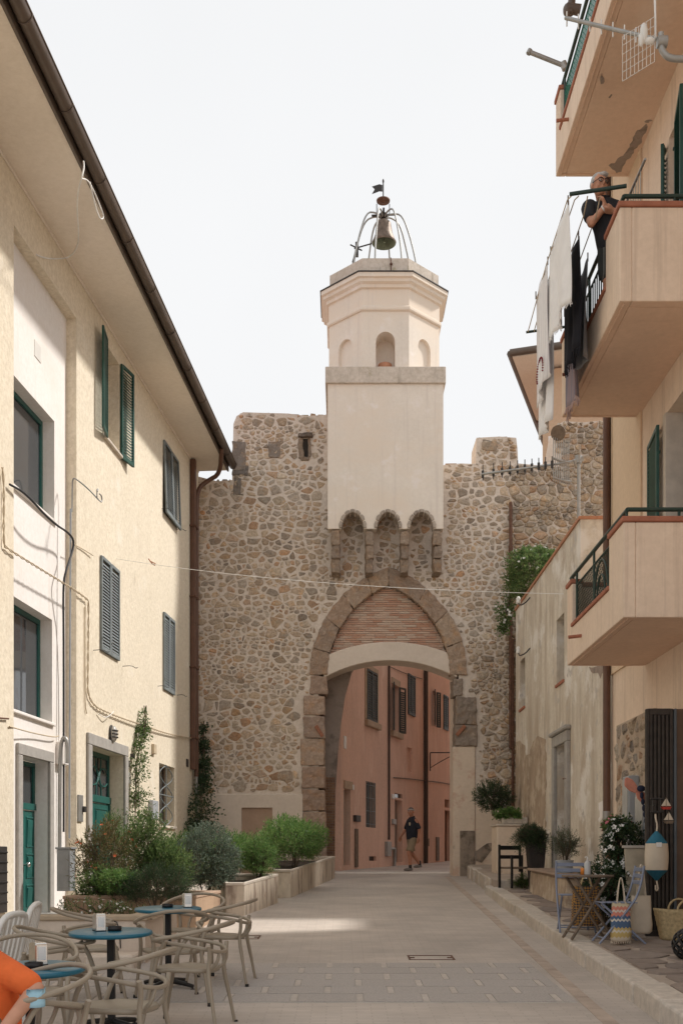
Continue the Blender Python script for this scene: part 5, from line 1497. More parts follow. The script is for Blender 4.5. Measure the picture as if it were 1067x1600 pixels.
mb = MB(); c = T(873, 676); n = 14
prof = [(.0, .0), (.06, .01), (.11, .03), (.14, .06)]
mb.lathe([(r, z) for r, z in prof], (0, 0, 0), 18)
o = mb.build('dish', M['wood'], pole); o.location = c; o.rotation_euler = (math.radians(115), 0, math.radians(-30))
sd = o.modifiers.new('s', 'SOLIDIFY'); sd.thickness = .01
# television aerial in front of the top balcony
ta = thing('roof_aerial', 'white grid aerial with long boom on a bent grey arm under the top balcony', 'aerial', (RX, 9.6, P(1070, 90, 9.6).z))
base = Vector(ta.location); T = lambda px, py, d=9.6: P(px, py, d) - base
mb = MB(); mb.tube(smoothpts([Vector((0, 0, 0)), T(1062, 93), T(1042, 90), T(1033, 78), T(1032, 66), T(1032, 52)], 2), .028, 10); mb.tube([T(1026, 66), T(1041, 66)], .05, 10); mb.build('arm', M['galv'], ta)
mb = MB(); mb.tube([T(883, 28, 10.3), T(1032, 63)], .018, 6); mb.build('boom', M['galv'], ta)
for k in range(7):
    px = 885 + k * 18; py = 29 + k * 4.2; d = 10.3 - .7 * k / 8
    mb = MB(); mb.tube([T(px, py - 11, d), T(px, py + 12, d)], .007, 5); mb.build('element', M['whitepl'], ta)
mb = MB(); mb.ell(T(1005, 52), (.035, .04, .09)); mb.ell(T(1001, 62), (.025, .03, .06)); mb.ell(T(1014, 64), (.05, .03, .03)); mb.build('feed', M['whitepl'], ta)
mb = MB()
for k in range(9):
    f = k / 8; mb.tube([T(972 + 50 * f, 57 - 31 * f), T(972 + 50 * f, 127 - 31 * f)], .0026, 4, caps=False)
for k in range(6):
    f = k / 5; mb.tube([T(972, 57 + 70 * f), T(1022, 26 + 70 * f)], .0026, 4, caps=False)
mb.build('grid_reflector', M['whitepl'], ta)
mb = MB(); mb.tube([T(1022, -20), T(1024, 60)], [.03, .012], 6, flat=.3); mb.build('white_strip', M['whitepl'], ta)
# ------------------------------------------------------------------ tall house behind the gate (upper right)
fb = thing('far_peach_house', 'tall peach house behind the gate with a brown eave at its corner', 'building', (6.05, 32.5, 0), math.radians(-18.4))
mb = MB(); mb.box(-.05, 9, 0, 16, 0, 16.2); mb.build('wall', plaster('far_peach', (.60, .43, .29), .04, .6, bs=.05), fb)
mb = MB(); mb.hexa([(-.8, -.9, 16.3), (9.4, -.9, 16.3), (9.4, 16.4, 16.3), (-.8, 16.4, 16.3), (-.8, -.9, 16.5), (9.4, -.9, 16.5), (9.4, 16.4, 16.5), (-.8, 16.4, 16.5)]); mb.build('eave', M['soffit'], fb)
mb = MB(); mb.tube([(-.86, -.9, 16.42), (-.86, 16.4, 16.42)], .11, 8); mb.tube([(-.86, -.95, 16.42), (9.4, -.95, 16.42)], .11, 8); mb.build('gutter', M['gutter'], fb)
mb = MB(); mb.tube(smoothpts([(-.8, 4, 16.3), (-.4, 4, 15.7), (-.1, 4, 15.4), (-.1, 4, 3)], 1), .06, 8); mb.build('downpipe', M['brownpipe'], fb)
mb = MB(); mb.box(.12, .92, -.03, .0, 12.7, 14.2); mb.build('window_surround', M['white'], fb)
mb = MB(); mb.box(.2, .85, -.02, .02, 12.8, 14.1); mb.build('window_pane', M['glass'], fb)
# ------------------------------------------------------------------ pink house beyond the arch
PANG = math.atan2(.949, .316)
pk = thing('pink_house', 'old pink plastered house seen through the arch along the lane', 'building', (.1, 30.0, 0), PANG)
K3 = math.sqrt(1 + .333 ** 2)
def Kd(px): return 9.9 / (.333 - (px - 533.5) / FP) if (.333 - (px - 533.5) / FP) > 0 else 99
def Ku(px): return (Kd(px) - 30) * K3
def Kz(px, py): return CZ + (1342 - py) / FP * Kd(px)
def kh(a, b_, t, bt, dep=.2): return (Ku(a), Ku(b_), Kz((a + b_) / 2, bt), Kz((a + b_) / 2, t), dep)
o1 = kh(572, 587, 1050, 1127); o2 = kh(612, 622, 1071, 1143); o3 = kh(636.5, 646.5, 1056, 1117); o4 = kh(676, 681, 1080, 1135); o5 = kh(692, 698.5, 1088, 1140)
gr = kh(571, 586, 1222, 1293); nd1 = kh(536.8, 547, 1233, 1352); nd2 = kh(616, 628, 1250, 1347); tr2 = kh(616, 628, 1240, 1247, .1); nd3 = kh(694, 704, 1266, 1346); nd3t = kh(694, 701.5, 1249, 1262); dn = kh(635, 643, 1168, 1206, .1); vent = kh(576, 587, 1338, 1345, .1)
mb = MB(); wall_holes(mb, -.35, 26, .6, 10.5, [o1, o2, o3, o4, o5, gr, nd1, nd2, tr2, nd3, nd3t, dn, vent])
mb.add([(-.35, 0, .6), (-.35, 5, .6), (-.35, 5, 10.5), (-.35, 0, 10.5)], [(3, 2, 1, 0)])
mb.build('wall', M['pink'], pk)
mb = MB(); mb.box(-.9, 26, -.5, 6, 10.5, 10.7); mb.build('roof', M['tile'], pk)
for h, mt_ in ((gr, M['glass']), (nd1, M['greendoor']), (nd2, simple('grey_brown_door', (.24, .19, .155), .7, var=.1)), (tr2, M['glass']), (nd3, simple('brown_door', (.15, .09, .06), .7)), (nd3t, M['glass']), (o2, M['glass']), (o4, M['glass']), (vent, M['black']), (dn, M['pink']), (o1, M['glass']), (o3, M['glass']), (o5, M['glass'])):
    mb = MB(); mb.box(h[0], h[1], h[4] - .02, h[4] + .03, h[2], h[3]); mb.build('door' if h in (nd1, nd2, nd3) else 'window_back', mt_, pk)
for h in (o1, o3, o5): closed_pair(pk, h, 0, M['pinkshut'], .07)
for h in (o2, o4):
    wd = (h[1] - h[0]) * .5
    shutter(pk, h[0], -.05, h[2], wd, h[3] - h[2], M['pinkshut'], ang=PI + .25, slat=.07); shutter(pk, h[1], -.05, h[2], wd, h[3] - h[2], M['pinkshut'], ang=-.3, slat=.07)
for h in (o1, o2):
    mb = MB(); mb.box(h[0] - .2, h[1] + .22, -.12, .05, h[2] - .2, h[2] - .02); mb.build('sill', simple('tan_sill', (.42, .31, .22), .85), pk, bevel=.015)
stone_frame(pk, o1[0] - .04, o1[1] + .04, o1[2], o1[3] + .03, .14, 0, simple('surround', (.43, .32, .225), .85), .03)
mb = MB(); mb.box(o2[0] - .1, o2[1] + .15, -.03, .05, o2[3] + .003, o2[3] + .2); mb.box(nd1[0] - .03, nd1[1] + .1, -.04, .05, nd1[3] + .002, nd1[3] + .22); mb.build('lintel', simple('lintel', (.42, .31, .22), .85), pk)
mb = MB(); a, b_, c, e = gr[:4]
for k in range(7): x = a + .04 + (b_ - a - .08) * k / 6; mb.tube([(x, .0, c), (x, .0, e)], .013, 5)
for k in range(4): mb.tube([(a, .0, c + .1 + (e - c - .2) * k / 3), (b_, .0, c + .1 + (e - c - .2) * k / 3)], .011, 5)
mb.build('window_grille', M['greygreen'], pk)
def kbox(a, b_, t, bt, prd, mat, name):
    h = kh(a, b_, t, bt); mb = MB(); mb.box(h[0], h[1], -prd, .0, h[2], h[3]); return mb.build(name, mat, pk, bevel=.008)
kbox(536, 540, 1150, 1170, .02, M['whitepl'], 'street_plate'); kbox(551, 558, 1274, 1284, .1, M['iron'], 'wall_lamp'); kbox(553, 557, 1295, 1355, .05, M['wood'], 'wood_post'); kbox(600.5, 606.5, 1315, 1338, .1, M['galv'], 'meter_box'); kbox(610.5, 614, 1241, 1248, .05, M['whitepl'], 'number_plate'); kbox(611, 616, 1280, 1288, .06, M['galv'], 'letter_box')
kbox(664, 668, 1310, 1322, .05, M['wood'], 'meter_box'); kbox(680, 684, 1308, 1345, .05, M['wood'], 'wood_post'); kbox(548, 551, 1226, 1234, .04, M['whitepl'], 'number_plate')
mb = MB(); x = Ku(661.5); mb.tube([(x, -.08, 1.2), (x, -.08, 10.4)], .075, 8); mb.build('downpipe', simple('dark_pipe', (.07, .045, .035), .5), pk)
mb = MB(); x = Ku(605); mb.tube([(x, -.05, 2.2), (x, -.05, 10.4)], .035, 8); mb.build('downpipe', simple('dark_pipe2', (.08, .05, .04), .5), pk)
mb = MB(); x = Ku(613); mb.tube([(Ku(606.5), -.06, Kz(607, 1326)), (x, -.06, Kz(613, 1326)), (x, -.06, gz(33))], .05, 6); mb.build('gas_pipe', M['galv'], pk)
br = MB(); x0_ = Ku(669.5); zz = Kz(672, 1177); x1_ = x0_
br.tube([(x0_, -.05, Kz(670, 1205)), (x0_, -.05, zz)], .02, 6); br.tube([(x0_, -.05, zz), (x0_ + .3, -1.1, zz)], .02, 6); br.tube(smoothpts([(x0_, -.05, Kz(670, 1200)), (x0_ + .1, -.35, zz - .35), (x0_ + .25, -.9, zz - .05)], 2), .014, 6); br.build('sign_bracket', M['iron'], pk)
cb = MB(); cb.tube(smoothpts([(Ku(613), -.03, Kz(613, 1215)), (Ku(640), -.03, Kz(640, 1217)), (Ku(661), -.04, Kz(661, 1220)), (Ku(685), -.03, Kz(685, 1222)), (Ku(712), -.03, Kz(712, 1228))], 2), .018, 5); cb.build('wall_cable', M['wood'], pk)
cb = MB(); cb.tube(smoothpts([(Ku(608), -.03, Kz(608, 1042)), (Ku(630), -.03, Kz(630, 1052)), (Ku(658), -.03, Kz(658, 1061))], 2), .012, 5); cb.build('wall_cable', M['wood'], pk)
# ================================================================== cafe furniture
SL = math.atan(.043)
def make_table(label, x, d):
    t = thing('bistro_table', label, 'table', (x, d, gz(d)), 0, 'round blue cafe tables'); t.rotation_euler = (SL, 0, 0)
    mb = MB(); mb.lathe([(0, .700), (.285, .700), (.298, .705), (.302, .716), (.298, .728), (.286, .732), (0, .732)], (0, 0, 0), 48); mb.build('table_top', M['blue'], t)
    mb = MB(); mb.box(-.026, .026, -.026, .026, .06, .70); mb.box(-.14, .14, -.02, .02, .685, .699); mb.box(-.02, .02, -.14, .14, .684, .698); mb.build('pole', M['black'], t, bevel=.004)
    for k in range(4):
        a = PI / 4 + k * PI / 2 + .3; c, s_ = math.cos(a), math.sin(a)
        mb = MB(); mb.tube([(.02 * c, .02 * s_, .07), (.15 * c, .15 * s_, .055), (.27 * c, .27 * s_, .035)], [.026, .022, .018], 8); mb.lathe([(.022, 0), (.022, .012), (.008, .014), (.008, .04)], (.265 * c, .265 * s_, 0), 10); mb.build('foot', M['black'], t)
    return t
TB = [make_table('round blue cafe table nearest the person in orange', -1.74, 6.13), make_table('round blue cafe table in the middle of the row', -1.68, 7.97), make_table('round blue cafe table farthest from the camera near the planter', -1.57, 9.9)]
TBP = [(-1.74, 6.13), (-1.68, 7.97), (-1.57, 9.9)]

def make_chair():
    t = thing('cafe_armchair', 'x', 'chair', (0, 0, 0), 0, 'tan plastic cafe armchairs')
    # seat, facing +y
    mb = MB(); n = 28; rings = []
    vs = []
    for (k, z) in ((1.0, .425), (1.02, .44), (1.0, .455), (.85, .452), (.45, .443), (.02, .440)):
        for q in range(n):
            a = 2 * PI * q / n; c, s_ = math.cos(a), math.sin(a)
            e = .62
            x = .225 * k * math.copysign(abs(c) ** e, c); y = .02 + .22 * k * math.copysign(abs(s_) ** e, s_)
            vs.append((x * (1 + .08 * (y / .22)), y, z + (.012 if y > .15 else 0) * -1))
    fs = []
    for r in range(5):
        for q in range(n): fs.append((r * n + q, r * n + (q + 1) % n, (r + 1) * n + (q + 1) % n, (r + 1) * n + q))
    fs.append(tuple(range(n - 1, -1, -1))); fs.append(tuple(range(5 * n, 6 * n)))
    mb.add(vs, fs, 0, True); mb.build('seat', M['tan'], t)
    for s_ in (-1, 1):
        mb = MB(); mb.tube(smoothpts([(s_ * .265, .27, .0), (s_ * .245, .235, .25), (s_ * .23, .205, .44), (s_ * .245, .17, .56), (s_ * .275, .11, .655)], 2), [.0135] * 4 + [.0165] * 9, 8); mb.build('leg', M['tan'], t)
        mb = MB(); mb.tube(smoothpts([(s_ * .25, -.29, .0), (s_ * .225, -.235, .25), (s_ * .195, -.19, .44), (s_ * .2, -.205, .55), (s_ * .235, -.2, .63)], 2), [.0135] * 4 + [.0165] * 9, 8); mb.build('leg', M['tan'], t)
        for (yy, xx) in ((.272, .266), (-.292, .251)):
            mb = MB(); mb.lathe([(.017, 0), (.019, .01), (.017, .035)], (s_ * xx, yy, -.002), 10); mb.build('leg_cap', M['rubber'], t)
    # upper hoop, its ends turn back under as the arms
    half = [(.0, -.30, .80), (.13, -.285, .79), (.24, -.20, .755), (.292, -.06, .715), (.30, .09, .68), (.292, .185, .66), (.268, .215, .652), (.245, .19, .645), (.235, .10, .635), (.235, -.02, .625), (.225, -.14, .61), (.16, -.225, .585), (.0, -.255, .57)]
    pts = [Vector(p) for p in half]
    left = [Vector((-p[0], p[1], p[2])) for p in half[1:-1]][::-1]
    mb = MB(); mb.tube(smoothpts(pts + left, 2, True), .0148, 8, closed=True); mb.build('back_hoop', M['tan'], t)
    for s_ in (-1, 1):
        mb = MB(); mb.tube(smoothpts([(s_ * .09, -.243, .578), (s_ * .12, -.235, .50), (s_ * .11, -.19, .445)], 1), .013, 6); mb.build('back_strut', M['tan'], t)
    return t
ch0 = make_chair(); used = False
def chair(x, d, rz, label):
    global used
    c = copy_tree(ch0) if used else ch0
    used = True
    c.location = (x, d, gz(d)); c.rotation_euler = (SL, 0, rz); c['label'] = label
    return c
R_ = math.radians
chair(-1.33, 6.5, R_(78), 'tan armchair in the foreground between the two nearest blue tables')
chair(-1.14, 8.12, R_(80), 'tan armchair on the street side of the middle blue table')
chair(-1.13, 10.2, R_(85), 'tan armchair standing alone at the street side of the farthest table')
chair(-1.46, 10.75, R_(172), 'tan armchair behind the farthest blue table facing the camera')
chair(-2.12, 9.25, R_(-75), 'tan armchair beside the low wall left of the middle table')
chair(-2.02, 7.05, R_(-165), 'tan armchair tucked behind the nearest table against its napkin box')
chair(-1.98, 7.75, R_(-85), 'tan armchair left of the middle table, half hidden by the nearest table')
chair(-1.64, 5.64, R_(140), 'tan armchair at the lower left corner on which the person in orange sits')
chair(-1.42, 9.15, R_(20), 'tan armchair between the middle and the farthest tables')
# napkin boxes and ashtrays
def nbox(i, dx, dy, rz, label, lab2, ax, ay):
    x, d = TBP[i]
    z = gz(d) + .733 + dy * .043
    t = thing('napkin_holder', label, 'napkin holder', (x + dx, d + dy, z), rz, 'steel napkin holders')
    mb = MB(); pr = [(-.048, 0), (.048, 0), (.048, .115)] + [(.048 * math.cos(PI * k / 8), .115 + .014 * math.sin(PI * k / 8)) for k in range(1, 8)] + [(-.048, .115)]
    mb.prism([(a, -.036, b) for a, b in pr], (0, .072, 0)); mb.build('case', M['steel'], t, bevel=.004)
    for (q0, q1) in ((.0485, .0505), (-.0505, -.0485)):
        mb = MB(); mb.box(q0, q1, -.024, .024, .03, .105); mb.build('napkins', M['paper'], t, bevel=.001)
    mb = MB(); mb.box(-.05, .05, -.038, .038, -.0, .006); mb.build('base', M['black'], t)
    o = MB().lathe([(.0, .004), (.04, .004), (.043, .01), (.043, .032), (.05, .034), (.05, .0), (0, 0)][::-1], (0, 0, 0), 24).build('ashtray', M['black'], None)
    o.location = (x + ax, d + ay, gz(d) + .733 + ay * .043); tag(o, lab2, 'ashtray', 'black ashtrays')
nbox(0, .02, .05, R_(-50), 'steel napkin box on the nearest blue table', 'black ashtray in front of the nearest napkin box', .035, -.09)
nbox(1, -.085, -.03, R_(-60), 'steel napkin box on the middle blue table', 'black ashtray on the middle blue table', .025, -.02)
nbox(2, .165, .02, R_(-70), 'steel napkin box on the farthest blue table', 'black ashtray on the farthest blue table', -.01, .0)
# white plastic chairs at the left edge
def wchair(x, d, rz, label):
    t = thing('garden_chair', label, 'chair', (x, d, gz(d)), rz, 'white plastic garden chairs')
    mb = MB(); mb.box(-.22, .22, -.2, .24, .40, .425); mb.build('seat', M['whitepl'], t, bevel=.012, seg=2)
    for sx in (-1, 1):
        for (y0, y1) in ((.22, .27), (-.2, -.26)):
            mb = MB(); mb.hexa([(sx * .25 - .022, y1 - .03, 0), (sx * .25 + .022, y1 - .03, 0), (sx * .25 + .022, y1 + .02, 0), (sx * .25 - .022, y1 + .02, 0), (sx * .215 - .022, y0 - .03, .62), (sx * .215 + .022, y0 - .03, .62), (sx * .215 + .022, y0 + .02, .62), (sx * .215 - .022, y0 + .02, .62)]); mb.build('leg', M['whitepl'], t, bevel=.008)
        mb = MB(); mb.box(sx * .235 - .03, sx * .235 + .03, -.24, .27, .621, .645); mb.build('armrest', M['whitepl'], t, bevel=.01, seg=2)
    mb = MB(); mb.tube(smoothpts([(-.22, -.2, .42), (-.215, -.25, .65), (-.19, -.29, .82), (-.1, -.31, .86), (.1, -.31, .86), (.19, -.29, .82), (.215, -.25, .65), (.22, -.2, .42)], 2), .024, 8); mb.build('back_frame', M['whitepl'], t)
    for k in range(5):
        mb = MB(); xx = -.14 + .07 * k; mb.hexa([(xx - .02, -.215, .42), (xx + .02, -.215, .42), (xx + .02, -.2, .42), (xx - .02, -.2, .42), (xx - .02, -.315, .85), (xx + .02, -.315, .85), (xx + .02, -.3, .85), (xx - .02, -.3, .85)]); mb.build('back_slat', M['whitepl'], t)
    return t
wchair(-2.76, 8.75, R_(95), 'white plastic garden chair at the left edge farther from the camera')
wchair(-2.66, 7.95, R_(80), 'white plastic garden chair at the left edge nearer the camera')

# ================================================================== things on the right pavement
# folding table
def rod(mb, a, b_, r, flat=1.0): mb.tube([a, b_], r, 6, flat=flat)
tx_, td_ = 2.78, 12.3
t = thing('folding_table', 'round weathered wooden folding table on crossed legs', 'table', (tx_, td_, pz(td_)), .1)
mb = MB(); mb.lathe([(0, .695), (.285, .695), (.29, .70), (.29, .715), (.285, .72), (0, .72)], (0, 0, 0), 40); mb.build('table_top', M['wood'], t)
for s_ in (-1, 1):
    for e in (-1, 1):
        mb = MB(); rod(mb, (e * .2, s_ * .16, .695), (-e * .24, s_ * .16, 0), .017); mb.build('leg', M['wood'], t)
for (a_, z_) in ((-.2, .08), (.2, .08), (0, .36)):
    mb = MB(); rod(mb, (a_, -.16, z_), (a_, .16, z_), .01); mb.build('stretcher', M['wood'], t)
o = thing('soap_dispenser', 'small clear pump bottle on the folding table', 'bottle', (tx_ + .0, td_ + .02, pz(td_) + .721))
mb = MB(); mb.lathe([(0, 0), (.034, 0), (.036, .01), (.036, .13), (.02, .155), (.012, .16), (.012, .17)], (0, 0, 0), 16); mb.build('bottle', simple('clear_plastic', (.5, .5, .49), .15), o)
mb = MB(); mb.tube([(0, 0, .17), (0, 0, .2), ], .009, 8); mb.tube([(0, 0, .2), (-.03, 0, .197)], .007, 6); mb.build('pump', M['whitepl'], o)
o = MB().lathe([(0, 0), (.022, 0), (.022, .07), (.018, .075), (0, .075)], (0, 0, 0), 14).build('orange_tin', simple('orange_label', (.75, .25, .04), .5), None); o.location = (tx_ - .05, td_ + .05, pz(td_) + .721); tag(o, 'little orange tin beside the pump bottle', 'tin')
# folding chairs (grey blue metal slats)
def fchair(x, d, rz, label):
    t = thing('folding_chair', label, 'chair', (x, d, pz(d)), rz, 'grey blue folding chairs')
    for k in range(6):
        mb = MB(); y = -.17 + k * .068; mb.box(-.2, .2, y, y + .045, .435, .447); mb.build('seat_slat', M['slatebl'], t, bevel=.004)
    for s_ in (-1, 1):
        mb = MB(); mb.tube(smoothpts([(s_ * .205, .24, .0), (s_ * .205, .2, .05), (s_ * .205, -.13, .44), (s_ * .205, -.2, .62), (s_ * .2, -.24, .84)], 1), .0125, 8); mb.build('leg', M['slatebl'], t)
        mb = MB(); mb.tube(smoothpts([(s_ * .18, -.26, .0), (s_ * .18, -.2, .05), (s_ * .18, .2, .425), (s_ * .18, .21, .432)], 1), .0125, 8); mb.build('leg', M['slatebl'], t)
    for z in (.66, .73, .80):
        mb = MB(); y = -.205 - (z - .62) * .18; mb.box(-.2, .2, y - .006, y + .006, z - .022, z + .022); mb.build('back_slat', M['slatebl'], t, bevel=.004)
    mb = MB(); rod(mb, (-.2, .2, .06), (.2, .2, .06), .008); mb.build('stretcher', M['slatebl'], t)
    mb = MB(); rod(mb, (-.18, -.2, .06), (.18, -.2, .06), .008); mb.build('stretcher', M['slatebl'], t)
    return t
fchair(2.80, 13.05, R_(175), 'grey blue folding chair behind the wooden table')
fchair(3.03, 11.95, R_(88), 'grey blue folding chair nearer the kerb with bags hung on its back')
# patterned bag on the chair behind the table
bagm, bnt, bb = newmat('patterned_weave')
g = N(bnt, 'ShaderNodeTexCoord').outputs['Object']; ck = N(bnt, 'ShaderNodeTexChecker'); ck.inputs['Scale'].default_value = 45; ck.inputs[1].default_value = (.42, .22, .06, 1); ck.inputs[2].default_value = (.05, .05, .055, 1)
mp_ = N(bnt, 'ShaderNodeMapping'); mp_.inputs['Rotation'].default_value = (0, .785, 0); bnt.links.new(g, mp_.inputs[0]); bnt.links.new(mp_.outputs[0], ck.inputs[0]); bnt.links.new(ck.outputs[0], bb.inputs['Base Color']); bb.inputs['Roughness'].default_value = .9
def soft_bag(name, label, loc, wd, dp, ht, mat, rz=0, bulge=1.0, strap=.3, smat=None, seg=12):
    t = thing(name, label, 'bag', loc, rz)
    mb = MB(); vs = []; n = 20
    prof = [(0, .0), (.8, 0.0), (.98, .06), (1.0, .25), (.95, .55), (.85, .8), (.8, 1.0)]
    for (k, z) in prof:
        for q in range(n):
            a = 2 * PI * q / n; c, s_ = math.cos(a), math.sin(a)
            w_ = wd / 2 * (k * .55 + .45 if z > .3 else k); d_ = dp / 2 * (k if z < .4 else k * (1.25 - z * .85))
            rip = 1 + .05 * math.sin(q * 2.3 + z * 9)
            vs.append((w_ * math.copysign(abs(c) ** .7, c) * rip, d_ * math.copysign(abs(s_) ** .8, s_) * rip, z * ht))
    fs = []
    for r in range(len(prof) - 1):
        for q in range(n): fs.append((r * n + q, r * n + (q + 1) % n, (r + 1) * n + (q + 1) % n, (r + 1) * n + q))
    mb.add(vs, fs, 0, True); mb.build('body', mat, t, weld=True)
    for s_ in (-1, 1):
        mb = MB(); mb.tube(smoothpts([(-wd * .2, s_ * dp * .16, ht * .97), (-wd * .12, s_ * dp * .1, ht + strap * .6), (0, 0, ht + strap), (wd * .12, s_ * dp * .1, ht + strap * .6), (wd * .2, s_ * dp * .16, ht * .97)], 2), .011, 6, flat=.5); mb.build('strap', smat or mat, t)
    return t
soft_bag('woven_bag', 'brown and black patterned woven bag under the folding table', (2.86, 12.75, pz(12.75) + .1), .34, .18, .46, bagm, 0, strap=.16, smat=M['straw'])
soft_bag('tote_bag', 'plain cream cloth tote bag hanging from the chair back', (3.30, 12.0, pz(12) + .09), .24, .12, .42, M['linen'], R_(5), strap=.38)
# striped drawstring bag: zigzag bands by height
zm, znt, zb_ = newmat('zigzag_weave')
g = N(znt, 'ShaderNodeTexCoord').outputs['Object']; sx = N(znt, 'ShaderNodeSeparateXYZ'); znt.links.new(g, sx.inputs[0])
ab = N(znt, 'ShaderNodeMath', operation='PINGPONG'); znt.links.new(sx.outputs[0], ab.inputs[0]); ab.inputs[1].default_value = .02
ad = N(znt, 'ShaderNodeMath', operation='ADD'); znt.links.new(sx.outputs[2], ad.inputs[0]); znt.links.new(ab.outputs[0], ad.inputs[1])
rp_ = N(znt, 'ShaderNodeValToRGB'); rp_.color_ramp.interpolation = 'CONSTANT'
mr = N(znt, 'ShaderNodeMapRange'); mr.inputs[1].default_value = 0; mr.inputs[2].default_value = .42; znt.links.new(ad.outputs[0], mr.inputs[0]); znt.links.new(mr.outputs[0], rp_.inputs[0])
cs = [(0, (.62, .53, .42)), (.14, (.55, .4, .15)), (.26, (.62, .55, .45)), (.32, (.55, .4, .15)), (.38, (.08, .13, .22)), (.55, (.6, .55, .48)), (.6, (.08, .13, .22)), (.68, (.6, .22, .16)), (.78, (.62, .53, .45)), (.83, (.6, .22, .16)), (.92, (.62, .52, .35))]
e = rp_.color_ramp.elements; e[0].position = 0; e[0].color = rgb(cs[0][1]); e[1].position = cs[1][0]; e[1].color = rgb(cs[1][1])
for pz_, cc in cs[2:]: q = e.new(pz_); q.color = rgb(cc)
znt.links.new(rp_.outputs[0], zb_.inputs['Base Color']); zb_.inputs['Roughness'].default_value = .95
t = soft_bag('striped_bag', 'woven bag with coral, blue and yellow zigzag bands and a fringe', (3.02, 11.78, pz(11.78) + .03), .22, .13, .42, zm, 0, strap=.3, smat=M['linen'])
fr_ = MB()
for k in range(26):
    a = 2 * PI * k / 26; fr_.tube([(.1 * math.cos(a), .055 * math.sin(a), .03), (.11 * math.cos(a), .06 * math.sin(a), -.02)], .004, 4)
fr_.build('fringe', M['linen'], t, kind='stuff')
# straw basket
t = thing('straw_basket', 'wide woven straw basket with a dark tassel by the shop door', 'basket', (3.83, 12.2, pz(12.2)), 0)
mb = MB(); vs = []; n = 32; rows_ = 12
for r in range(rows_ + 1):
    f = r / rows_; w_ = .25 + .07 * f; d_ = .14 + .05 * f
    for q in range(n):
        a = 2 * PI * q / n; c, s_ = math.cos(a), math.sin(a); k = 1 + .02 * ((r + q) % 2)
        vs.append((w_ * k * math.copysign(abs(c) ** .6, c), d_ * k * math.copysign(abs(s_) ** .6, s_), f * .33 + .02 * abs(c) * f))
fs = [(r * n + q, r * n + (q + 1) % n, (r + 1) * n + (q + 1) % n, (r + 1) * n + q) for r in range(rows_) for q in range(n)]
mb.add(vs, fs, 0, True); o = mb.build('body', M['straw'], t); sm = o.modifiers.new('s', 'SOLIDIFY'); sm.thickness = .012
for s_ in (-1, 1):
    mb = MB(); mb.tube([(.12 * math.cos(PI * k / 10), s_ * .17, .33 + .12 * math.sin(PI * k / 10)) for k in range(11)], .012, 8); mb.build('handle', M['straw'], t)
mb = MB(); mb.tube([(.06, -.2, .3), (.06, -.215, .2), (.06, -.22, .05)], [.008, .02, .03], 8); mb.build('tassel', simple('plum_tassel', (.06, .02, .03), .9), t)
# black woven lantern
t = thing('wicker_lantern', 'round black woven lantern on the flagstones at the right edge', 'lantern', (3.36, 10.55, pz(10.5)))
mb = MB(); R0 = .15
for k in range(10):
    a = PI * k / 10
    for tw in (.5, -.5):
        mb.tube([(R0 * math.sin(th) * math.cos(a * 2 + tw * th * 2), R0 * math.sin(th) * math.sin(a * 2 + tw * th * 2), R0 - R0 * math.cos(th)) for th in [.35 + (PI - .7) * i / 14 for i in range(15)]], .012, 6)
mb.build('weave', M['black'], t)
mb = MB(); mb.tube([(.055 * math.cos(2 * PI * k / 16), .055 * math.sin(2 * PI * k / 16), 2 * R0 - .01) for k in range(16)], .013, 6, closed=True); mb.tube([(.055 * math.cos(2 * PI * k / 16), .055 * math.sin(2 * PI * k / 16), .012) for k in range(16)], .013, 6, closed=True); mb.build('rim', M['black'], t)
# buoy hung on the slatted gate
bp = P(1025, 1376, 12.3)
t = thing('hanging_buoy', 'cream canvas fender with teal ends hanging on the slatted gate', 'buoy', tuple(bp))
mb = MB(); s12 = 12.2 / FP; H_ = 78 * s12
mb.lathe([(.012, .0), (.05, .04), (.115, .11), (.122, .12)], (0, 0, 0), 20, 1); mb.lathe([(.122, .12), (.13, .2), (.132, .3), (.122, .42)], (0, 0, 0), 20, 0); mb.lathe([(.122, .42), (.11, .44), (.05, .52), (.012, .56)], (0, 0, 0), 20, 1)
mb.build('body', [M['linen'], M['teal']], t)
mb = MB(); mb.tube(smoothpts([(0, 0, .55), (.01, 0, .63), (-.01, 0, .7), (0, .04, .75)], 1), .01, 6); mb.build('rope', M['linen'], t); mb = MB(); mb.tube(smoothpts([(0, 0, .01), (.01, 0, -.05), (.02, 0, -.1), (-.01, 0, -.12), (-.01, 0, -.05)], 1), .01, 6); mb.build('rope', M['linen'], t)
mb = MB(); mb.box(-.04, .02, -.135, -.13, .38, .43); mb.build('tag_patch', M['paper'], t)
# painted paddles with a rope
bp = P(992, 1235, 12.9); t = thing('painted_paddles', 'salmon painted wooden blades tied with dark rope on the wall', 'decoration', tuple(bp))
for (x0, z0, x1, z1) in ((0.02, -.02, -.11, .15), (.02, -.02, .16, -.16)):
    a = Vector((x0, 0, z0)); b_ = Vector((x1, 0, z1)); dr = (b_ - a).normalized(); nr = Vector((-dr.z, 0, dr.x))
    L = (b_ - a).length
    pol = [a + nr * .02, a + dr * L * .3 + nr * .06, a + dr * L * .7 + nr * .07, b_ + nr * .015, b_ - nr * .015, a + dr * L * .7 - nr * .05, a + dr * L * .3 - nr * .05, a - nr * .02]
    mb = MB(); mb.prism(pol, (0, .025, 0)); mb.build('blade', M['salmon'], t, bevel=.008)
mb = MB()
for k in range(5): mb.ell((.07 + .012 * k, -.02, -.06 - k * .075), (.022, .022, .04))
mb.ell((.06, -.03, .02), (.05, .03, .04)); mb.build('rope_chain', simple('navy_rope', (.02, .025, .05), .9), t)
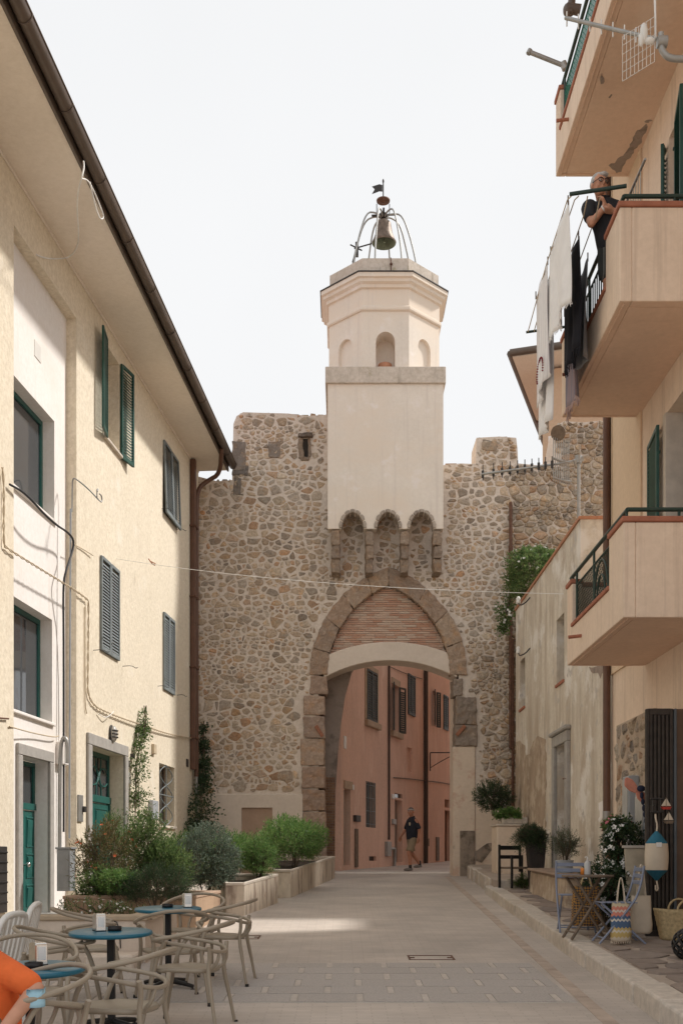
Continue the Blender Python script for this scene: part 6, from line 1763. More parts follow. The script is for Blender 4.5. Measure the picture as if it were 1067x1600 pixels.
# toy sailing boats on the gate
for k, (px, py, lb_) in enumerate(((1040, 1262, 'upper little toy sailing boat with a red hull on the slatted gate'), (1044, 1284, 'lower little toy sailing boat with a dark hull on the slatted gate'))):
    bp = P(px, py, 12.3); t = thing('toy_boat', lb_, 'toy boat', tuple(bp), 0, 'toy sailing boats')
    mb = MB(); mb.hexa([(-.04, -.015, -.02), (.04, -.015, -.02), (.04, .015, -.02), (-.04, .015, -.02), (-.06, -.022, .01), (.06, -.022, .01), (.06, .022, .01), (-.06, .022, .01)]); mb.build('hull', [simple('red_hull', (.4, .04, .03), .5), M['wood']][k], t)
    mb = MB(); mb.prism([(-.055, 0, .02), (-.004, 0, .02), (-.004, 0, .1)], (0, .006, 0)); mb.prism([(.004, 0, .02), (.055, 0, .02), (.004, 0, .11)], (0, .006, 0)); mb.build('sails', M['linen'], t)
    mb = MB(); rod(mb, (0, .003, 0), (0, .003, .12), .004); mb.build('mast', M['wood'], t)
# wall light / coat hooks shelf on gate
bp = P(1026, 1255, 12.4); t = thing('iron_hook_rack', 'small dark iron hook rack on the slatted gate', 'rack', tuple(bp))
mb = MB(); rod(mb, (-.08, 0, .05), (.07, 0, .05), .012); rod(mb, (-.08, 0, -.1), (.07, 0, -.1), .012); rod(mb, (-.05, 0, .05), (-.05, 0, -.1), .01); rod(mb, (.04, 0, .05), (.04, 0, -.1), .01); rod(mb, (-.05, 0, -.02), (-.05, -.06, -.03), .01); mb.build('bars', M['iron'], t)
# tap on the wall
bp = P(997, 1328, 14.1); t = thing('garden_tap', 'grey standpipe tap beside the flowers', 'tap', (bp.x, 14.1, pz(14.1)))
mb = MB(); zt_ = bp.z - pz(14.1); mb.tube([(0, 0, 0), (0, 0, zt_)], .02, 8); mb.tube(smoothpts([(0, 0, zt_), (.02, 0, zt_ + .05), (.1, 0, zt_ + .05), (.13, 0, zt_)], 1), .018, 8); mb.build('pipe', M['galv'], t)
mb = MB(); mb.tube([(-.05, 0, zt_ + .09), (.06, 0, zt_ + .09)], .014, 6); mb.tube([(0, 0, zt_), (0, 0, zt_ + .09)], .012, 6); mb.build('handle', M['galv'], t)
# stone step block by the stained door
t = thing('stone_step', 'worn masonry step block below the grey doorway', 'step', (3.6, 17.6, pz(17.6)))
mb = MB(); mb.hexa([(-.26, -1.3, -.2), (.36, -1.3, -.2), (.36, 1.9, -.1), (-.26, 1.9, -.1), (-.22, -1.25, .38), (.36, -1.25, .38), (.36, 1.9, .46), (-.22, 1.9, .46)]); mb.build('block', M['darkstain'], t, bevel=.03, seg=2)
mb = MB(); mb.hexa([(-.29, -1.33, .383), (.37, -1.33, .383), (.37, 1.92, .463), (-.29, 1.92, .463), (-.29, -1.33, .43), (.37, -1.33, .43), (.37, 1.92, .51), (-.29, 1.92, .51)]); mb.build('top_slab', plaster('worn_slab', (.3, .22, .16), .15, 2, bs=.4), t, bevel=.02)
# metal chair
dch = 20.0
pzs = gz(dch) + KH
t = thing('metal_armchair', 'dark square metal armchair by the tall planter', 'chair', (3.30, 20.5, gz(20.5) + KH), R_(20))
mb = MB()
for sx in (-1, 1):
    mb.box(sx * .24 - .02, sx * .24 + .02, -.26, -.22, 0, .62); mb.box(sx * .24 - .02, sx * .24 + .02, .22, .26, 0, .62)
mb.build('legs_frame', M['black'], t, bevel=.004)
mb = MB(); mb.box(-.219, .219, -.24, .24, .36, .40); mb.build('seat', M['wood'], t, bevel=.006)
mb = MB(); mb.box(-.24, -.2, .262, .30, .3, .82); mb.box(.2, .24, .262, .30, .3, .82); mb.box(-.2, .2, .265, .295, .72, .8); mb.box(-.2, .2, .265, .295, .55, .62); mb.build('backrest', M['black'], t, bevel=.004)
# tall square pot
t = thing('tall_planter', 'tall tapered dark square planter with trailing greenery', 'planter', (3.60, 20.2, pz(20.2)))
mb = MB(); h_ = .88; mb.hexa([(-.11, -.11, 0), (.11, -.11, 0), (.11, .11, 0), (-.11, .11, 0), (-.17, -.17, h_), (.17, -.17, h_), (.17, .17, h_), (-.17, .17, h_)]); mb.build('pot', simple('dark_pot', (.035, .028, .026), .6, var=.2), t, bevel=.01)
POT = Vector((3.60, 20.2, pz(20.2) + h_))
# olive tub
ol = Vector((3.52, 17.2, pz(17.2) + .43)); 
t = thing('white_tub', 'small pale tub holding the young olive on the step', 'pot', tuple(ol))
mb = MB(); mb.lathe([(0, 0), (.11, 0), (.13, .05), (.14, .22), (.15, .24), (.13, .24), (.12, .2), (0, .2)], (0, 0, 0), 18); mb.build('tub', M['greyplastic'], t)
# pedestal with stone trough
bp = P(798, 1370, 26.3)
t = thing('planter_pedestal', 'plastered block below the stone flower trough against the gate', 'pedestal', (3.60, 23.4, pz(23.4)))
mb = MB(); mb.box(-.31, .36, -.35, .5, -.2, 1.0); mb.build('block', M['pier'], t, bevel=.02); mb = MB(); mb.box(-.33, .36, -.38, .5, 1.001, 1.04); mb.build('slab', M['sill'], t, bevel=.012)
t2 = thing('stone_trough', 'long stone trough planted with bright green on the pedestal', 'planter', (3.62, 23.2, pz(23.4) + 1.041))
mb = MB(); mb.box(-.22, .33, -.13, .13, 0, .14); mb.build('trough', M['kerb'], t2, bevel=.03, seg=2)
# flower pots for the mandevilla
t = thing('flower_pot', 'large dark pot with the white flowering climber by the stone pier', 'pot', (3.42, 13.6, pz(13.6)))
mb = MB(); mb.lathe([(0, 0), (.15, 0), (.2, .3), (.22, .32), (.22, .36), (.19, .36), (.18, .3), (0, .3)], (0, 0, 0), 20); mb.build('pot', simple('charcoal_pot', (.05, .045, .045), .7, var=.2), t)
t = thing('terracotta_pot', 'terracotta pot set up behind the white flowers', 'pot', (3.5, 13.9, pz(13.9) + .72))
mb = MB(); mb.lathe([(0, 0), (.1, 0), (.14, .22), (.16, .23), (.16, .28), (.14, .28), (.13, .22), (0, .22)], (0, 0, 0), 20); mb.build('pot', M['terra'], t)
mb = MB(); mb.box(-.14, .14, -.14, .14, -.72, -.001); mb.build('stand', M['wood'], t)

# ================================================================== laundry on the middle balcony
def cloth(name, label, x, d0, d1, ztop, drop, mat, seed, stripes=None, slant=0, thin=.004, fr=None, frm=None, sag=.0):
    r = random.Random(seed)
    t = thing(name, label, 'laundry', (x, d0, ztop), 0, 'washing hung out beside the middle balcony')
    nu, nv = 18, 16; vs = []
    ph = r.uniform(0, 6)
    for i in range(nu + 1):
        for j in range(nv + 1):
            a = i / nu; b_ = j / nv
            amp = .010 + .026 * b_
            xx = amp * math.sin(a * 9 + ph + b_ * 1.5) + .02 * math.sin(a * 21 + ph) * b_
            hang = drop * (1 + slant * (a - .5)) * b_
            yy = (d1 - d0) * (a * (1 - .10 * b_) + .05 * b_) + .02 * math.sin(b_ * 5 + ph)
            vs.append((xx, yy, -hang - sag * 4 * a * (1 - a) * (1 - b_)))
    fs = [(i * (nv + 1) + j, (i + 1) * (nv + 1) + j, (i + 1) * (nv + 1) + j + 1, i * (nv + 1) + j + 1) for i in range(nu) for j in range(nv)]
    mb = MB().add(vs, fs, 0, True); o = mb.build('cloth', mat, t); s_ = o.modifiers.new('s', 'SOLIDIFY'); s_.thickness = thin
    if fr:
        f = MB()
        for i in range(60):
            a = i / 59 * nu; i0 = min(int(a), nu - 1); q = a - i0
            p = Vector(vs[i0 * (nv + 1) + nv]).lerp(Vector(vs[(i0 + 1) * (nv + 1) + nv]), q)
            f.tube([p, p + V(r.uniform(-.02, .02), r.uniform(-.02, .02), -fr * r.uniform(.7, 1.1))], .004, 4, caps=False)
        f.build('fringe', frm or mat, t, kind='stuff')
    for a in (0.02, .98):
        mb = MB(); y = (d1 - d0) * a; mb.tube([(0, y, .06), (0, y, -.04)], .008, 5); mb.build('peg', M['wood'], t)
    return t
def stripemat(name, c1, c2, sc, axis=2, duty=.5):
    m, nt, b = newmat(name); g = N(nt, 'ShaderNodeTexCoord').outputs['Object']; sp = N(nt, 'ShaderNodeSeparateXYZ'); nt.links.new(g, sp.inputs[0])
    mu = N(nt, 'ShaderNodeMath', operation='MULTIPLY'); nt.links.new(sp.outputs[axis], mu.inputs[0]); mu.inputs[1].default_value = sc
    frn = N(nt, 'ShaderNodeMath', operation='FRACT'); nt.links.new(mu.outputs[0], frn.inputs[0])
    gt = N(nt, 'ShaderNodeMath', operation='GREATER_THAN'); nt.links.new(frn.outputs[0], gt.inputs[0]); gt.inputs[1].default_value = duty
    c = mixc(nt, gt.outputs[0], c1, c2); nt.links.new(c, b.inputs['Base Color']); b.inputs['Roughness'].default_value = .95
    return m
wl = simple('white_towel', (.83, .815, .80), .95, var=.05, bs=.2, bscale=120)
gl = stripemat('pale_striped_cloth', (.80, .78, .77), (.66, .63, .63), 18, 1, .75)
bk = simple('black_cloth', (.012, .012, .017), .95, var=.2, bs=.2)
gy = simple('grey_cloth', (.22, .215, .22), .95, var=.1)
pu = stripemat('mauve_striped_cloth', (.30, .235, .25), (.22, .20, .24), 9, 1, .6)
zl = 8.96
cloth('white_towel', 'white fringed towel nearest on the outer washing line', 2.52, 12.1, 13.15, zl - .03, 1.1, wl, 1, fr=.04, slant=.0)
stw = cloth('striped_towel', 'pale striped cloth with dark red stitched end far on the washing line', 2.52, 13.3, 14.15, zl - .05, 1.42, gl, 2, slant=.1)
cloth('white_sheet', 'white sheet hanging lowest behind the striped cloth', 2.60, 13.5, 14.25, zl - .07, 1.82, wl, 3, slant=.0)
cloth('black_shawl', 'black fringed shawl in the middle of the washing', 2.70, 12.4, 13.1, zl - .25, 1.25, bk, 4, fr=.09)
cloth('grey_cloth', 'grey cloth hanging between the black shawl and the railing', 2.84, 12.55, 13.3, zl - .42, 1.1, gy, 5)
cloth('mauve_scarf', 'mauve striped scarf with pale fringe nearest the balcony wall', 2.80, 12.95, 13.7, zl - .5, 1.32, pu, 6, fr=.08, frm=simple('pink_fringe', (.5, .36, .33), .95))
# stitched motif on the striped towel
ln = thing('clothes_rail', 'dark metal arms and cords carrying the washing outside the middle balcony', 'clothes line', (2.95, 12.0, 8.9))
T = lambda x, y, z: Vector((x - 2.95, y - 12.0, z - 8.9))
mb = MB(); mb.tube([T(2.50, 11.95, 8.90), T(3.1, 11.85, 8.93)], .022, 8); mb.tube([T(2.50, 14.75, 8.74), T(3.0, 14.6, 8.74)], .018, 8); mb.build('arms', M['darkgreen'], ln)
for x in (2.52, 2.60, 2.70, 2.84):
    dz_ = 0 if x < 2.65 else -.2
    mb = MB(); mb.tube([T(x, 11.95, 8.88), T(x, 12.15, zl - .0 + dz_ * .9), T(x, 13.4, zl - .04 + dz_), T(x, 14.72, 8.73)], .007, 5); mb.build('cord', M['cablew'], ln)
st_ = MB()
for k in range(22):
    a = PI * 1.25 * k / 21 - .4; st_.ell((-.035, .36 + .2 * math.cos(a), -1.2 + .16 * math.sin(a)), (.012, .016, .012), 6, 4)
st_.build('red_stitching', simple('dark_red', (.2, .02, .03), .9), stw, kind='stuff')
# ================================================================== people
def fused(mb, name, mat, parent, voxel=.01, smooth=6):
    o = mb.build(name, mat, parent)
    r = o.modifiers.new('remesh', 'REMESH'); r.mode = 'VOXEL'; r.voxel_size = voxel; r.use_smooth_shade = True
    s_ = o.modifiers.new('smooth', 'SMOOTH'); s_.factor = .5; s_.iterations = smooth
    return o
def rotz(a): return Matrix.Rotation(a, 3, 'Z')
def head(mb, c, yaw, s=1.0, pitch=0.0):
    """head looking along -y turned by yaw; adds to a body mesh. returns frame"""
    R = rotz(yaw) @ Matrix.Rotation(pitch, 3, 'X')
    c = Vector(c); Q = lambda x, y, z: c + R @ Vector((x * s, y * s, z * s))
    e = lambda p, r: mb.ell(Q(*p), tuple(k * s for k in r), 14, 10, rot=R)
    e((0, .015, .035), (.074, .095, .09)); e((0, -.012, -.03), (.062, .078, .085)); e((0, -.045, -.085), (.036, .038, .03))
    e((0, -.088, .03), (.05, .018, .016)); e((0, -.10, -.012), (.015, .024, .03)); e((0, -.086, .012), (.012, .016, .03))
    e((.034, -.07, -.03), (.026, .02, .025)); e((-.034, -.07, -.03), (.026, .02, .025))
    e((0, -.083, -.055), (.026, .014, .008)); e((0, -.080, -.070), (.022, .014, .008))
    e((.078, .01, -.01), (.012, .024, .034)); e((-.078, .01, -.01), (.012, .024, .034))
    return Q, R
def eyes(parent, Q, s=1.0):
    for sx in (-1, 1):
        mb = MB(); mb.ell(Q(sx * .031, -.083, .010), .012 * s, 10, 8); mb.ell(Q(sx * .031, -.092, .010), .006 * s, 8, 6, 1); mb.build('eye', [M['paper'], M['black']], parent)
def hand(mb, w_, d, up, s=1.0, curl=.5, side=1):
    """palm at wrist w_, pointing d, palm normal up; five fingers"""
    d = Vector(d).normalized(); up = Vector(up); up = (up - d * up.dot(d)).normalized(); lat = d.cross(up) * side
    w_ = Vector(w_)
    for k in (-.5, 0, .5):
        mb.cap(w_ + lat * k * .045 * s, .017 * s, w_ + d * .085 * s + lat * k * .06 * s, .016 * s, 8)
    for k, L in ((-1.5, .06), (-.5, .074), (.5, .08), (1.5, .07)):
        b = w_ + d * .09 * s + lat * k * .02 * s
        m = b + (d * math.cos(curl * .6) + up * math.sin(curl * .6)) * L * .5 * s
        t = m + (d * math.cos(curl * 1.6) + up * math.sin(curl * 1.6)) * L * .5 * s
        mb.cap(b, .0095 * s, m, .009 * s, 8); mb.cap(m, .009 * s, t, .0075 * s, 8)
    b = w_ + d * .025 * s + lat * .035 * s; m = b + (d * .7 + lat * .6 + up * .2) * .04 * s; t = m + (d * .9 + up * .4) * .035 * s
    mb.cap(b, .012 * s, m, .0105 * s, 8); mb.cap(m, .0105 * s, t, .009 * s, 8)
def tubeblob(mb, pts, rs, flat=1.0, n=14): mb.tube(pts, rs, n, flat=flat)

# ---- man walking through the arch
wm = thing('person', 'man in navy polo shirt and khaki shorts walking under the arch', 'person', (1.93, 29.8, gz(29.8)), R_(-62))
sk = MB()
Q, HR = head(sk, (-.0, -.04, 1.60), R_(45), 1.0)
sk.cap((0, .0, 1.40), .06, (-.02, -.015, 1.53), .055)
# legs: left planted, right trailing
Lk = dict(hip=(.09, 0, .88), knee=(.10, -.16, .49), ank=(.10, -.12, .09)); Rk = dict(hip=(-.09, 0, .88), knee=(-.10, .04, .49), ank=(-.09, .30, .17))
for J in (Lk, Rk):
    h, k, a = map(Vector, (J['hip'], J['knee'], J['ank']))
    sk.cap(h, .085, k, .056); sk.cap(k, .055, k.lerp(a, .35) + V(0, .015, 0), .056); sk.cap(k.lerp(a, .35) + V(0, .015, 0), .056, a, .036)
# arms
for s_, el, wr in ((1, (.25, .08, 1.12), (.24, .05, .88)), (-1, (-.25, -.06, 1.12), (-.24, -.22, .92))):
    sh = Vector((s_ * .19, .0, 1.37)); el = Vector(el); wr = Vector(wr)
    sk.cap(sh, .05, el, .04); sk.cap(el, .04, wr, .028); hand(sk, wr, (wr - el).normalized() + V(0, 0, -.4), V(-s_, 0, 0), 1.0, .6, s_)
sk.cap((0, 0, 1.0), .1, (0, 0, 1.3), .1)
fused(sk, 'body', M['skin2'], wm, .0085, 3)
eyes(wm, Q)
sh = MB(); tubeblob(sh, [(0, .01, .84), (0, .0, .95), (0, -.01, 1.08), (0, -.005, 1.22), (0, .0, 1.34), (0, .0, 1.42), (-.01, 0, 1.455)], [.145, .15, .15, .15, .145, .10, .068], 1.3)
for s_, e in ((1, (.24, .065, 1.17)), (-1, (-.24, -.045, 1.17))): sh.cap((s_ * .15, 0, 1.36), .075, e, .062)
fused(sh, 'polo_shirt', M['navy'], wm, .011, 3)
cm = MB()
for s_ in (-1, 1): cm.hexa([(s_ * .055 - .02, -.09, 1.42), (s_ * .055 + .02, -.09, 1.42), (s_ * .06 + .02, .05, 1.47), (s_ * .06 - .02, .05, 1.47), (s_ * .05 - .015, -.07, 1.455), (s_ * .05 + .015, -.07, 1.455), (s_ * .055 + .015, .05, 1.5), (s_ * .055 - .015, .05, 1.5)])
cm.build('collar', M['navy'], wm, bevel=.008)
cm = MB(); cm.ell((.085, -.128, 1.27), (.034, .02, .05), 14, 8); cm.build('chest_emblem', simple('emblem', (.5, .42, .3), .8, var=.4, scale=40), wm)
cm = MB(); cm.cap((.262, -.02, 1.185), .064, (.262, -.02, 1.183), .064); 
st = MB(); tubeblob(st, [(0, 0, .80), (0, 0, .9), (0, 0, .98)], [.135, .14, .13], 1.25)
for J in (Lk, Rk):
    h, k = Vector(J['hip']), Vector(J['knee']); st.cap(h, .105, h.lerp(k, .72), .10); e_ = h.lerp(k, .9); tubeblob(st, [h.lerp(k, .6), e_], [.10, .105])
fused(st, 'shorts', M['khaki'], wm, .011, 3)
hr = MB(); hr.ell(Q(0, .025, .05), (.079, .098, .085), 16, 10, rot=HR); fused(hr, 'hair', M['darkhair'], wm, .008, 2)
hb = MB(); hb.tube([Q(.079 * math.cos(t), .012 - .1 * math.sin(t), .055 + .01 * math.sin(t)) for t in [2 * PI * i / 24 for i in range(24)]], .019, 8, closed=True, flat=1.0); hb.build('headband', M['greyhair'], wm)
for J, nm in ((Lk, 'sock'), (Rk, 'sock')):
    a = Vector(J['ank']); mb = MB(); mb.cap(a + V(0, 0, .06), .043, a + V(0, 0, -.02), .044); mb.build(nm, M['black'], wm)
    so = MB(); so.cap(a + V(0, .03, -.05), .043, a + V(0, -.12, -.06), .042); so.cap(a + V(0, -.1, -.062), .042, a + V(0, -.17, -.066), .032); fused(so, 'shoe', simple('grey_shoe', (.2, .18, .16), .7), wm, .008, 2)

# ---- man leaning on the middle balcony
bm_ = thing('person', 'grey haired man with glasses and dark shirt leaning on the middle balcony rail', 'person', (3.10, 12.42, 7.69), 0)
sk = MB(); Q, HR = head(sk, (-.185, -.10, 1.54), R_(14), 1.06, R_(8))
sk.cap((-.12, -.02, 1.35), .065, (-.17, -.07, 1.47), .058)
for s_ in (-1, 1):
    sk.cap((s_ * .1 + .02, 0, .9), .09, (s_ * .1 + .03, -.02, .5), .06); sk.cap((s_ * .1 + .03, -.02, .5), .058, (s_ * .1 + .04, .03, .09), .04); sk.cap((s_ * .1 + .04, .02, .05), .042, (s_ * .1 + .04, -.14, .04), .04)
shR = Vector((-.30, -.02, 1.32)); elR = Vector((-.29, -.16, 1.07)); wrR = Vector((-.14, -.20, 1.24))
sk.cap(shR, .055, elR, .047); sk.cap(elR, .046, wrR, .032); hand(sk, wrR, V(-.02, .02, .1), V(-1, .6, 0), 1.05, .9, 1)
shL = Vector((.06, -.05, 1.33)); elL = Vector((.12, -.24, 1.10)); wrL = Vector((-.05, -.24, 1.16))
sk.cap(shL, .055, elL, .047); sk.cap(elL, .046, wrL, .032); hand(sk, wrL, V(-.1, .02, .03), V(0, .3, 1), 1.05, .7, -1)
fused(sk, 'body', M['skin'], bm_, .009, 3); eyes(bm_, Q, 1.06)
sh = MB(); tubeblob(sh, [(.02, .0, .86), (.0, .0, .98), (-.03, -.01, 1.12), (-.08, -.02, 1.24), (-.115, -.025, 1.35), (-.135, -.03, 1.41)], [.155, .16, .16, .155, .12, .07], 1.28)
sh.cap((-.28, -.02, 1.325), .095, shR.lerp(elR, .6), .07); sh.cap((.0, -.04, 1.33), .078, shL.lerp(elL, .55), .066)
fused(sh, 'shirt', simple('black_polo', (.022, .022, .026), .9, var=.2), bm_, .012, 3)
cm = MB(); cm.tube(smoothpts([(-.2, -.06, 1.42), (-.14, -.11, 1.405), (-.07, -.08, 1.42)], 1), .018, 6); cm.build('collar', simple('black_collar', (.02, .02, .024), .9), bm_)
st = MB(); tubeblob(st, [(.02, 0, .78), (.02, 0, .9), (.0, 0, 1.0)], [.155, .16, .15], 1.2)
for s_ in (-1, 1): st.cap((s_ * .1 + .02, 0, .85), .105, (s_ * .11 + .025, -.01, .58), .095)
fused(st, 'shorts', stripemat('striped_shorts', (.03, .032, .03), (.14, .14, .13), 16, 0, .8), bm_, .012, 3)
hr = MB(); hr.ell(Q(0, .03, .052), (.083, .1, .088), 16, 10, rot=HR); hr.ell(Q(.07, .03, .01), (.02, .05, .05), 10, 8, rot=HR); hr.ell(Q(-.07, .03, .01), (.02, .05, .05), 10, 8, rot=HR); hr.ell(Q(.02, -.055, .085), (.055, .045, .03), 10, 8, rot=HR); fused(hr, 'hair', M['greyhair'], bm_, .009, 2)
gl_ = MB()
for s_ in (-1, 1): gl_.tube([Q(s_ * .034 + .027 * math.cos(t), -.108, .008 + .02 * math.sin(t)) for t in [2 * PI * i / 16 for i in range(16)]], .005, 6, closed=True); gl_.tube([Q(s_ * .06, -.105, .014), Q(s_ * .082, .0, .01)], .004, 5)
gl_.tube([Q(-.008, -.11, .012), Q(.008, -.11, .012)], .004, 5); gl_.build('glasses', M['black'], bm_)
wv = MB(); wv.cap(wrR + V(-.02, .0, -.03), .036, wrR + V(-.016, 0, -.015), .036); wv.build('watch', M['whitepl'], bm_)

# ---- person in orange seated at the lower left corner, mostly out of the picture
op = thing('person', 'person in an orange T-shirt seated at the lower left corner, face mask on elbow', 'person', (-1.86, 5.52, gz(5.52)), 0)
sk = MB(); Q, HR = head(sk, (-.10, -.10, 1.12), R_(-35)); sk.cap((-.05, -.02, .93), .06, (-.08, -.06, 1.04), .056)
shL = Vector((.155, -.03, .83)); elL = Vector((.345, -.12, .715)); wrL = Vector((.225, -.27, .53))
sk.cap(shL, .055, elL, .043); sk.cap(elL, .043, wrL, .031); hand(sk, wrL, (wrL - elL), V(-1, 0, 0), 1.0, .6, 1)
sk.cap((-.22, -.02, .85), .055, (-.34, -.12, .64), .043); sk.cap((-.34, -.12, .64), .043, (-.26, -.33, .58), .031); hand(sk, (-.26, -.33, .58), (.2, -.6, -.1), (0, 0, -1), 1.0, .6, -1)
for s_ in (-1, 1):
    sk.cap((s_ * .1, .0, .54), .09, (s_ * .12 - .1, -.40, .52), .062); sk.cap((s_ * .12 - .1, -.4, .52), .058, (s_ * .12 - .1, -.38, .09), .04); sk.cap((s_ * .12 - .1, -.38, .05), .042, (s_ * .12 - .15, -.52, .04), .038)
fused(sk, 'body', M['skin'], op, .009, 3); eyes(op, Q)
sh = MB(); tubeblob(sh, [(.02, .02, .46), (.02, .02, .58), (.0, .0, .70), (-.02, -.01, .80), (-.04, -.02, .88), (-.05, -.02, .945)], [.17, .175, .17, .165, .13, .07], 1.25)
sh.cap((.08, -.02, .835), .085, shL.lerp(elL, .78), .068); sh.cap((-.16, -.02, .84), .085, (-.30, -.08, .72), .07)
fused(sh, 't_shirt', M['orange'], op, .011, 4)
st = MB(); tubeblob(st, [(.0, .02, .45), (0, .02, .55)], [.17, .16], 1.2)
for s_ in (-1, 1): st.cap((s_ * .1, .0, .54), .1, (s_ * .12 - .1, -.38, .525), .078)
fused(st, 'trousers', M['khaki'], op, .012, 3)
hr = MB(); hr.ell(Q(0, .025, .05), (.08, .1, .086), 16, 10, rot=HR); fused(hr, 'hair', M['greyhair'], op, .009, 2)
mk = MB(); vs = []
for i in range(9):
    for j in range(7):
        a = -1.9 + i / 8 * 2.6; h_ = (j / 6 - .5) * .10
        c = elL + (wrL - elL).normalized() * .02
        vs.append(c + V(math.cos(a) * .058, math.sin(a) * .058, h_ + .012 * math.sin(j * 3) - .02))
mk.add(vs, [(i * 7 + j, (i + 1) * 7 + j, (i + 1) * 7 + j + 1, i * 7 + j + 1) for i in range(8) for j in range(6)], 0, True)
o = mk.build('face_mask', M['mask'], op); s_ = o.modifiers.new('s', 'SOLIDIFY'); s_.thickness = .003

# ================================================================== plants
def leaf(mb, p, d, n, L, W, m=0):
    d = d.normalized(); n = (n - d * n.dot(d))
    if n.length < 1e-4: n = Vector((0, 0, 1)).cross(d)
    n.normalize(); s_ = d.cross(n)
    a = p; c = p + d * L; mid = p + d * L * .45
    mb.add([a, mid + s_ * W * .5 + n * W * .18, c - n * L * .08, mid - s_ * W * .5 + n * W * .18], [(0, 1, 2), (0, 2, 3)], m)
def bush(name, label, c, r, sprigs, mat, seed, L=.05, W=.018, sl=.22, per=12, flowers=None, stem=True, low=-.6, cat='bush', up=.35, core=.55, group=None, droop=0.0, lump=None):
    rn = random.Random(seed); c = Vector(c)
    base = Vector((c.x, c.y, c.z - r[2] * .9))
    t = thing(name, label, cat, tuple(base), 0, group)
    mb = MB(); st = MB()
    lumps = [Vector((rn.gauss(0, 1), rn.gauss(0, 1), rn.gauss(0, 1))).normalized() for _ in range(lump or 9)]
    fl = MB() if flowers else None
    for k in range(sprigs):
        while True:
            v = Vector((rn.gauss(0, 1), rn.gauss(0, 1), rn.gauss(0, 1))).normalized()
            if v.z > low: break
        bl = max(v.dot(q) for q in lumps); kf = .72 + .36 * max(0, (bl - .55) / .45)
        kf *= core + (1 - core) * rn.random() ** .45
        p = c - base + Vector((v.x * r[0], v.y * r[1], v.z * r[2])) * kf
        d = (v * .8 + Vector((rn.gauss(0, .35), rn.gauss(0, .35), rn.gauss(0, .35))) + V(0, 0, up)).normalized()
        LL = sl * rn.uniform(.6, 1.25)
        p0 = p - d * LL * .6
        for q in range(per):
            f = q / (per - 1)
            pp = p0 + d * LL * f + V(0, 0, -droop * f * f)
            a = q * 2.4 + rn.uniform(-.3, .3)
            x = d.cross(V(.3, .2, 1)).normalized(); y = d.cross(x)
            ld = (x * math.cos(a) + y * math.sin(a)) * (1.0 - .45 * f) + d * (.45 + .6 * f)
            leaf(mb, pp, ld, Vector((rn.gauss(0, .3), rn.gauss(0, .3), 1)), L * rn.uniform(.7, 1.25), W * rn.uniform(.8, 1.2))
        if k % 3 == 0 and stem: st.tube([p0 - d * LL * .5, p0 + d * LL * .8], .003, 3, caps=False)
        if flowers and rn.random() < flowers[1] and v.y < .4:
            fc = p0 + d * LL * 1.05; fr = flowers[2]
            x = d.cross(V(.3, .2, 1)).normalized(); y = d.cross(x)
            for q in range(5):
                a = q * 2 * PI / 5; leaf(fl, fc, (x * math.cos(a) + y * math.sin(a)) + d * .35, d, fr, fr * .8)
    for k in range(7):
        a = rn.uniform(0, 2 * PI); st.tube(smoothpts([V(rn.uniform(-.04, .04), rn.uniform(-.04, .04), -.15), V(math.cos(a) * r[0] * .25, math.sin(a) * r[1] * .25, r[2] * .6), V(math.cos(a) * r[0] * .6, math.sin(a) * r[1] * .6, r[2] * 1.25)], 1), [.016, .012, .011, .009, .007, .005][:6] if False else .010, 5)
    mb.build('foliage', mat, t, kind=None); st.build('stems', M['bark'], t)
    if fl and fl.v: fl.build('blossoms', flowers[0], t)
    return t
bush('grey_bush', 'dense rounded grey green bush spilling over the corner planter', (-2.14, 17.2, 1.56), (.58, .7, .56), 1500, M['l_grey'], 1, .036, .017, .15, 12, low=-.8, core=.6)
bush('green_bush', 'broad fresh green bush in the long planter before the arch', (-.99, 22.6, 1.95), (.66, 1.5, .50), 1000, M['l_bright'], 2, .075, .022, .30, 11, up=.5, low=-.7, core=.45, lump=16)
bush('green_bush', 'small feathery green bush between the grey bush and the long planter', (-1.42, 18.7, 1.60), (.30, .4, .40), 420, M['l_bright'], 3, .05, .015, .22, 12, up=.5)
bush('red_oleander', 'loose reddish green shrub with orange flowers beside the cabinet', (-3.25, 14.9, 1.62), (.40, .42, .50), 230, M['l_red'], 4, .075, .018, .3, 11, (M['orangeflower'], .06, .03), up=.6)
bush('leafy_shrub', 'upright dark leafy shrub below the climber by the double door', (-2.86, 16.0, 1.66), (.36, .42, .58), 520, M['l_green'], 5, .05, .02, .24, 12, up=.5)
bush('rosemary_bush', 'low dark green needle leaved bush behind the terrace wall', (-2.42, 14.2, 1.22), (.50, .42, .28), 620, M['l_dark'], 6, .04, .007, .2, 16, up=.6)
bush('small_bush', 'little bright green plant under the double door', (-2.95, 14.4, 1.28), (.32, .3, .18), 240, M['l_bright'], 7, .045, .02, .14, 10, up=.5)
bush('corner_plant', 'tuft of strap leaves between the meter cabinet and the double door', (-3.55, 16.9, 1.9), (.18, .2, .35), 120, M['l_green'], 8, .09, .014, .22, 9, up=.8)
bush('bed_flowers', 'small white flowers along the coping of the terrace wall', (-2.75, 12.4, 1.02), (.55, .3, .10), 150, M['l_green'], 9, .03, .014, .1, 8, (M['whiteflower'], .5, .018), up=.6)
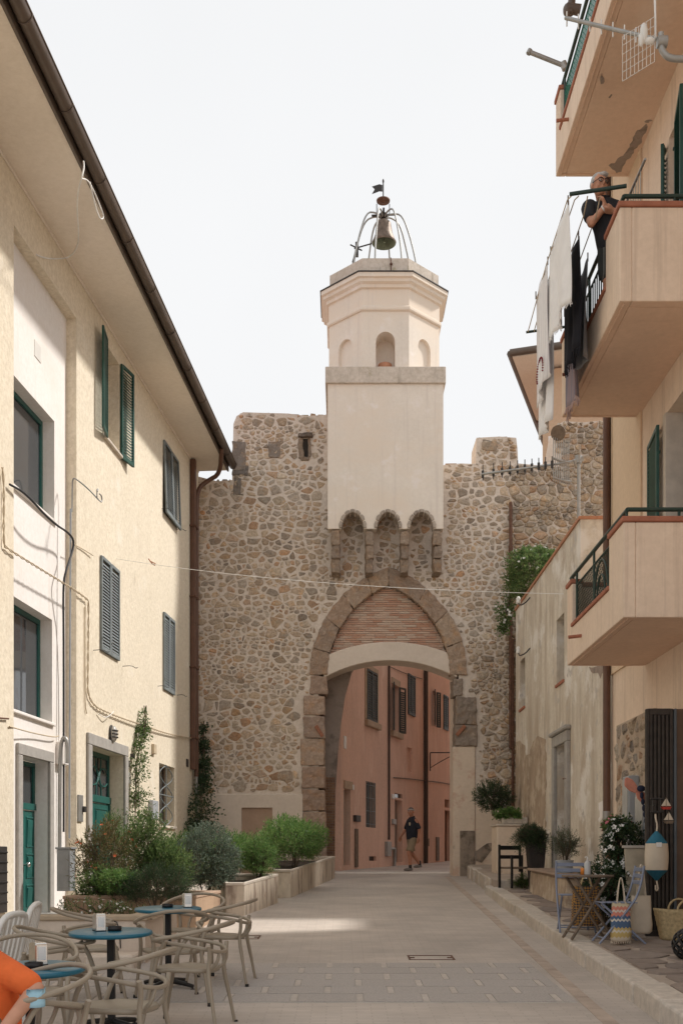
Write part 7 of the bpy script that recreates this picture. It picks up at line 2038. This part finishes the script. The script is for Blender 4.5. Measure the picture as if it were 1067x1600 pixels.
def climber(name, label, path, rad, n, mat, seed, L=.05, W=.03, fl=None):
    rn = random.Random(seed); pts = [Vector(p) for p in path]; base = pts[-1]
    t = thing(name, label, 'climbing plant', tuple(base)); mb = MB(); st = MB(); f_ = MB()
    for q in range(4):
        st.tube(smoothpts([p - base + V(rn.uniform(-.06, .06), rn.uniform(-.05, .02), 0) for p in pts], 2), .008, 5)
    seg_ = len(pts) - 1
    cl_ = []
    for k in range(max(24, n // 60)):
        u_ = (rn.random() ** .8) * seg_; i = min(int(u_), seg_ - 1); f = u_ - i
        p = pts[i].lerp(pts[i + 1], f); rr = rad[i] * (1 - f) + rad[i + 1] * f
        a = rn.uniform(0, 2 * PI); q = rr * rn.uniform(.1, 1.25)
        cl_.append((p, Vector((math.cos(a) * q, math.sin(a) * q * .6, rn.gauss(0, .06))), .035 + .35 * rr * rn.uniform(.4, 1)))
    for k in range(n):
        p, o_, sg_ = rn.choice(cl_)
        off = o_ + Vector((rn.gauss(0, sg_), rn.gauss(0, sg_ * .7), rn.gauss(0, sg_)))
        d = (off + Vector((rn.gauss(0, .1), -.12 + rn.gauss(0, .1), rn.gauss(-.03, .12))))
        leaf(mb, p - base + off, d, V(rn.gauss(0, .5), -1, .6 + rn.gauss(0, .4)), L * rn.uniform(.6, 1.3), W * rn.uniform(.7, 1.2))
        if fl and rn.random() < fl[1]:
            fc = p - base + off * 1.1 + V(0, -.04, .02)
            for w5 in range(5):
                b = w5 * 2 * PI / 5; leaf(f_, fc, V(math.cos(b), -.3, math.sin(b)), V(0, -1, 0), fl[2], fl[2] * .8)
    mb.build('foliage', mat, t); st.build('stems', M['bark'], t)
    if f_.v: f_.build('blossoms', fl[0], t)
    return t
LM = Matrix.Translation((LO.x, LO.y, 0)) @ Matrix.Rotation(LANG, 4, 'Z')
lw_ = lambda px, py, v=-.12: LM @ Lp(px, py, v)
climber('wall_climber', 'tall slim climber up the yellow wall between the door and the grille window', [lw_(228, 1103), lw_(224, 1135), lw_(219, 1165), lw_(214, 1200), lw_(214, 1250), lw_(212, 1300, -.3), lw_(214, 1350, -.4)], [.03, .06, .10, .13, .16, .36, .55], 3600, M['l_green'], 11, .05, .028, (M['whiteflower'], .012, .022))
climber('corner_ivy', 'dark ivy climbing the corner where the yellow house meets the gate', [P(318, 1128, 26.9), P(320, 1180, 26.9), P(316, 1215, 26.6), P(316, 1255, 26.2), P(316, 1300, 25.8), P(314, 1325, 25.6)], [.06, .13, .12, .32, .36, .36], 3400, M['l_dark'], 12, .07, .045)
bush('white_creeper', 'dark creeper with white blossoms spilling over the low house parapet', (4.62, 25.6, 8.35), (.72, .9, .78), 900, M['l_green'], 13, .075, .03, .3, 11, (M['whiteflower'], .07, .04), droop=.1)
climber('hanging_creeper', 'thin hanging end of the white flowered creeper in the gate corner', [P(806, 905, 26.3), P(797, 935, 26.4), P(790, 960, 26.4), P(786, 985, 26.4)], [.3, .22, .17, .06], 1100, M['l_green'], 14, .07, .035, (M['whiteflower'], .02, .04))
bush('dark_bush', 'dark green bush hanging beside the trough on the gate wall', (3.40, 24.3, 2.98), (.44, .3, .30), 420, M['l_dark'], 15, .05, .022, .22, 11, low=-1)
bush('trough_plants', 'bright green leaves growing in the stone trough', (3.55, 23.15, 2.53), (.34, .18, .12), 220, M['l_bright'], 16, .05, .03, .12, 9)
bush('trailing_plant', 'dark needle leaved plant trailing out of the tall planter', (3.52, 20.15, POT.z + .12), (.30, .26, .26), 420, M['l_dark'], 17, .06, .01, .28, 14, droop=.18, up=.3)
bush('young_olive', 'young grey leaved olive on the step beside the doorway', (3.55, 17.2, pz(17.2) + .88), (.22, .22, .26), 170, M['l_olive'], 18, .05, .011, .2, 11, up=.5, core=.35)
bush('white_mandevilla', 'dark leaved climber with white star flowers by the stone pier', (3.46, 13.55, 1.72), (.25, .28, .40), 330, M['l_dark'], 19, .055, .03, .16, 9, (M['whiteflower'], .26, .040), low=-1)
bush('white_mandevilla', 'lower spray of white star flowers behind the folding chairs', (3.22, 13.3, 1.22), (.30, .25, .34), 300, M['l_dark'], 20, .055, .03, .16, 9, (M['whiteflower'], .28, .040), low=-1)
bush('pink_geranium', 'small pink and red geranium above the white flowers', (3.52, 13.9, 1.98), (.18, .16, .14), 90, M['l_green'], 21, .05, .04, .1, 8, (M['pinkflower'], .4, .03))
bush('foot_weed', 'low green tuft on the ground beside the metal armchair', (3.42, 20.6, pz(20.6) + .1), (.18, .15, .14), 110, M['l_green'], 22, .05, .012, .16, 9)

bush('leafy_shrub', 'full mid green shrub between the reddish shrub and the grey bush', (-2.62, 15.9, 1.42), (.42, .42, .42), 560, M['l_green'], 31, .055, .022, .24, 11, up=.5)
bush('leafy_shrub', 'dark leafy filler plant behind the grey bush by the grille window', (-2.75, 18.4, 1.55), (.60, .6, .55), 620, M['l_green'], 32, .05, .022, .26, 11, up=.5)
bush('leafy_shrub', 'low fresh green plant at the foot of the meter cabinet', (-3.15, 14.55, 1.22), (.42, .3, .26), 320, M['l_green'], 33, .05, .02, .2, 10, up=.5)
bush('green_bush', 'green bush filling the gap behind the corner planter', (-1.95, 20.2, 1.65), (.55, .8, .42), 560, M['l_bright'], 34, .07, .02, .28, 11, up=.5)
